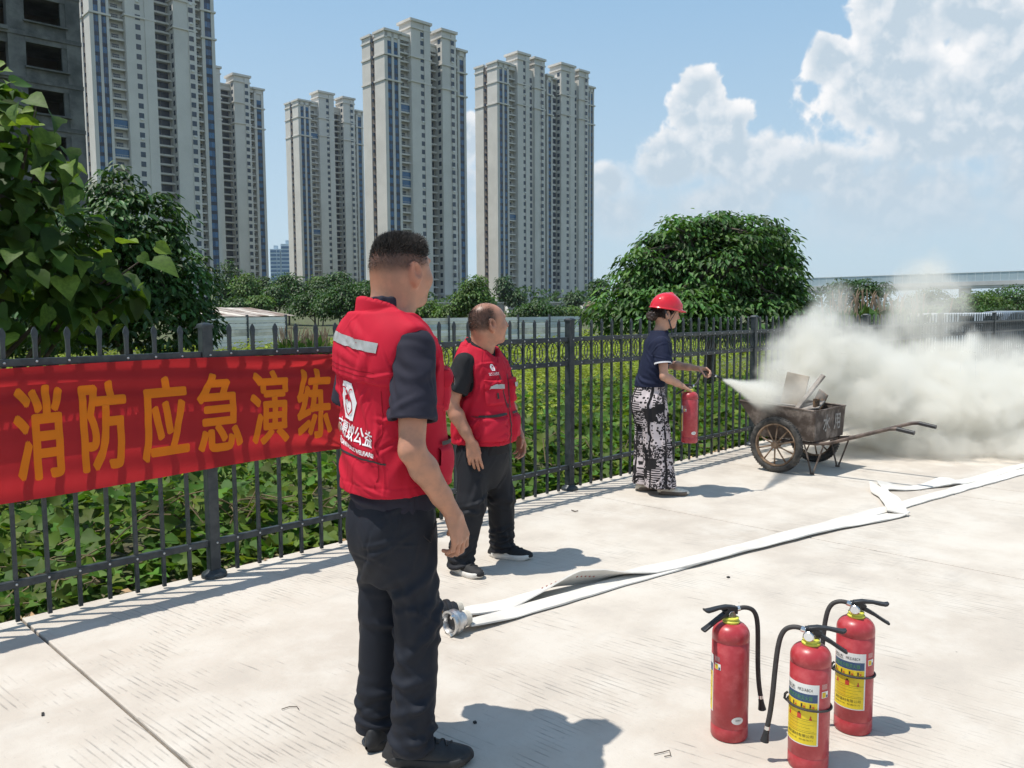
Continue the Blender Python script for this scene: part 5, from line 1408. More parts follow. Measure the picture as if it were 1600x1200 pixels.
        for a in corner:
            for ax in range(3):
                if a[ax] == 0:
                    b = list(a); b[ax] = 1; b = tuple(b)
                    va, vb = val[a], val[b]; m = (va < 0) != (vb < 0)
                    t = va / np.where(m, va - vb, 1)
                    p = np.array(a, float)[None] + np.where(m, t, 0)[:, None] * np.eye(3)[ax][None]
                    acc[m] += p[m]; w[m] += 1
        V = s.lo + s.h * (idx + acc / w[:, None])
        Fs = []
        for ax in range(3):
            o1, o2 = [(1, 2), (2, 0), (0, 1)][ax]
            sl0 = [slice(None)] * 3; sl1 = [slice(None)] * 3; sl0[ax] = slice(0, -1); sl1[ax] = slice(1, None)
            cr = ins[tuple(sl0)] != ins[tuple(sl1)]
            e = np.argwhere(cr)
            ok = (e[:, o1] > 0) & (e[:, o2] > 0) & (e[:, o1] < n[o1]) & (e[:, o2] < n[o2]); e = e[ok]
            inn = ins[e[:, 0], e[:, 1], e[:, 2]]
            def at_(d1, d2):
                q = e.copy(); q[:, o1] -= d1; q[:, o2] -= d2; return vid[q[:, 0], q[:, 1], q[:, 2]]
            Q = np.stack([at_(1, 1), at_(0, 1), at_(0, 0), at_(1, 0)], -1)
            Q[~inn] = Q[~inn][:, ::-1]; Fs.append(Q)
        Fq = np.concatenate(Fs); Fq = Fq[(Fq >= 0).all(1)]
        return V, Fq
def vnormals(V, F):
    n = np.zeros_like(V); a, b, c, d = (V[F[:, i]] for i in range(4)); fn = np.cross(c - a, d - b)
    for i in range(4): np.add.at(n, F[:, i], fn)
    return n / (np.linalg.norm(n, axis=1, keepdims=True) + 1e-12)
def relax(V, F, it=2, lam=.5):
    e = np.concatenate([F[:, [0, 1]], F[:, [1, 2]], F[:, [2, 3]], F[:, [3, 0]]])
    for _ in range(it):
        acc = np.zeros_like(V); w = np.zeros(len(V))
        np.add.at(acc, e[:, 0], V[e[:, 1]]); np.add.at(w, e[:, 0], 1); np.add.at(acc, e[:, 1], V[e[:, 0]]); np.add.at(w, e[:, 1], 1)
        V = V + lam * (acc / w[:, None] - V)
    return V
def folds(V, N, L):
    """push the cloth out along soft ridges: (centre, along, across, height, width, length)"""
    d = np.zeros(len(V))
    for c, t, m, A, w, ln in L:
        t = np.array(t, float); t /= np.linalg.norm(t); m = np.array(m, float); m -= t * (m @ t); m /= np.linalg.norm(m)
        q = V - np.array(c); a = q @ t; b = q @ m + .018 * np.sin(a * 9 + c[2] * 20)
        o = q - np.outer(q @ t, t) - np.outer(q @ m, m)
        far = np.exp(-(np.linalg.norm(o, axis=1) / .12) ** 4)
        d += A * np.exp(-(a / ln) ** 2) * (np.exp(-(b / w) ** 2) - .45 * np.exp(-((b - 1.7 * w) / w) ** 2) - .35 * np.exp(-((b + 1.7 * w) / w) ** 2)) * far
    return V + N * d[:, None]
def ripple(V, N, amp, f, seed=0):
    r = np.random.default_rng(seed); d = np.zeros(len(V)); W = V + .03 * np.sin(V[:, [1, 2, 0]] * 11 + 1.3)
    for _ in range(7):
        k = r.normal(size=3) * f; d += np.sin(W @ k + r.uniform(0, 6.28)) / 7
    return V + N * (amp * 2 * d)[:, None]
def bvh_of(V, F): return BVHTree.FromPolygons([tuple(q) for q in V], [tuple(q) for q in F])
def project(bvh, pts, direction, lift):
    """drop points onto the surface along a direction, then lift them off it"""
    out = np.zeros_like(pts); dn = Vector(direction).normalized(); ok = np.ones(len(pts), bool)
    for i, p in enumerate(pts):
        h, n, _, _ = bvh.ray_cast(Vector(p) - dn * 1.0, dn, 3.0)
        if h is None: ok[i] = False; out[i] = p; continue
        if n.dot(dn) > 0: n = -n
        out[i] = h + n * (lift if np.isscalar(lift) else lift[i])
    return out, ok
def decal(name, v2, f, bvh, o, U, Vv, direction, lift, m, parent, tilt=0.0):
    c, s_ = math.cos(tilt), math.sin(tilt)
    p = np.array(o) + np.outer(v2[:, 0] * c - v2[:, 1] * s_, U) + np.outer(v2[:, 0] * s_ + v2[:, 1] * c, Vv)
    q, ok = project(bvh, p, direction, lift)
    f = [t for t in f if all(ok[i] for i in t)]
    if not f: return None
    # drop triangles smeared across a gap
    f = [t for t in f if max(np.linalg.norm(q[t[i]] - q[t[i - 1]]) for i in range(len(t))) < .06]
    return np_mesh(name, q, f, m, parent, smooth=True)
def rect2(x0, x1, y0, y1, n=10, m_=10):
    xs, ys = np.linspace(x0, x1, n), np.linspace(y0, y1, m_); X, Y = np.meshgrid(xs, ys); i = np.arange(n * m_).reshape(m_, n)
    return np.stack([X.ravel(), Y.ravel()], -1), [tuple(q) for q in np.stack([i[:-1, :-1], i[:-1, 1:], i[1:, 1:], i[1:, :-1]], -1).reshape(-1, 4)]
def pillow(name, x0, x1, y0, y1, th, bvh, o, U, Vv, direction, m, parent, tilt=0.0, n=18, round_=6):
    """stuffed patch: a pocket or flap standing off the cloth with closed edges"""
    v, f = rect2(x0, x1, y0, y1, n, n)
    a = 2 * (v[:, 0] - x0) / (x1 - x0) - 1; b = 2 * (v[:, 1] - y0) / (y1 - y0) - 1
    lift = th * np.clip(1 - np.maximum(np.abs(a), np.abs(b)) ** 8, 0, 1) ** .5 * (.85 + .15 * np.sin(a * 3 + b * 4)) + .0005
    return decal(name, v, f, bvh, o, U, Vv, direction, lift, m, parent, tilt)
def hand(fl, wrist, d, n, s, curl, sc=1.0, thumb=(.9, .5), k=.006, spread=.06):
    """palm and five fingers; d along the hand, n out of the palm, s towards the thumb"""
    w = np.array(wrist, float); d, n, s = (np.array(q, float) / np.linalg.norm(q) for q in (d, n, s))
    s = s - d * (s @ d); s /= np.linalg.norm(s); n = n - d * (n @ d) - s * (n @ s); n /= np.linalg.norm(n)
    offs = [.031, .0105, -.0105, -.030]; Ls = [(.045, .026, .021), (.050, .030, .022), (.046, .028, .021), (.036, .021, .019)]
    kn = [.086, .090, .086, .078]
    for i in range(4):
        base = w + d * (.012 * sc) + s * offs[i] * .62 * sc; kp = w + d * kn[i] * sc + s * offs[i] * sc - n * .002 * sc
        fl.cone(base, kp, .0165 * sc, .0115 * sc, .012 * sc, flat=(n, 1.05))
        c = 0.0; p = kp; fan = s * (offs[i] * spread / .03)
        for j in range(3):
            c += curl[i] * (.75, 1.1, .8)[j]
            v = d * math.cos(c) + n * math.sin(c) + fan * math.cos(c); v /= np.linalg.norm(v)
            q = p + v * Ls[i][j] * sc; r = [.0098, .0088, .0079, .0068]
            fl.cone(p, q, r[j] * sc, r[j + 1] * sc, .004); p = q
    # thumb leaves the side of the palm near its base
    b0 = w + d * .022 * sc + s * .022 * sc + n * .008 * sc
    v1 = d * .72 + s * thumb[0] * .75 + n * thumb[1]; v1 /= np.linalg.norm(v1)
    v2 = d * .95 + s * thumb[0] * .15 + n * thumb[1] * .9; v2 /= np.linalg.norm(v2)
    p1 = b0 + v1 * .044 * sc; p2 = p1 + v2 * .032 * sc; p3 = p2 + (v2 + n * .25) / np.linalg.norm(v2 + n * .25) * .024 * sc
    fl.cone(b0, p1, .0175 * sc, .0125 * sc, .012 * sc); fl.cone(p1, p2, .0118 * sc, .0105 * sc, .005); fl.cone(p2, p3, .0102 * sc, .0080 * sc, .004)
def rotz(a): c, s = math.cos(a), math.sin(a); return np.array([[c, -s, 0], [s, c, 0], [0, 0, 1]])
def head(fl, c, yaw, pitch=0.0, sc=1.0, neck=None, neck_r=(.060, .068), jowl=0.0, female=False):
    """c = centre of the head; yaw turns it from +y towards +x (clockwise from above)"""
    c = np.array(c, float); cp, sp = math.cos(pitch), math.sin(pitch)
    R = rotz(-yaw) @ np.array([[1, 0, 0], [0, cp, -sp], [0, sp, cp]])
    T = lambda x, y, z: c + R @ (np.array([x, y, z]) * sc)
    def E(p, r, k=.012, rr=None, op='add'): fl.ell(T(*p), np.array(r) * sc, k * sc, R if rr is None else R @ rr, op)
    E((0, -.014, .030), (.077, .098, .088))            # skull
    E((0, .028, .018), (.068, .072, .080), .02)        # brow and face
    E((0, .030, -.055), (.056 + jowl, .062, .058), .03)   # jaw
    E((0, .068, -.090), (.026, .026, .022), .025)      # chin
    E((0, -.052, -.020), (.064 + jowl * .5, .050, .062), .03)     # nape
    for s in (-1, 1):
        E((s * .042, .062, -.022), (.024, .028, .030), .02)       # cheek
        E((s * .031, .083, .022), (.018, .014, .009), .008, None, 'cut')    # eye socket
        E((s * .031, .079, .019), (.0125, .0125, .0115), .003)    # eye and lids
        fl.cone(T(s * .014, .094, .040), T(s * .046, .083, .038), .007 * sc, .005 * sc, .012 * sc)   # brow ridge
        # ear: rim, bowl, lobe
        er = rotz(s * R_(-24)) @ np.array([[1, 0, 0], [0, math.cos(R_(12)), -math.sin(R_(12))], [0, math.sin(R_(12)), math.cos(R_(12))]])
        E((s * .0850, -.018, -.002), (.0115, .025, .037), .004, er)
        E((s * .0965, -.012, .004), (.0085, .0145, .0235), .004, er, 'cut')
        E((s * .0820, -.010, -.033), (.0090, .012, .013), .004)
        E((s * .0790, .000, -.003), (.006, .006, .009), .003)
    fl.cone(T(0, .093, .026), T(0, .112, -.014), .0085 * sc, .0125 * sc, .010 * sc); E((0, .108, -.019), (.0175, .012, .010), .006)   # nose
    fl.cone(T(-.019, .088, -.052), T(.019, .088, -.052), .0075 * sc, .0075 * sc, .008 * sc); fl.cone(T(-.015, .087, -.064), T(.015, .087, -.064), .0078 * sc, .0078 * sc, .007 * sc)  # lips
    fl.cone(T(-.023, .0965, -.058), T(.023, .0965, -.058), .0020 * sc, .0020 * sc, .004, op='cut')
    if neck is not None:
        fl.cone(T(0, -.022, -.045), neck, neck_r[0] * sc, neck_r[1] * sc, .03)
    return T, R
def skin_mat(name, base, tint=True):
    m = mat(name, base, 0.43, var=0.15, scale=18, bump=0.3, bscale=320, spec=0.45, tint=tint, bdist=.001, col2=tuple(min(1, c * k) for c, k in zip(base, (1.10, 1.02, .98))))
    return m
def fabric(name, col, bump=.25, scale=3.0, var=.07, rough=.85, spec=.2):
    return mat(name, col, rough, var=var, scale=scale, bump=bump, bscale=420, spec=spec, bdist=.0012)
def shoe(root, loc, yaw, L, W, upper_m, sole_m, low=False, lace=True):
    """shoe pointing along +y of its own frame; child of the person"""
    e = empty('shoe', loc, -yaw, root)
    fl = Field((-W * .75, -L * .56, -.01), (W * .75, L * .56, .16), .0035)
    def o(y): # half width of the outline along the length
        t = (y + L / 2) / L; return W / 2 * (.74 + .10 * math.sin(t * 5.2 - 1.3) + .20 * smooth01((t - .35) / .35)) * min(1, math.sqrt(max(0, t) / .10) if t < .10 else 1) * (math.sqrt(max(0, 1 - ((t - .80) / .20) ** 2)) if t > .80 else 1)
    ys = np.linspace(-L / 2 + .002, L / 2 - .002, 30)
    for i in range(len(ys) - 1):
        y0, y1 = ys[i], ys[i + 1]; t = (y0 + L / 2) / L; w = max(.006, o(y0) - .004)
        top = (.058 + .016 * (1 - smooth01((t - .18) / .30)) if not low else .042 + .012 * (1 - smooth01(t / .25))) * (1 - .55 * smooth01((t - .48) / .52))
        c = np.array([.006 * math.sin(t * 3), y0, .026]); hgt = top
        hgt *= math.sqrt(max(.05, 1 - ((.12 - t) / .12) ** 2)) if t < .12 else 1
        fl.ell((c[0], y0, .024), (max(w, .012), .020, hgt), .010)
    fl.above(.018)
    if low: fl.ell((0, -L * .10, .075), (W * .30, L * .27, .045), .004, None, 'cut')
    V, F = fl.mesh(); V = relax(V, F, 2)
    up = np_mesh('upper', V, F, upper_m, e, smooth=True)
    q = MB(); n = 40; rings = []
    yy = [(-L / 2) * math.cos(math.pi * i / 20) for i in range(21)]
    out = [(max(o(y), .004), y) for y in yy] + [(-max(o(y), .004), y) for y in yy[::-1]]
    for z, k in ((0.0, .94), (.004, 1.0), (.018, 1.04), (.030, 1.02), (.034, .96)):
        rings.append([Vector((x * k + .006 * math.sin((y + L / 2) / L * 3), y * (1 + (k - 1) * .4), z + (.010 * smooth01((y - L * .30) / (L * .2)) if z < .01 else .004 * smooth01((y - L * .3) / (L * .2))) )) for x, y in out])
    q.loft(rings).build('sole', sole_m, e, 'all')
    if lace:
        lb = MB(); tb = bvh_of(V, F)
        for i in range(5):
            y = L * (.02 + .055 * i); p = []
            for x in np.linspace(-.022, .022, 7):
                h, nn, _, _ = tb.ray_cast(Vector((x, y + (.006 if i % 2 else -.006) * x / .022, .3)), Vector((0, 0, -1)))
                if h: p.append(h + nn * .002)
            if len(p) > 3: lb.tube(p, .0026, 6)
        if lb.v: lb.build('laces', upper_m, e, True)['kind'] = 'stuff'
    return e
def cutplane(fl, p, n, lo, hi):
    """remove what lies beyond the plane within a box"""
    sl, (X, Y, Z) = fl.box(lo, hi, 0)
    n = np.array(n, float) / np.linalg.norm(n)
    fl.d[sl] = np.maximum(fl.d[sl], ((X - p[0]) * n[0] + (Y - p[1]) * n[1] + (Z - p[2]) * n[2]).astype(np.float32))
def lerp3(a, b, t): return tuple(np.array(a) + (np.array(b) - np.array(a)) * t)
def sleeve(fl, sh, el, t, r0, r1, open_d=.045):
    """tapered sleeve with an open end, built apart and then blended on"""
    sh, el = np.array(sh, float), np.array(el, float); e = sh + (el - sh) * t; d = (el - sh) / np.linalg.norm(el - sh)
    far = e + d * .05
    g = Field(fl.lo, fl.lo + fl.h * (fl.n - 1), fl.h)
    g.chain([sh, sh + (e - sh) * .5, far], [r0, (r0 + r1) / 2, r1], .0)
    cutplane(g, e, d, e - .2, e + .2)
    g.cone(e - d * open_d, far, r1 - .020, r1 - .014, .004, op='cut')
    n = tuple(slice(0, min(p, q)) for p, q in zip(fl.n, g.n))
    a, b = fl.d[n], g.d[n]; k = .03; h = np.clip(.5 + .5 * (a - b) / k, 0, 1)
    h = np.where(b < -.5, 0, h); near = (((np.meshgrid(*[fl.ax[i][n[i]] for i in range(3)], indexing='ij', sparse=True)[2]) - e[2]) > .06)
    sm = a + (b - a) * h - k * h * (1 - h)
    fl.d[n] = np.where(near, sm, np.minimum(a, b))
def creases(V, N, n, A, w, L, seed, lo=None, hi=None, up=.6):
    """many small irregular creases scattered over a cloth"""
    r = np.random.default_rng(seed); ok = np.ones(len(V), bool)
    if lo is not None: ok = ((V > np.array(lo)) & (V < np.array(hi))).all(1)
    idx = r.choice(np.where(ok)[0], n); out = []
    for i in idx:
        nn = N[i]; t = r.normal(size=3) + np.array([0, 0, up * r.choice((-1, 1)) * 2]); t -= nn * (t @ nn); t /= np.linalg.norm(t) + 1e-9
        out.append((tuple(V[i]), tuple(t), tuple(np.cross(nn, t)), A * r.uniform(.35, 1.0) * r.choice((1, 1, -1)), w * r.uniform(.6, 1.5), L * r.uniform(.5, 1.6)))
    return folds(V, N, out)
M_vest = fabric('vest_red', (0.46, 0.011, 0.031), .3, 4, .06, .78)
M_vest2 = fabric('vest_red_panel', (0.49, 0.015, 0.037), .3, 4, .06, .78)
M_reflect = mat('reflective_tape', (0.42, 0.42, 0.41), 0.45, .35, var=.12, scale=30)
M_seam = fabric('vest_stitching', (0.24, 0.005, 0.015))
M_print = mat('white_print', (0.80, 0.78, 0.79), 0.7, var=.03)
M_zip = mat('black_zip', (0.018, 0.016, 0.018), 0.6, var=.2, scale=60)
def emblem(root_name, bvh, o, U, V, direction, sc, parent, tilt):
    """white hexagon with a small smiling ant-like face and two feelers"""
    hexa = np.array([(-.42, 1.0), (.42, 1.0), (.86, .05), (.48, -1.0), (-.48, -1.0), (-.86, .05)]) * sc
    v, f = subdivide_flat(hexa, [tuple(range(6))], .012); h = decal('emblem', v, f, bvh, o, U, V, direction, .0025, M_print, parent, tilt)
    t = np.linspace(0, 2 * math.pi, 29)[:-1]
    def ring(cx, cy, rx, ry, w, m, z):
        a = np.stack([cx + np.cos(t) * rx, cy + np.sin(t) * ry], -1); b = np.stack([cx + np.cos(t) * (rx - w), cy + np.sin(t) * (ry - w)], -1); n = len(t)
        decal('emblem_mark', np.concatenate([a, b]) * sc, [(i, (i + 1) % n, n + (i + 1) % n, n + i) for i in range(n)], bvh, o, U, V, direction, z, m, h, tilt)
    ring(0, -.22, .40, .58, .075, M_vest, .0042)
    cap = np.concatenate([[(0, .36)], np.stack([np.cos(np.linspace(.45, 2.69, 14)) * .36, -.22 + np.sin(np.linspace(.45, 2.69, 14)) * .54], -1), [(-.26, .0), (-.14, .06), (0, -.05), (.14, .06), (.26, .0)]])
    v, f = subdivide_flat(np.array(list(cap[1:])) * sc, [tuple(range(len(cap) - 1))], .012); decal('emblem_mark', v, f, bvh, o, U, V, direction, .0043, M_vest, h, tilt)
    for s in (-1, 1):
        pts = np.array([(.10, .34), (.13, .50), (.22, .62), (.36, .68), (.50, .66)]) * [s, 1]
        tg = np.gradient(pts, axis=0); tg /= np.linalg.norm(tg, axis=1, keepdims=True); pr = np.stack([-tg[:, 1], tg[:, 0]], -1) * .032
        decal('emblem_mark', np.concatenate([pts + pr, pts - pr]) * sc, [(i, i + 1, 6 + i, 5 + i) for i in range(4)], bvh, o, U, V, direction, .0042, M_vest, h, tilt)
    sm = np.linspace(3.7, 5.7, 8); a = np.stack([np.cos(sm) * .13, -.34 + np.sin(sm) * .11], -1); b = np.stack([np.cos(sm) * .10, -.34 + np.sin(sm) * .075], -1)
    decal('emblem_mark', np.concatenate([a, b]) * sc, [(i, i + 1, 9 + i, 8 + i) for i in range(7)], bvh, o, U, V, direction, .0044, M_zip, h, tilt)
def writing(txt, size, width, bvh, o, U, V, direction, m, parent, tilt, bold=True, name='lettering', lift=.0026):
    v, f = text_mesh(txt, size); v = v[:, :2]; v = v * [width / v[:, 0].max(), 1]; v[:, 0] -= width / 2
    v, f = subdivide_flat(v, f, .012)
    offs = [(0, 0), (.0016, 0), (0, .0016), (.0016, .0016)] if bold else [(0, 0)]
    Vs, Fs = [], []
    for j, q in enumerate(offs):
        Fs += [tuple(i + j * len(v) for i in t) for t in f]; Vs.append(v + q)
    lifts = np.repeat(lift + .0002 * np.arange(len(offs)), len(v))
    return decal(name, np.concatenate(Vs), Fs, bvh, o, U, V, direction, lifts, m, parent, tilt)
def vest(root, S_, hem, neck, collar_z, hole, lo, hi, fold_list, yoke=None, open_v=None, seed=1, h=.005, side_grow=.026):
    """sleeveless vest as a shell over the torso sections; returns its mesh lookup"""
    fl = Field(lo, hi, h)
    fl.sect([q for q in S_ if q[0] > hem - .25], .0, 2.5, grow=side_grow)
    sx, sy, sz = hole['sh']
    for s in (-1, 1): fl.cone((s * .06, neck[1], neck[2] + .030), (s * (sx - .012), sy, sz + .012), .044, .036, .03, flat=((0, 0, 1), 1.2))
    fl.cone((0, neck[1] - .004, neck[2] - .02), (0, neck[1] + .004, collar_z), .092, .084, .012); fl.below(collar_z + .004); cutplane(fl, (0, neck[1] - .085, collar_z), (0, .42, 1), (-.14, -.30, collar_z - .12), (.14, .30, collar_z + .1))
    fl.cone((0, neck[1], neck[2] - .06), (0, neck[1] + .02, neck[2] + .3), .078, .082, .006, op='cut')
    fl.ell((0, neck[1] + .085, neck[2] + .035), (.060, .09, .075), .01, None, 'cut')
    for s in (-1, 1):
        fl.ell((s * (sx + .050), sy + hole.get('dy', 0), hole['z']), (.098, hole['ry'], hole['rz']), .012, None, 'cut')
    if open_v:
        z0, wd = open_v
        fl.cone((0, .23, neck[2] + .03), (0, .24, z0), wd, .004, .004, op='cut', flat=((0, 1, 0), .35))
    fl.above(hem)
    V, F = fl.mesh(); V = relax(V, F, 2); N = vnormals(V, F)
    V = ripple(V, N, .0035, 14, seed); V = folds(V, N, fold_list); N = vnormals(V, F); V = creases(V, N, 120, .0050, .0066, .050, seed + 50)
    if yoke:                      # shoulder flap lies over the back panel
        z0, sl = yoke; t = smooth01((V[:, 2] - (z0 + sl * V[:, 0])) / .006 + .5) * smooth01((-V[:, 1] - .01) / .03)
        V = V + N * (.011 * t)[:, None]
    hemr = np.exp(-((V[:, 2] - hem - .035) / .004) ** 2); V = V - N * (.002 * hemr)[:, None]
    o = np_mesh('vest', V, F, M_vest, root, smooth=True)
    return o, bvh_of(V, F)
def hair_strands(name, V, N, mask, T, R, n, length, m, parent, seed=3, comb=(0, .35, .55), width=.0013, jitter=.35):
    r = np.random.default_rng(seed); w = np.clip(mask, 0, 1) ** 2; idx = r.choice(len(V), n, p=w / w.sum())
    P = V[idx] + r.normal(0, .0016, (n, 3)); D = N[idx] * .75 + (R @ np.array(comb))[None] + r.normal(0, jitter, (n, 3)) * .6
    D /= np.linalg.norm(D, axis=1, keepdims=True); L = length(idx) * r.uniform(.65, 1.15, n)
    s = np.cross(D, r.normal(size=(n, 3))); s /= np.linalg.norm(s, axis=1, keepdims=True)
    Q = np.stack([P - N[idx] * .002 - s * width, P - N[idx] * .002 + s * width, P + D * L[:, None] * .6 + s * width * .7, P + D * L[:, None]], 1).reshape(-1, 3)
    F = (np.array([[0, 1, 2, 3]])[None] + (np.arange(n) * 4)[:, None, None]).reshape(-1, 4)
    o = np_mesh(name, Q, F, m, parent); o['kind'] = 'stuff'; return o
def pants(root, fl, hems, fold_list, m, seed=5, amp=.0035, freq=10):
    for c, r, z in hems:          # open cuffs
        fl.cone((c[0], c[1], z - .06), (c[0], c[1], z + .05), r - .014, r - .014, .004, op='cut')
    V, F = fl.mesh(); V = relax(V, F, 2); N = vnormals(V, F); V = ripple(V, N, amp, freq, seed); V = folds(V, N, fold_list); N = vnormals(V, F); V = creases(V, N, 70, .0042, .010, .060, seed + 70, up=.3)
    return np_mesh('trousers', V, F, m, root, smooth=True)
def leg_folds(hip, knee, ank, side, seed, A=.007):
    r = random.Random(seed); L = []
    for t, n in ((.46, 3), (.56, 3), (.86, 3), (.94, 4)):
        for _ in range(n):
            c = np.array(lerp3(hip, knee, t * 2) if t < .5 else lerp3(knee, ank, (t - .5) * 2)); a = r.uniform(0, 6.28); rad = .085
            c = c + np.array([math.cos(a) * rad, math.sin(a) * rad, r.uniform(-.03, .03)])
            L.append((c, (-math.sin(a), math.cos(a), r.uniform(-.7, .7)), (0, 0, 1), A * r.uniform(.5, 1.1), r.uniform(.010, .018), r.uniform(.04, .09)))
    for _ in range(7):
        t = r.uniform(.1, .9); c = np.array(lerp3(hip, knee, t * 2) if t < .5 else lerp3(knee, ank, (t - .5) * 2)); a = r.uniform(0, 6.28)
        c = c + np.array([math.cos(a) * .085, math.sin(a) * .085, 0]); L.append((c, (r.uniform(-.25, .25), r.uniform(-.25, .25), 1), (-math.sin(a), math.cos(a), 0), A * .7 * r.uniform(.4, 1), r.uniform(.012, .022), r.uniform(.08, .18)))
    return L
def arm(fl, sh, el, wr, sc=1.0):
    sh, el, wr = (np.array(q, float) for q in (sh, el, wr))
    fl.chain([sh, lerp3(sh, el, .45), el], [.048 * sc, .049 * sc, .041 * sc], .02)
    fl.chain([el, lerp3(el, wr, .28), lerp3(el, wr, .7), wr], [.041 * sc, .045 * sc, .034 * sc, .0275 * sc], .015)
    back = (el - (sh + wr) / 2); back /= np.linalg.norm(back) + 1e-9
    fl.ell(el + back * .020 * sc, (.022 * sc,) * 3, .015)
# ------------------------------------------------------------------ man in front, seen from behind
def place(root, x, y, theta): root.location = (x, y, 0); root.rotation_euler = (0, 0, -theta)
M_skin1 = skin_mat('skin_tan', (0.42, 0.215, 0.140))
M_hair = mat('black_hair', (0.030, 0.024, 0.021), 0.55, var=.3, scale=40)
def tintmap(V, base, parts):
    t = np.ones((len(V), 3)) * np.array(base)
    for m, c in parts: t = t * (1 - m[:, None]) + np.array(c) * m[:, None]
    return t
def man_front():
    root = empty('person'); place(root, -.412, 2.79, R_(54)); tag(root, 'person in a red vest and dark trousers seen from behind, arms hanging', 'person')
    S1 = [(.70, 0, 0, .160, .128), (.855, 0, 0, .166, .130), (.95, 0, 0, .168, .132), (1.05, 0, .005, .168, .128), (1.20, 0, .005, .178, .128), (1.35, 0, -.002, .198, .130), (1.435, 0, -.014, .200, .114), (1.495, 0, -.022, .176, .092), (1.545, 0, -.025, .118, .072)]
    shR, elR, wrR = (.196, -.018, 1.438), (.262, -.070, 1.120), (.252, .085, .890)
    shL, elL, wrL = (-.196, -.018, 1.440), (-.265, -.030, 1.140), (-.262, .095, .905)
    # body
    fl = Field((-.36, -.26, 0), (.36, .26, 1.86), .0045)
    fl.sect(S1[1:], .02, grow=-.025)
    T, R = head(fl, (0.004, .044, 1.684), R_(-13), R_(2), 1.05, (0, -.022, 1.47), (.072, .082), .008)
    arm(fl, shR, elR, wrR); arm(fl, shL, elL, wrL)
    hand(fl, wrR, (-.02, .30, -.95), (-.85, -.45, 0), (-.35, .9, .2), (.50, .55, .60, .66), 1.06, (.35, .75))
    hand(fl, wrL, (.05, .25, -.95), (.9, -.3, 0), (.3, .9, .1), (.4, .45, .5, .5), 1.04)
    fl.chain([(.08, 0, .85), (.096, .034, .50), (.106, .0, .08)], [.06, .05, .04], .03); fl.chain([(-.08, 0, .85), (-.096, .0, .50), (-.104, -.038, .08)], [.06, .05, .04], .03)
    for z, y in ((1.600, -.085), (1.572, -.088)): fl.cone((-.035, y, z), (.035, y, z), .0035, .0035, .006, op='cut')     # creases in the nape
    V, F = fl.mesh(); V = relax(V, F, 1, .4); N = vnormals(V, F)
    q = (V - np.array(T(0, 0, 0))) @ R / 1.05
    hm = smooth01((q[:, 2] - (-.012 + .35 * np.clip(q[:, 1], -.02, .10) + .06 * np.clip(-q[:, 1] - .03, 0, 1))) / .045) * smooth01((.070 - q[:, 1]) / .02 + 5 * np.clip(q[:, 2] - .075, 0, 1)) * (V[:, 2] > 1.6) * smooth01((.090 - np.abs(q[:, 0]) + 1.0 * (q[:, 2] > .03)) / .006)
    fade = .55 * smooth01((q[:, 2] + .055) / .05) * (q[:, 1] < -.02) * (V[:, 2] > 1.6)
    ear = np.exp(-(((np.abs(q[:, 0]) - .086) / .010) ** 2 + ((q[:, 1] + .016) / .03) ** 2 + ((q[:, 2] + .004) / .04) ** 2))
    t = tintmap(V, (1, 1, 1), [(fade * .35, (.55, .48, .45)), (np.clip(hm, 0, 1) * .86, (.16, .15, .15)), (ear * .5, (1.25, .80, .75))])
    body = np_mesh('body', V, F, M_skin1, root, smooth=True, tint=t)
    top = hm * smooth01((q[:, 2] - .035) / .03)
    hair_strands('hair', V, N, top, T, R, 12000, lambda i: .005 + .018 * smooth01((q[i, 2] - .05) / .05) + .014 * smooth01((q[i, 1] - .0) / .06), M_hair, root, 3, (0, .6, .55), .0011)
    side = hm * (1 - smooth01((q[:, 2] - .06) / .03)) + 1e-6
    hair_strands('cropped_hair', V, N, side, T, R, 2600, lambda i: .0025 + .002 * hm[i], M_hair, root, 4, (0, -.1, -.4), .0007, .3)
    # shirt
    M_sh = fabric('navy_polo', (0.028, 0.027, 0.040), .3, 5, .08)
    fl = Field((-.40, -.30, .80), (.40, .30, 1.66), .005)
    fl.sect(S1, .0, 2.3); fl.cone((0, -.028, 1.50), (0, -.018, 1.600), .088, .079, .02); fl.below(1.604); fl.cone((0, -.024, 1.46), (0, .0, 1.75), .067, .074, .006, op='cut')
    fl.ell((0, .07, 1.60), (.045, .07, .075), .01, None, 'cut')
    sleeve(fl, shR, elR, .72, .066, .080); sleeve(fl, shL, elL, .72, .066, .080)
    fl.above(.888)
    V, F = fl.mesh(); V = relax(V, F, 2); N = vnormals(V, F); V = ripple(V, N, .004, 13, 2); V = creases(V, N, 40, .005, .010, .05, 77)
    fs = []
    for i in range(9):
        c = np.array(lerp3(shR, elR, .10 + .07 * i)); a = .9 * i; o_ = np.array([.07 * math.cos(a * .6 - .6), -.07 + .0 * i, 0]); fs.append((c + o_, (.6, .3 * math.sin(a), -1.0 + .35 * (i % 3)), (1, 0, 1), .006, .012, .06))
    for i in range(5): fs.append(((.10 * math.sin(i * 2.1), -.13, .905 + .01 * (i % 2)), (1, 0, .15 * math.sin(i)), (0, 0, 1), .004, .010, .08))
    V = folds(V, N, fs)
    np_mesh('shirt', V, F, M_sh, root, smooth=True)
    # vest
    rr = random.Random(5); fs = []
    B = -.165
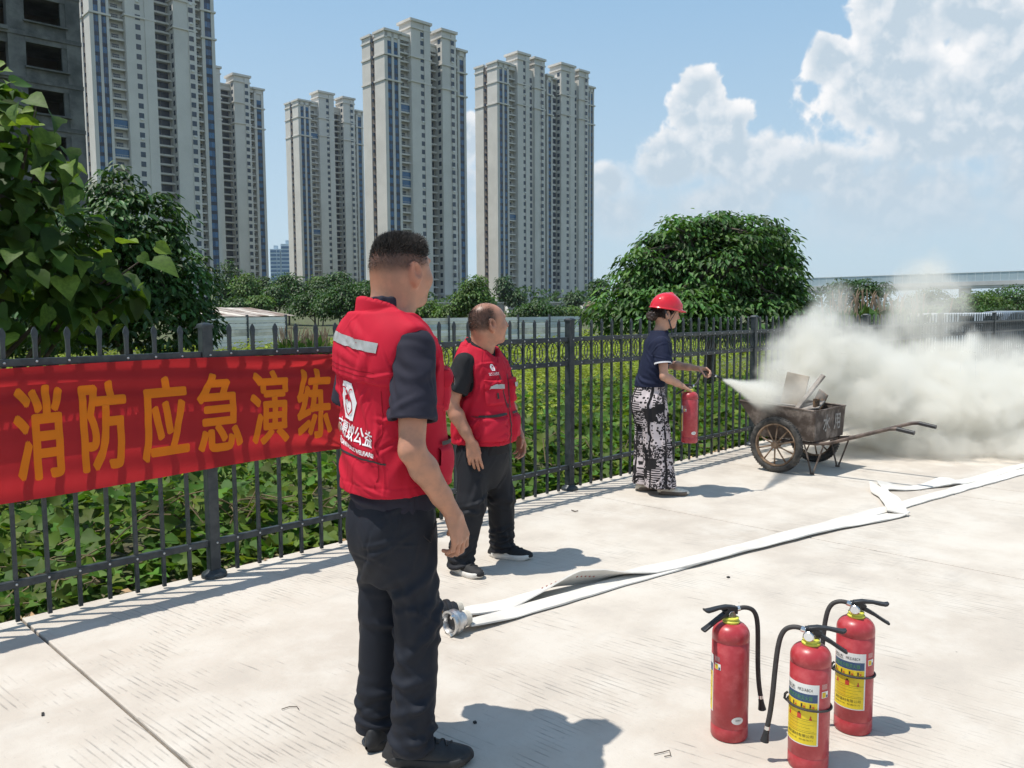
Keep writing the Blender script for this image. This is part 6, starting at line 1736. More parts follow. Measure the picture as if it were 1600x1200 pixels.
    for c, tdir, A, w, L in (((.04, B, 1.02), (1, 0, -.55), .008, .018, .16), ((-.04, B, 1.16), (1, 0, -.35), .006, .016, .13), ((.12, B, 1.20), (.35, 0, -1), .009, .018, .14), ((.15, B + .02, 1.05), (.5, 0, -1), .008, .02, .12),
                             ((-.10, B, 1.00), (.9, 0, -.7), .006, .015, .10), ((.06, B, .98), (1, 0, -.8), .007, .018, .12), ((-.13, B + .02, 1.28), (.12, 0, 1), .006, .013, .12), ((-.02, B, 1.33), (.1, 0, 1), .004, .014, .08),
                             ((.10, B, 1.36), (.3, 0, 1), .006, .016, .08), ((.0, B, 1.40), (1, 0, -.1), .004, .012, .10), ((.20, -.05, 1.08), (0, .4, 1), .008, .02, .12), ((.20, .03, 1.02), (0, -.5, 1), .007, .018, .12), ((.05, B, 1.50), (1, 0, -.6), .006, .014, .06), ((-.16, B + .03, 1.10), (.2, 0, 1), .007, .016, .16)):
        fs.append((c, tdir, (tdir[2], 0, -tdir[0]) if abs(tdir[1]) < .01 else (0, tdir[2], -tdir[1]), A, w, L))
    hole = dict(sh=(.210, -.018, 1.475), z=1.345, ry=.100, rz=.152, dy=-.004)
    Sv = [(z, cx, cy, ax + (.012 if z < 1.1 else 0), ay + (.014 if z < 1.1 else .004)) for z, cx, cy, ax, ay in S1]
    vo, bv = vest(root, Sv, .950, (0, -.024, 1.50), 1.600, hole, (-.36, -.30, .88), (.36, .34, 1.66), fs, (1.335, -.10), side_grow=.021, h=.0042)
    U, W, Dn = np.array([1, 0, 0]), np.array([0, 0, 1]), (0, 1, 0)
    tl = R_(-7)
    v, f = rect2(-.150, .150, -.016, .016, 30, 5); decal('reflective_strip', v, f, bv, (.012, 0, 1.455), U, W, Dn, .003, M_reflect, vo, tl)
    v, f = rect2(-.17, .17, -.003, .003, 30, 3); decal('zip', v, f, bv, (0, 0, 1.080), U, W, Dn, .003, M_zip, vo, R_(-5))
    v, f = rect2(-.15, .15, -.0012, .0012, 30, 3); decal('seam', v, f, bv, (0, 0, 1.372), U, W, Dn, .0012, M_seam, vo, R_(-6)); decal('seam', v, f, bv, (0, 0, 1.356), U, W, Dn, .0012, M_seam, vo, R_(-6))
    for s_ in (-1, 1):
        v, f = rect2(-.0012, .0012, -.16, .16, 3, 26); decal('seam', v, f, bv, (s_ * .145, 0, 1.14), U, W, Dn, .0012, M_seam, vo, R_(-4 * s_))
    emblem('emblem', bv, (-.016, 0, 1.258), U, W, Dn, .064, vo, tl)
    writing('志愿蚁公益', .060, .255, bv, (-.006, 0, 1.126), U, W, Dn, M_print, vo, tl)
    writing('ZHIYUANYI PUBLIC WELFARE', .020, .255, bv, (-.006, 0, 1.096), U, W, Dn, M_print, vo, tl)
    # hanging loop at the collar
    lp = MB().tube([Vector((-.018, -.098, 1.545)), Vector((-.014, -.118, 1.535)), Vector((.0, -.124, 1.522)), Vector((.014, -.120, 1.530)), Vector((.02, -.104, 1.548))], .003, 6)
    lp.build('hanging_loop', M_zip, vo, True)
    MB().tube([Vector((.004, -.118, 1.524)), Vector((.018, -.132, 1.512)), Vector((.032, -.128, 1.520))], .003, 6).build('loop_tail', M_zip, vo, True)
    # pockets on the chest, mostly seen edge-on
    Df = (0, -1, 0)
    for s in (-1, 1):
        p = pillow('chest_pocket', -.060, .060, -.065, .060, .016, bv, (s * .118, 0, 1.285), U, W, Df, M_vest2, vo)
        pillow('pocket_flap', -.066, .066, -.020, .040, .025, bv, (s * .118, 0, 1.325), U, W, Df, M_vest, vo, R_(-4 * s))
        v, f = rect2(-.048, .048, -.011, .011, 10, 4); decal('reflective_patch', v, f, bv, (s * .118, 0, 1.322), U, W, Df, .029, M_reflect, vo, R_(-4 * s))
        pillow('hip_pocket', -.080, .080, -.065, .075, .020, bv, (s * .122, 0, 1.030), U, W, Df, M_vest2, vo)
        v, f = rect2(-.070, .070, -.007, .007, 12, 3); decal('zip', v, f, bv, (s * .120, 0, 1.118), U, W, Df, .012, M_zip, vo)
    # piping round the armhole
    # trousers
    M_tr = fabric('navy_trousers', (0.0095, 0.0120, 0.0195), .25, 4, .10, .72, .3)
    hipR, knR, anR = (.080, .0, .86), (.096, .034, .50), (.106, .000, .06)
    hipL, knL, anL = (-.080, -.005, .86), (-.096, .0, .50), (-.104, -.038, .06)
    fl = Field((-.30, -.27, .0), (.30, .27, .98), .005)
    fl.sect([(.62, 0, -.008, .100, .09), (.70, 0, -.010, .138, .118), (.78, 0, -.010, .160, .134), (.84, 0, -.006, .164, .134), (.90, 0, 0, .160, .124), (.965, 0, 0, .154, .118)], .02, 2.3)
    fl.ell((.068, -.056, .80), (.078, .072, .12), .05); fl.ell((-.068, -.056, .80), (.078, .072, .12), .05)
    fl.chain([hipR, knR, anR], [.094, .080, .074], .03); fl.chain([hipL, knL, anL], [.094, .080, .072], .03)
    fl.below(.95); fl.above(.045)
    L = leg_folds(hipR, knR, anR, 1, 11, .010) + leg_folds(hipL, knL, anL, -1, 12, .010)
    for c, t_, A in (((0.16, .02, .46), (-.1, .9, .75), .012), ((0.17, -.02, .62), (.0, .8, .9), .010), ((0.17, .05, .55), (0, .7, 1), .009), ((.02, -.13, .70), (1, 0, .8), .009), ((-.06, -.12, .62), (1, 0, .5), .007), ((.10, -.14, .66), (1, 0, .9), .008), ((0.16, -.03, .30), (0, 1, .35), .007), ((.16, -.06, .20), (.5, 1, .2), .007), ((0.17, .06, .74), (0, .5, 1), .008), ((0.16, .0, .12), (0, 1, .1), .010), ((.15, -.07, .09), (.6, .8, -.2), .010)):
        L.append((c, t_, (0, -t_[2], t_[1]) if abs(t_[0]) < .3 else (-t_[2], 0, t_[0]), A, .016, .10))
    pants(root, fl, [((anR[0], anR[1]), .074, .045), ((anL[0], anL[1]), .072, .045)], L, M_tr)
    pk = MB()   # slanted side pocket mouth
    pk.tube([Vector((.158, .03, .87)), Vector((.168, .02, .81)), Vector((.170, .045, .785)), Vector((.160, .075, .85))], .004, 6); pk.build('trouser_pocket', M_zip, root, True)
    M_bs = mat('black_trainer', (0.014, 0.014, 0.016), 0.6, var=.3, scale=25, bump=.3, bscale=200); M_bsole = mat('black_sole', (0.017, 0.017, 0.018), 0.7, var=.2, scale=20)
    shoe(root, (anR[0] + .028, anR[1] + .050, 0), R_(36), .295, .112, M_bs, M_bsole); shoe(root, (anL[0] - .010, anL[1] + .070, 0), R_(-30), .29, .110, M_bs, M_bsole)
man_front()
# ------------------------------------------------------------------ balding man in the open vest
def man_middle():
    root = empty('person'); place(root, -.18, 4.94, R_(119)); tag(root, 'person in an open red vest over a black T-shirt, standing beside the fence', 'person')
    S1 = [(.56, 0, 0, .17, .145), (.66, 0, .0, .178, .148), (.76, 0, .010, .172, .146), (.88, 0, .014, .174, .148), (1.02, 0, .008, .174, .140), (1.15, 0, 0, .180, .128), (1.25, 0, -.010, .178, .108), (1.31, 0, -.020, .145, .086), (1.37, 0, -.022, .085, .068)]
    shR, elR, wrR = (.190, -.012, 1.255), (.268, -.050, 1.010), (.240, .066, .800)
    shL, elL, wrL = (-.190, -.012, 1.255), (-.262, .020, 1.000), (-.225, .125, .800)
    hc = (.006, .050, 1.478)
    fl = Field((-.36, -.28, 0), (.36, .30, 1.66), .0045)
    fl.sect(S1[1:], .02, grow=-.025)
    T, R = head(fl, hc, R_(-56), R_(3), 1.07, (0, -.020, 1.28), (.066, .078), .010)
    arm(fl, shR, elR, wrR, .98); arm(fl, shL, elL, wrL, .98)
    hand(fl, wrR, (-.03, .18, -.95), (-.85, -.50, 0), (-.45, .85, .1), (.30, .34, .40, .46), 1.0, (.25, .8))
    hand(fl, wrL, (.05, .25, -.95), (.9, -.35, 0), (.3, .9, .1), (.45, .5, .5, .55), 1.0)
    fl.chain([(.09, 0, .70), (.16, .0, .42), (.20, -.05, .08)], [.07, .055, .045], .03); fl.chain([(-.09, 0, .70), (-.15, .03, .42), (-.19, .02, .08)], [.07, .055, .045], .03)
    V, F = fl.mesh(); V = relax(V, F, 1, .4); N = vnormals(V, F)
    q = (V - np.array(T(0, 0, 0))) @ R / 1.07
    band = smooth01((q[:, 2] + .050 - .22 * np.clip(q[:, 1] + .02, 0, 1)) / .04) * smooth01((.042 - q[:, 1]) / .060) * (V[:, 2] > 1.40) * smooth01((.092 - np.abs(q[:, 0]) + 1.0 * (q[:, 2] > .03)) / .006)
    crown = smooth01((q[:, 2] - .070) / .035)
    hm = band * (1 - .62 * crown)
    ear = np.exp(-(((np.abs(q[:, 0]) - .086) / .010) ** 2 + ((q[:, 1] + .016) / .03) ** 2 + ((q[:, 2] + .004) / .04) ** 2))
    t = tintmap(V, (1.02, 1.0, 1.0), [(np.clip(hm, 0, 1) * .80, (.20, .19, .19)), (ear * .4, (1.2, .85, .8))])
    np_mesh('body', V, F, M_skin1, root, smooth=True, tint=t)
    hair_strands('cropped_hair', V, N, hm + 1e-7, T, R, 6000, lambda i: .003 + .005 * hm[i], M_hair, root, 8, (0, -.2, -.2), .0008, .35)
    M_sh = fabric('black_tshirt', (0.019, 0.019, 0.021), .3, 5, .12)
    fl = Field((-.40, -.32, .66), (.40, .32, 1.44), .005)
    fl.sect(S1, .0, 2.3); fl.cone((0, -.024, 1.33), (0, -.016, 1.395), .086, .080, .02); fl.below(1.396); fl.cone((0, -.020, 1.28), (0, .0, 1.55), .070, .078, .006, op='cut')
    fl.ell((0, .075, 1.385), (.050, .07, .05), .01, None, 'cut')
    sleeve(fl, shR, elR, .70, .064, .078); sleeve(fl, shL, elL, .70, .064, .078)
    fl.above(.70)
    V, F = fl.mesh(); V = relax(V, F, 2); N = vnormals(V, F); V = ripple(V, N, .004, 13, 9); V = creases(V, N, 40, .005, .010, .05, 78)
    fs = [(np.array(lerp3(shR, elR, .15 + .09 * i)) + [.06, .03 * math.sin(i * 2), 0], (.4, .5 * math.cos(i), -1 + .3 * (i % 3)), (0, 1, .4), .006, .012, .05) for i in range(7)]
    np_mesh('shirt', folds(V, N, fs), F, M_sh, root, smooth=True)
    fs = [((.20, .0, .98), (0, .4, 1), (0, 1, -.4), .008, .018, .12), ((.20, .06, .88), (0, .9, .5), (0, -.5, .9), .008, .018, .12), ((.12, .15, .95), (1, 0, .4), (-.4, 0, 1), .006, .014, .08), ((.19, -.06, .90), (0, .5, 1), (0, 1, -.5), .008, .018, .12), ((.14, .14, 1.22), (.3, 0, 1), (1, 0, -.3), .006, .012, .07),
          ((.16, .10, 1.12), (.2, .3, 1), (0, 1, -.3), .006, .014, .08), ((.20, .02, .80), (0, 1, .2), (0, -.2, 1), .007, .016, .10), ((.05, .17, .85), (1, 0, -.3), (.3, 0, 1), .005, .014, .08)]
    hole = dict(sh=(.198, -.014, 1.270), z=1.150, ry=.096, rz=.145, dy=-.002)
    Sv = [(z, cx, cy, ax + (.012 if z < .95 else 0), ay + (.014 if z < .95 else .004)) for z, cx, cy, ax, ay in S1]
    vo, bv = vest(root, Sv, .765, (0, -.022, 1.315), 1.398, hole, (-.36, -.32, .69), (.36, .36, 1.44), fs, None, (.98, .070), 7, side_grow=.021)
    U, W, Df = np.array([1, 0, 0]), np.array([0, 0, 1]), (0, -1, 0)
    v, f = rect2(-.0055, .0055, -.14, .13, 3, 26); decal('zip', v, f, bv, (.0, 0, .875), U, W, Df, .003, M_zip, vo)
    for s in (-1, 1):
        v, f = rect2(-.004, .004, -.10, .10, 3, 20); decal('zip', v, f, bv, (s * .032, 0, 1.08), U, W, Df, .003, M_zip, vo, R_(-9 * s))
        pillow('chest_pocket', -.058, .058, -.070, .060, .022, bv, (s * .105, 0, 1.075), U, W, Df, M_vest2, vo)
        pillow('pocket_flap', -.060, .060, -.024, .036, .028, bv, (s * .105, 0, 1.115), U, W, Df, M_vest, vo, R_(3 * s))
        v, f = rect2(-.045, .045, -.012, .012, 10, 4); decal('reflective_patch', v, f, bv, (s * .105, 0, 1.112), U, W, Df, .0355, M_reflect, vo, R_(3 * s))
        v, f = rect2(-.006, .006, -.018, .018, 3, 5); decal('pocket_tab', v, f, bv, (s * .105, 0, 1.058), U, W, Df, .026, M_zip, vo)
        v, f = rect2(-.085, .085, -.007, .007, 14, 3); decal('zip', v, f, bv, (s * .115, 0, .945), U, W, Df, .005, M_zip, vo, R_(-2 * s))
        pillow('hip_pocket', -.078, .078, -.070, .072, .022, bv, (s * .115, 0, .860), U, W, Df, M_vest2, vo)
    emblem('emblem', bv, (.095, 0, 1.225), U, W, Df, .020, vo, R_(0))
    writing('志愿蚁公益', .020, .085, bv, (.093, 0, 1.178), U, W, Df, M_print, vo, 0.0, False)
    M_tr = fabric('black_trousers', (0.0115, 0.0125, 0.0165), .25, 4, .10, .72, .3)
    hipR, knR, anR = (.092, .0, .70), (.155, .01, .41), (.200, -.045, .05)
    hipL, knL, anL = (-.092, .0, .70), (-.145, .04, .41), (-.190, .025, .05)
    fl = Field((-.32, -.28, .0), (.34, .28, .82), .005)
    fl.sect([(.48, 0, -.005, .10, .09), (.57, 0, -.005, .150, .13), (.66, 0, -.004, .172, .148), (.72, 0, 0, .170, .14), (.80, 0, 0, .168, .135)], .02, 2.3)
    fl.chain([hipR, knR, anR], [.105, .088, .078], .03); fl.chain([hipL, knL, anL], [.105, .088, .078], .03)
    fl.below(.80); fl.above(.042)
    L = leg_folds(hipR, knR, anR, 1, 21, .010) + leg_folds(hipL, knL, anL, -1, 22, .010)
    for i in range(5): L.append(((anR[0] + .06, anR[1] + .03, .07 + .03 * i), (-.5, 1, .2 * (-1) ** i), (0, 0, 1), .009, .012, .08)); L.append(((anL[0] + .06, anL[1] + .04, .07 + .03 * i), (-.5, 1, .2 * (-1) ** i), (0, 0, 1), .009, .012, .08))
    pants(root, fl, [((anR[0], anR[1]), .078, .042), ((anL[0], anL[1]), .078, .042)], L, M_tr, 31)
    M_bs = mat('black_knit_shoe', (0.012, 0.012, 0.013), 0.75, var=.3, scale=30, bump=.4, bscale=260); M_ws = mat('white_sole', (0.66, 0.63, 0.58), 0.6, var=.08, scale=12)
    a = shoe(root, (anR[0] + .012, anR[1] + .055, 0), R_(18), .275, .100, M_bs, M_ws); b = shoe(root, (anL[0] + .0, anL[1] + .060, 0), R_(-12), .275, .100, M_bs, M_ws)
    for e in (a, b):                      # pale swoosh-like side flash
        up = [c for c in e.children if c.name.startswith('upper')][0]; me = up.data
        bv2 = bvh_of(np.array([v.co[:] for v in me.vertices]), [tuple(p.vertices) for p in me.polygons])
        t = np.linspace(0, 1, 9); a_ = np.stack([-.045 + .05 * t, .045 - .022 * t ** .7], -1); b_ = np.stack([-.045 + .05 * t, .040 - .030 * t ** .7 - .006 * np.sin(t * 3.1)], -1)
        decal('side_flash', np.concatenate([a_, b_]), [(i, i + 1, 10 + i, 9 + i) for i in range(8)], bv2, (0, 0, .012), np.array([0, 1, 0]), np.array([0, 0, 1]), (-1, 0, 0), .0015, M_ws, e)
man_middle()
# ------------------------------------------------------------------ woman with helmet and extinguisher
def woman():
    root = empty('person'); place(root, 1.22, 6.92, R_(88)); tag(root, 'person in red helmet, navy top and printed wide trousers aiming an extinguisher', 'person')
    M_sk = skin_mat('skin_light', (0.50, 0.285, 0.20))
    S1 = [(.80, 0, -.055, .155, .125), (.90, 0, -.052, .148, .118), (1.00, 0, -.036, .140, .108), (1.12, 0, -.006, .152, .112), (1.22, 0, .015, .160, .108), (1.295, 0, .015, .150, .090), (1.345, 0, .020, .105, .068), (1.39, 0, .028, .062, .055)]
    shR, elR, wrR = (.162, .010, 1.285), (.225, .020, 1.015), (.165, .185, .930)
    shL, elL, wrL = (-.162, .010, 1.285), (-.175, .160, 1.085), (-.025, .355, 1.062)
    fl = Field((-.34, -.28, 0), (.34, .56, 1.72), .0045)
    fl.sect(S1[1:], .02, grow=-.022)
    hc = (.0, .082, 1.520)
    T, R = head(fl, hc, R_(-6), R_(-8), .98, (0, .020, 1.33), (.050, .056), 0)
    arm(fl, shR, elR, wrR, .84); arm(fl, shL, elL, wrL, .84)
    hand(fl, wrR, (-.10, .75, -.45), (.0, -.5, -.9), (-.95, .1, 0), (.75, .75, .75, .78), .92, (.3, 1.0))
    hand(fl, wrL, (.28, .95, -.18), (.45, -.25, -.85), (.75, .0, .45), (.80, .82, .85, .88), .92, (.3, 1.0))
    fl.chain([(.08, -.04, .80), (.085, .0, .45), (.09, .035, .08)], [.07, .05, .04], .03); fl.chain([(-.08, -.05, .80), (-.085, -.045, .45), (-.085, -.065, .08)], [.07, .05, .04], .03)
    V, F = fl.mesh(); V = relax(V, F, 1, .4); N = vnormals(V, F)
    q = (V - np.array(T(0, 0, 0))) @ R / .98
    hm = smooth01((q[:, 2] + .040 - .9 * np.clip(q[:, 1] + .01, 0, 1)) / .02) * smooth01((.060 - q[:, 1]) / .02) * (V[:, 2] > 1.44) * smooth01((.089 - np.abs(q[:, 0])) / .004)
    np_mesh('body', V, F, M_sk, root, smooth=True, tint=tintmap(V, (1, 1, 1), [(np.clip(hm, 0, 1), (.05, .04, .035))]))
    M_bh = mat('brown_hair', (0.030, 0.016, 0.011), 0.5, var=.4, scale=30)
    hair_strands('hair', V, N, hm + 1e-7, T, R, 3500, lambda i: .02 + .02 * hm[i], M_bh, root, 15, (0, -1.2, -.5), .0016, .15)
    fl = Field((-.12, -.20, 1.36), (.12, .10, 1.62), .004); rb = random.Random(4)
    fl.ell(T(0, -.125, -.030), (.045, .046, .040), .01)
    for i in range(16):
        a = rb.uniform(0, 6.28); b_ = rb.uniform(-1, 1); p = np.array([math.cos(a) * .034, -.125 + math.sin(a) * .034, -.030 + b_ * .026]); d = np.array([-math.sin(a), math.cos(a), b_ * .6]) * .022
        fl.cone(T(*(p - d)), T(*(p + d)), .011, .009, .006)
    fl.ell(T(0, -.085, -.005), (.060, .045, .045), .02)
    V2, F2 = fl.mesh(); V2 = relax(V2, F2, 1); np_mesh('hair_bun', V2, F2, M_bh, root, smooth=True)
    # helmet
    fl = Field((-.16, -.14, 1.46), (.16, .30, 1.74), .004)
    c0 = np.array(T(0, -.008, .046))
    fl.ell(c0, (.118, .140, .138), .0, R)
    fl.cone(T(0, .098, .105), T(0, .02, .172), .014, .018, .018); fl.cone(T(0, .02, .172), T(0, -.09, .135), .018, .014, .018)
    for s in (-1, 1): fl.cone(T(s * .05, .10, .09), T(s * .055, -.09, .115), .014, .012, .016)
    cutN = R @ np.array([0, 0, -1.0]); cutplane(fl, T(0, 0, .040), cutN, (-1, -1, 0), (1, 1, 3))
    Rb = R; fl.ell(T(0, -.006, .044), (.127, .150, .012), .006, R); fl.ell(T(0, .092, .042), (.088, .078, .013), .008, R)
    fl.ell(T(0, -.008, .028), (.106, .128, .110), .0, R, 'cut')
    V3, F3 = fl.mesh(); V3 = relax(V3, F3, 2); he = np_mesh('helmet', V3, F3, mat('helmet_red', (0.62, 0.012, 0.024), 0.22, var=.03, coat=.4), root, smooth=True)
    M_st = mat('chin_strap', (0.045, 0.055, 0.070), 0.7)
    st = MB()
    for s in (-1, 1):
        j = T(s * .078, .012, -.062)
        for p in ((s * .088, .055, .040), (s * .088, -.050, .040)): st.tube([Vector(T(*p)), Vector(lerp3(T(*p), j, .5)) + Vector((s * .006, 0, 0)), Vector(j)], .0065, 6, sy=.3)
        st.tube([Vector(j), Vector(T(s * .052, .045, -.112)), Vector(T(0, .062, -.128))], .0065, 6, sy=.3)
    st.tube([Vector(T(.01, .064, -.128)), Vector(T(.012, .072, -.150)), Vector(T(.010, .070, -.170))], .006, 6, sy=.4)
    st.build('chin_strap', M_st, he, True)
    # glasses arm
    # top
    M_top = fabric('navy_knit_top', (0.014, 0.018, 0.042), .35, 5, .08); M_tw = fabric('white_trim', (0.72, 0.70, 0.72), .2, 5, .03)
    fl = Field((-.34, -.28, .86), (.34, .34, 1.44), .0045)
    fl.sect(S1, .0, 2.2, grow=.012); fl.below(1.385); fl.cone((0, .024, 1.34), (0, .04, 1.5), .060, .070, .008, op='cut')
    sleeve(fl, shR, elR, .62, .056, .072, .03); sleeve(fl, shL, elL, .62, .056, .070, .03)
    fl.above(.915)
    V, F = fl.mesh(); V = relax(V, F, 2); N = vnormals(V, F); V = ripple(V, N, .004, 12, 4); V = creases(V, N, 40, .004, .010, .05, 79)
    fs = [((.05 * i - .1, -.12 + .01 * i, .98 + .02 * (i % 2)), (1, .2, -.3), (0, 0, 1), .006, .014, .08) for i in range(5)] + [((.14, -.02 + .03 * i, 1.02 + .04 * i), (.3, 1, -.7), (0, .7, 1), .006, .014, .07) for i in range(4)] + [((.10, -.07, 1.22), (0, .3, 1), (0, 1, 0), .005, .014, .06)]
    np_mesh('top', folds(V, N, fs), F, M_top, root, smooth=True)
    for sh, el in ((shR, elR), (shL, elL)):
        sh, el = np.array(sh), np.array(el); d = (el - sh) / np.linalg.norm(el - sh); e = sh + (el - sh) * .62
        q_ = Vector(d).to_track_quat('Z', 'X').to_matrix().to_4x4(); M = Matrix.Translation(Vector(e - d * .004)) @ q_
        MB().lathe([(.0695, -.006), (.0735, -.006), (.0735, .006), (.0695, .006)], 36, M, ring=True).build('cuff_trim', M_tw, root, True)
    MB().tube([Vector((math.cos(t) * .064, .026 + math.sin(t) * .060, 1.372 - .010 * math.sin(t))) for t in np.linspace(0, 6.2832, 33)[:-1]], .006, 6, closed=True, up=(0, 0, 1)).build('neck_trim', M_tw, root, True)
    # printed wide trousers
    m = bpy.data.materials.new('printed_trousers'); m.use_nodes = True; t_ = m.node_tree; t_.nodes.clear(); k = NT(t_)
    tc = k.n('ShaderNodeTexCoord').outputs['Object']; sp = k.sep(tc)
    ang = k.m('ARCTAN2', sp[1], k.m('SUBTRACT', k.m('ABSOLUTE', sp[0]), .085)); P2 = k.comb(k.m('MULTIPLY', ang, .12), sp[2])
    vo = k.n('ShaderNodeTexVoronoi', feature='F1', distance='CHEBYCHEV'); k.put(vo.inputs['Vector'], P2); vo.inputs['Scale'].default_value = 11.0; vo.inputs['Randomness'].default_value = .85
    cell = k.sep(vo.outputs['Color'])[0]
    fine = k.ramp(k.noise(P2, 48, 2, .6, 1.0), .50, .56); fine2 = k.ramp(k.voro(P2, 42, 'F1'), .36, .42); bars = k.ramp(k.m('SINE', k.m('MULTIPLY', sp[2], 330.0)), .0, .3)
    pat = k.mix(k.m('GREATER_THAN', cell, .42), fine, fine2); pat = k.mix(k.m('GREATER_THAN', cell, .80), pat, bars); pat = k.mix(k.m('LESS_THAN', cell, .13), pat, (0, 0, 0, 1))
    wide = k.ramp(k.m('ABSOLUTE', k.m('SUBTRACT', k.m('FRACT', k.m('ADD', k.m('MULTIPLY', k.m('MULTIPLY', ang, .12), 7.5), k.m('MULTIPLY', k.noise(P2, 9, 2), .35))), .5)), .055, .085)
    pat = k.mix(1.0, pat, wide, 'MULTIPLY')
    c = k.mix(pat, (0.022, 0.020, 0.022, 1), (0.56, 0.49, 0.50, 1))
    pb = k.n('ShaderNodeBsdfPrincipled'); k.put(pb.inputs['Base Color'], c); pb.inputs['Roughness'].default_value = .8; pb.inputs['Specular IOR Level'].default_value = .2
    oo = k.n('ShaderNodeOutputMaterial'); t_.links.new(pb.outputs[0], oo.inputs[0])
    fl = Field((-.30, -.32, .0), (.30, .30, 1.0), .005)
    fl.sect([(.60, 0, -.040, .155, .138), (.72, 0, -.058, .165, .150), (.80, 0, -.062, .162, .147), (.88, 0, -.056, .150, .128), (.955, 0, -.048, .140, .115)], .02, 2.2)
    fl.chain([(.080, -.04, .76), (.088, .0, .42), (.096, .034, .05)], [.118, .116, .132], .03); fl.chain([(-.080, -.05, .76), (-.085, -.045, .42), (-.088, -.058, .05)], [.118, .112, .124], .03)
    fl.below(.945); fl.above(.070)
    rb = random.Random(9); L = []
    for i in range(26):
        s = rb.choice((-1, 1, 1)); a = rb.uniform(0, 6.28); z = rb.uniform(.12, .75); L.append(((s * .085 + math.cos(a) * .11, math.sin(a) * .11, z), (rb.uniform(-.12, .12), rb.uniform(-.12, .12), 1), (-math.sin(a), math.cos(a), 0), rb.uniform(.005, .011), rb.uniform(.012, .02), rb.uniform(.12, .28)))
    pants(root, fl, [((.096, .034), .132, .062), ((-.088, -.058), .124, .062)], L, m, 12, .003, 8)
    M_cs = mat('cream_shoe', (0.74, 0.67, 0.56), 0.6, var=.10, scale=60, bump=.4, bscale=160); M_cso = mat('brown_sole', (0.16, 0.12, 0.09), 0.7)
    a = shoe(root, (.104, .138, 0), R_(14), .245, .086, M_cs, M_cso, True, False); b = shoe(root, (-.090, -.020, 0), R_(-4), .245, .086, M_cs, M_cso, True, False)
    for e in (a, b): MB().tube([Vector((-.038, -.035, .040)), Vector((-.026, -.030, .056)), Vector((0, -.028, .062)), Vector((.026, -.030, .056)), Vector((.040, -.035, .040))], .006, 6, sy=.5).build('strap', M_cs, e, True)
    # the extinguisher she holds: its own thing, hanging from her right hand
    Wm = Matrix.Translation((1.22, 6.92, 0)) @ Matrix.Rotation(-R_(88), 4, 'Z')
    gp = Wm @ Vector((.150, .255, .0)); base = Vector((gp.x, gp.y, .455))
    def P(x, y, z):
        q = (Wm @ Vector((x, y, z))) - base; q.z /= .92; return q
    hp = [Vector((.018, .0, .512)), Vector((.036, .006, .518)), P(.115, .330, .965), P(.07, .355, 1.005), P(.022, .395, 1.035), P(.012, .440, 1.030), P(.010, .505, 1.000)]
    extinguisher('fire extinguisher hanging from the right hand of the person in the helmet', base, R_(184), R_(148), False, hp, 'fire extinguishers in use')
woman()
# ------------------------------------------------------------------ powder cloud: a volume grid filled by geometry nodes
def volume_thing(name, label, lo, hi, res, fill, colour, aniso=0.15):
    vol = bpy.data.volumes.new(name); o = bpy.data.objects.new(name, vol); COL.objects.link(o)
    tag(o, label, 'smoke', kind='stuff')
    g = bpy.data.node_groups.new(name + '_grid', 'GeometryNodeTree')
    g.interface.new_socket('Geometry', in_out='INPUT', socket_type='NodeSocketGeometry'); g.interface.new_socket('Geometry', in_out='OUTPUT', socket_type='NodeSocketGeometry')
    k = NT(g); out = k.n('NodeGroupOutput'); pos = k.n('GeometryNodeInputPosition').outputs[0]
    vc = k.n('GeometryNodeVolumeCube')
    k.put(vc.inputs['Density'], fill(k, pos)); vc.inputs['Min'].default_value = lo; vc.inputs['Max'].default_value = hi
    for i, a in enumerate('XYZ'): vc.inputs['Resolution ' + a].default_value = res[i]
    m = bpy.data.materials.new(name + '_air'); m.use_nodes = True; t = m.node_tree; t.nodes.clear(); q = NT(t)
    pv = q.n('ShaderNodeVolumePrincipled'); pv.inputs['Color'].default_value = colour + (1,); pv.inputs['Density'].default_value = 1.0; pv.inputs['Anisotropy'].default_value = aniso
    pv.inputs['Density Attribute'].default_value = 'density'
    oo = q.n('ShaderNodeOutputMaterial'); t.links.new(pv.outputs[0], oo.inputs['Volume'])
    sm = k.n('GeometryNodeSetMaterial'); g.links.new(vc.outputs[0], sm.inputs[0]); sm.inputs['Material'].default_value = m
    g.links.new(sm.outputs[0], out.inputs[0])
    vol.materials.append(m)
    md = o.modifiers.new('grid', 'NODES'); md.node_group = g
    return o
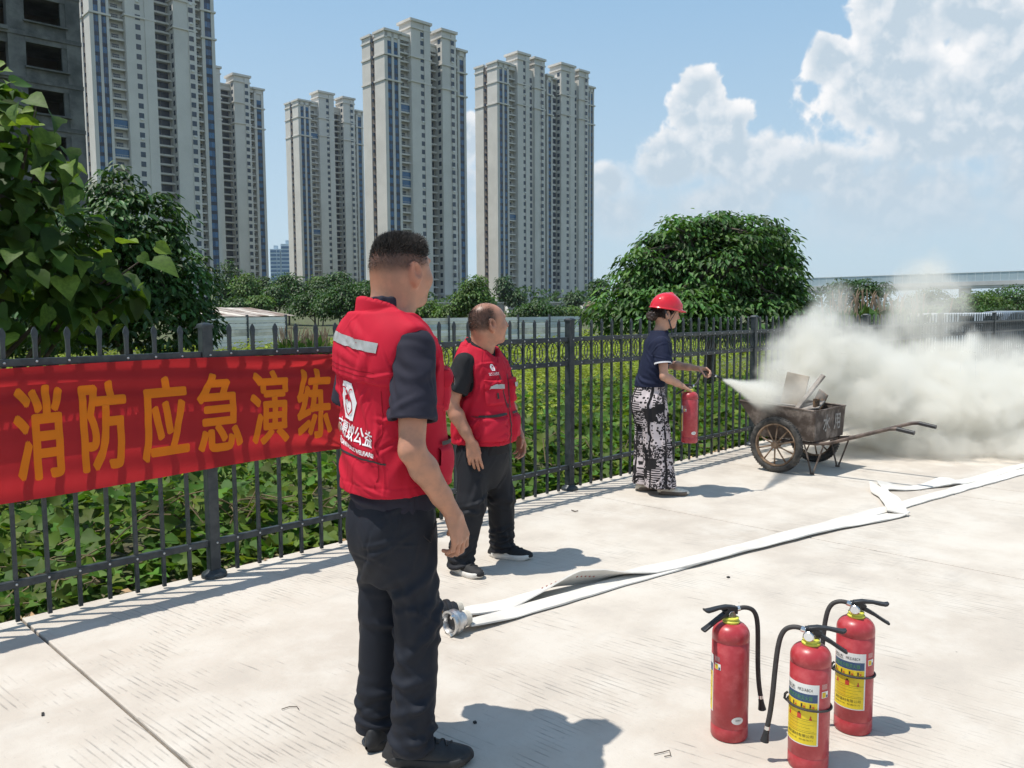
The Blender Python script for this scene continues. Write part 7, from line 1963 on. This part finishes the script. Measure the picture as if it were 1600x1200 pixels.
def smoke():
    def b(px, py, Y, rx, rz, amp=1.0, ry=None): p = at(px, py, Y); return (tuple(p), (rx, ry or rx, rz), amp)
    dense = [b(1262, 562, 8.85, .48, .44), b(1236, 592, 8.65, .34, .26), b(1300, 580, 9.0, .55, .50), b(1275, 520, 9.0, .34, .28), b(1345, 610, 8.9, .60, .50), b(1330, 555, 9.0, .30, .35), b(1420, 640, 9.1, .75, .52), b(1400, 585, 9.5, .45, .40),
             b(1500, 635, 9.2, .85, .60), b(1480, 575, 9.8, .45, .40), b(1590, 632, 9.4, .85, .55), b(1680, 625, 9.6, .9, .60), b(1450, 690, 8.85, .70, .22), b(1560, 690, 8.9, .9, .24)]
    thin = [b(1432, 505, 10.3, .42, .62), b(1445, 450, 10.6, .34, .45), b(1480, 470, 10.6, .30, .5), b(1300, 480, 9.6, .28, .4), b(1550, 560, 10.2, .6, .35), b(1380, 560, 10.2, .5, .6), b(1420, 470, 10.8, .40, .55), b(1465, 425, 11.0, .30, .35), b(1215, 560, 8.2, .22, .30), b(1238, 612, 8.0, .26, .16), b(1262, 615, 8.1, .24, .14)]
    def fill(k, pos):
        w = k.v('ADD', pos, k.v('MULTIPLY', k.v('SUBTRACT', noise_col(k, pos, 1.6, 3), (.5, .5, .5)), (.50, .50, .42)))
        def blobs(L):
            f = None
            for c, r, a in L:
                d = k.m('SUBTRACT', 1.0, k.v('LENGTH', k.v('MULTIPLY', k.v('SUBTRACT', w, c), tuple(1 / q for q in r))))
                f = d if f is None else k.m('SMOOTH_MAX', f, d, .15)
            return f
        fine = k.m('SUBTRACT', k.noise(w, 4.6, 5, .68), .5)
        A = k.ramp(k.m('ADD', blobs(dense), k.m('MULTIPLY', fine, 1.75)), .0, .26)
        B = k.ramp(k.m('ADD', blobs(thin), k.m('MULTIPLY', fine, 1.7)), -.02, .6)
        return k.m('ADD', k.m('MULTIPLY', A, 4.4), k.m('MULTIPLY', B, 1.8))
    volume_thing('smoke', 'thick pale cloud of extinguishing powder and smoke billowing over the barrow to the right', (1.9, 7.0, .01), (9.6, 12.2, 2.95), (230, 155, 84), fill, (.955, .940, .890))
    # the jet itself
    a = Vector(NOZZLE); c = at(1208, 622, 8.0); d = c - a; L = d.length; d.normalize()
    def jet(k, pos):
        w = k.v('ADD', pos, k.v('MULTIPLY', k.v('SUBTRACT', noise_col(k, pos, 9.0, 3), (.5, .5, .5)), (.06, .06, .06)))
        q = k.v('SUBTRACT', w, tuple(a)); t = k.v('DOT_PRODUCT', q, tuple(d)); ax = k.v('LENGTH', k.v('SUBTRACT', q, k.v('MULTIPLY', k.comb(t, t, t), tuple(d))))
        rad = k.m('ADD', .010, k.m('MULTIPLY', k.m('POWER', k.m('MAXIMUM', t, 0.0), 1.15), .125))
        f = k.ramp(k.m('DIVIDE', ax, rad), 1.15, .35); f = k.m('MULTIPLY', f, k.m('MULTIPLY', k.ramp(t, 0.0, .02), k.ramp(t, L * 1.25, L * .75)))
        return k.m('MULTIPLY', f, k.m('DIVIDE', 1.3, k.m('ADD', k.m('MULTIPLY', rad, 1.0), .012)))
    lo = [min(a[i], c[i]) - .22 for i in range(3)]; hi = [max(a[i], c[i]) + .22 for i in range(3)]
    volume_thing('powder_spray', 'cream jet of powder shooting from the nozzle into the barrow', lo, hi, (72, 72, 60), jet, (.97, .955, .90))
def noise_col(k, vec, scale, detail):
    nd = k.n('ShaderNodeTexNoise'); k.put(nd.inputs['Vector'], vec); nd.inputs['Scale'].default_value = scale; nd.inputs['Detail'].default_value = detail
    return nd.outputs[1]
NOZZLE = at(1131, 593, 6.92)
smoke()
# ------------------------------------------------------------------ summer haze: one even volume round the whole place
def haze():
    m = bpy.data.materials.new('haze_air'); m.use_nodes = True; t = m.node_tree; t.nodes.clear(); k = NT(t)
    pv = k.n('ShaderNodeVolumePrincipled'); pv.inputs['Color'].default_value = (.82, .90, 1.0, 1); pv.inputs['Density'].default_value = .00009; pv.inputs['Anisotropy'].default_value = 0.2
    o = k.n('ShaderNodeOutputMaterial'); t.links.new(pv.outputs[0], o.inputs['Volume'])
    b = MB().bb(-3200, 3200, -3200, 3200, -2.0, 132.0).build('haze', m)
    tag(b, 'thin summer haze veiling the distant towers', 'haze', kind='stuff')
haze()
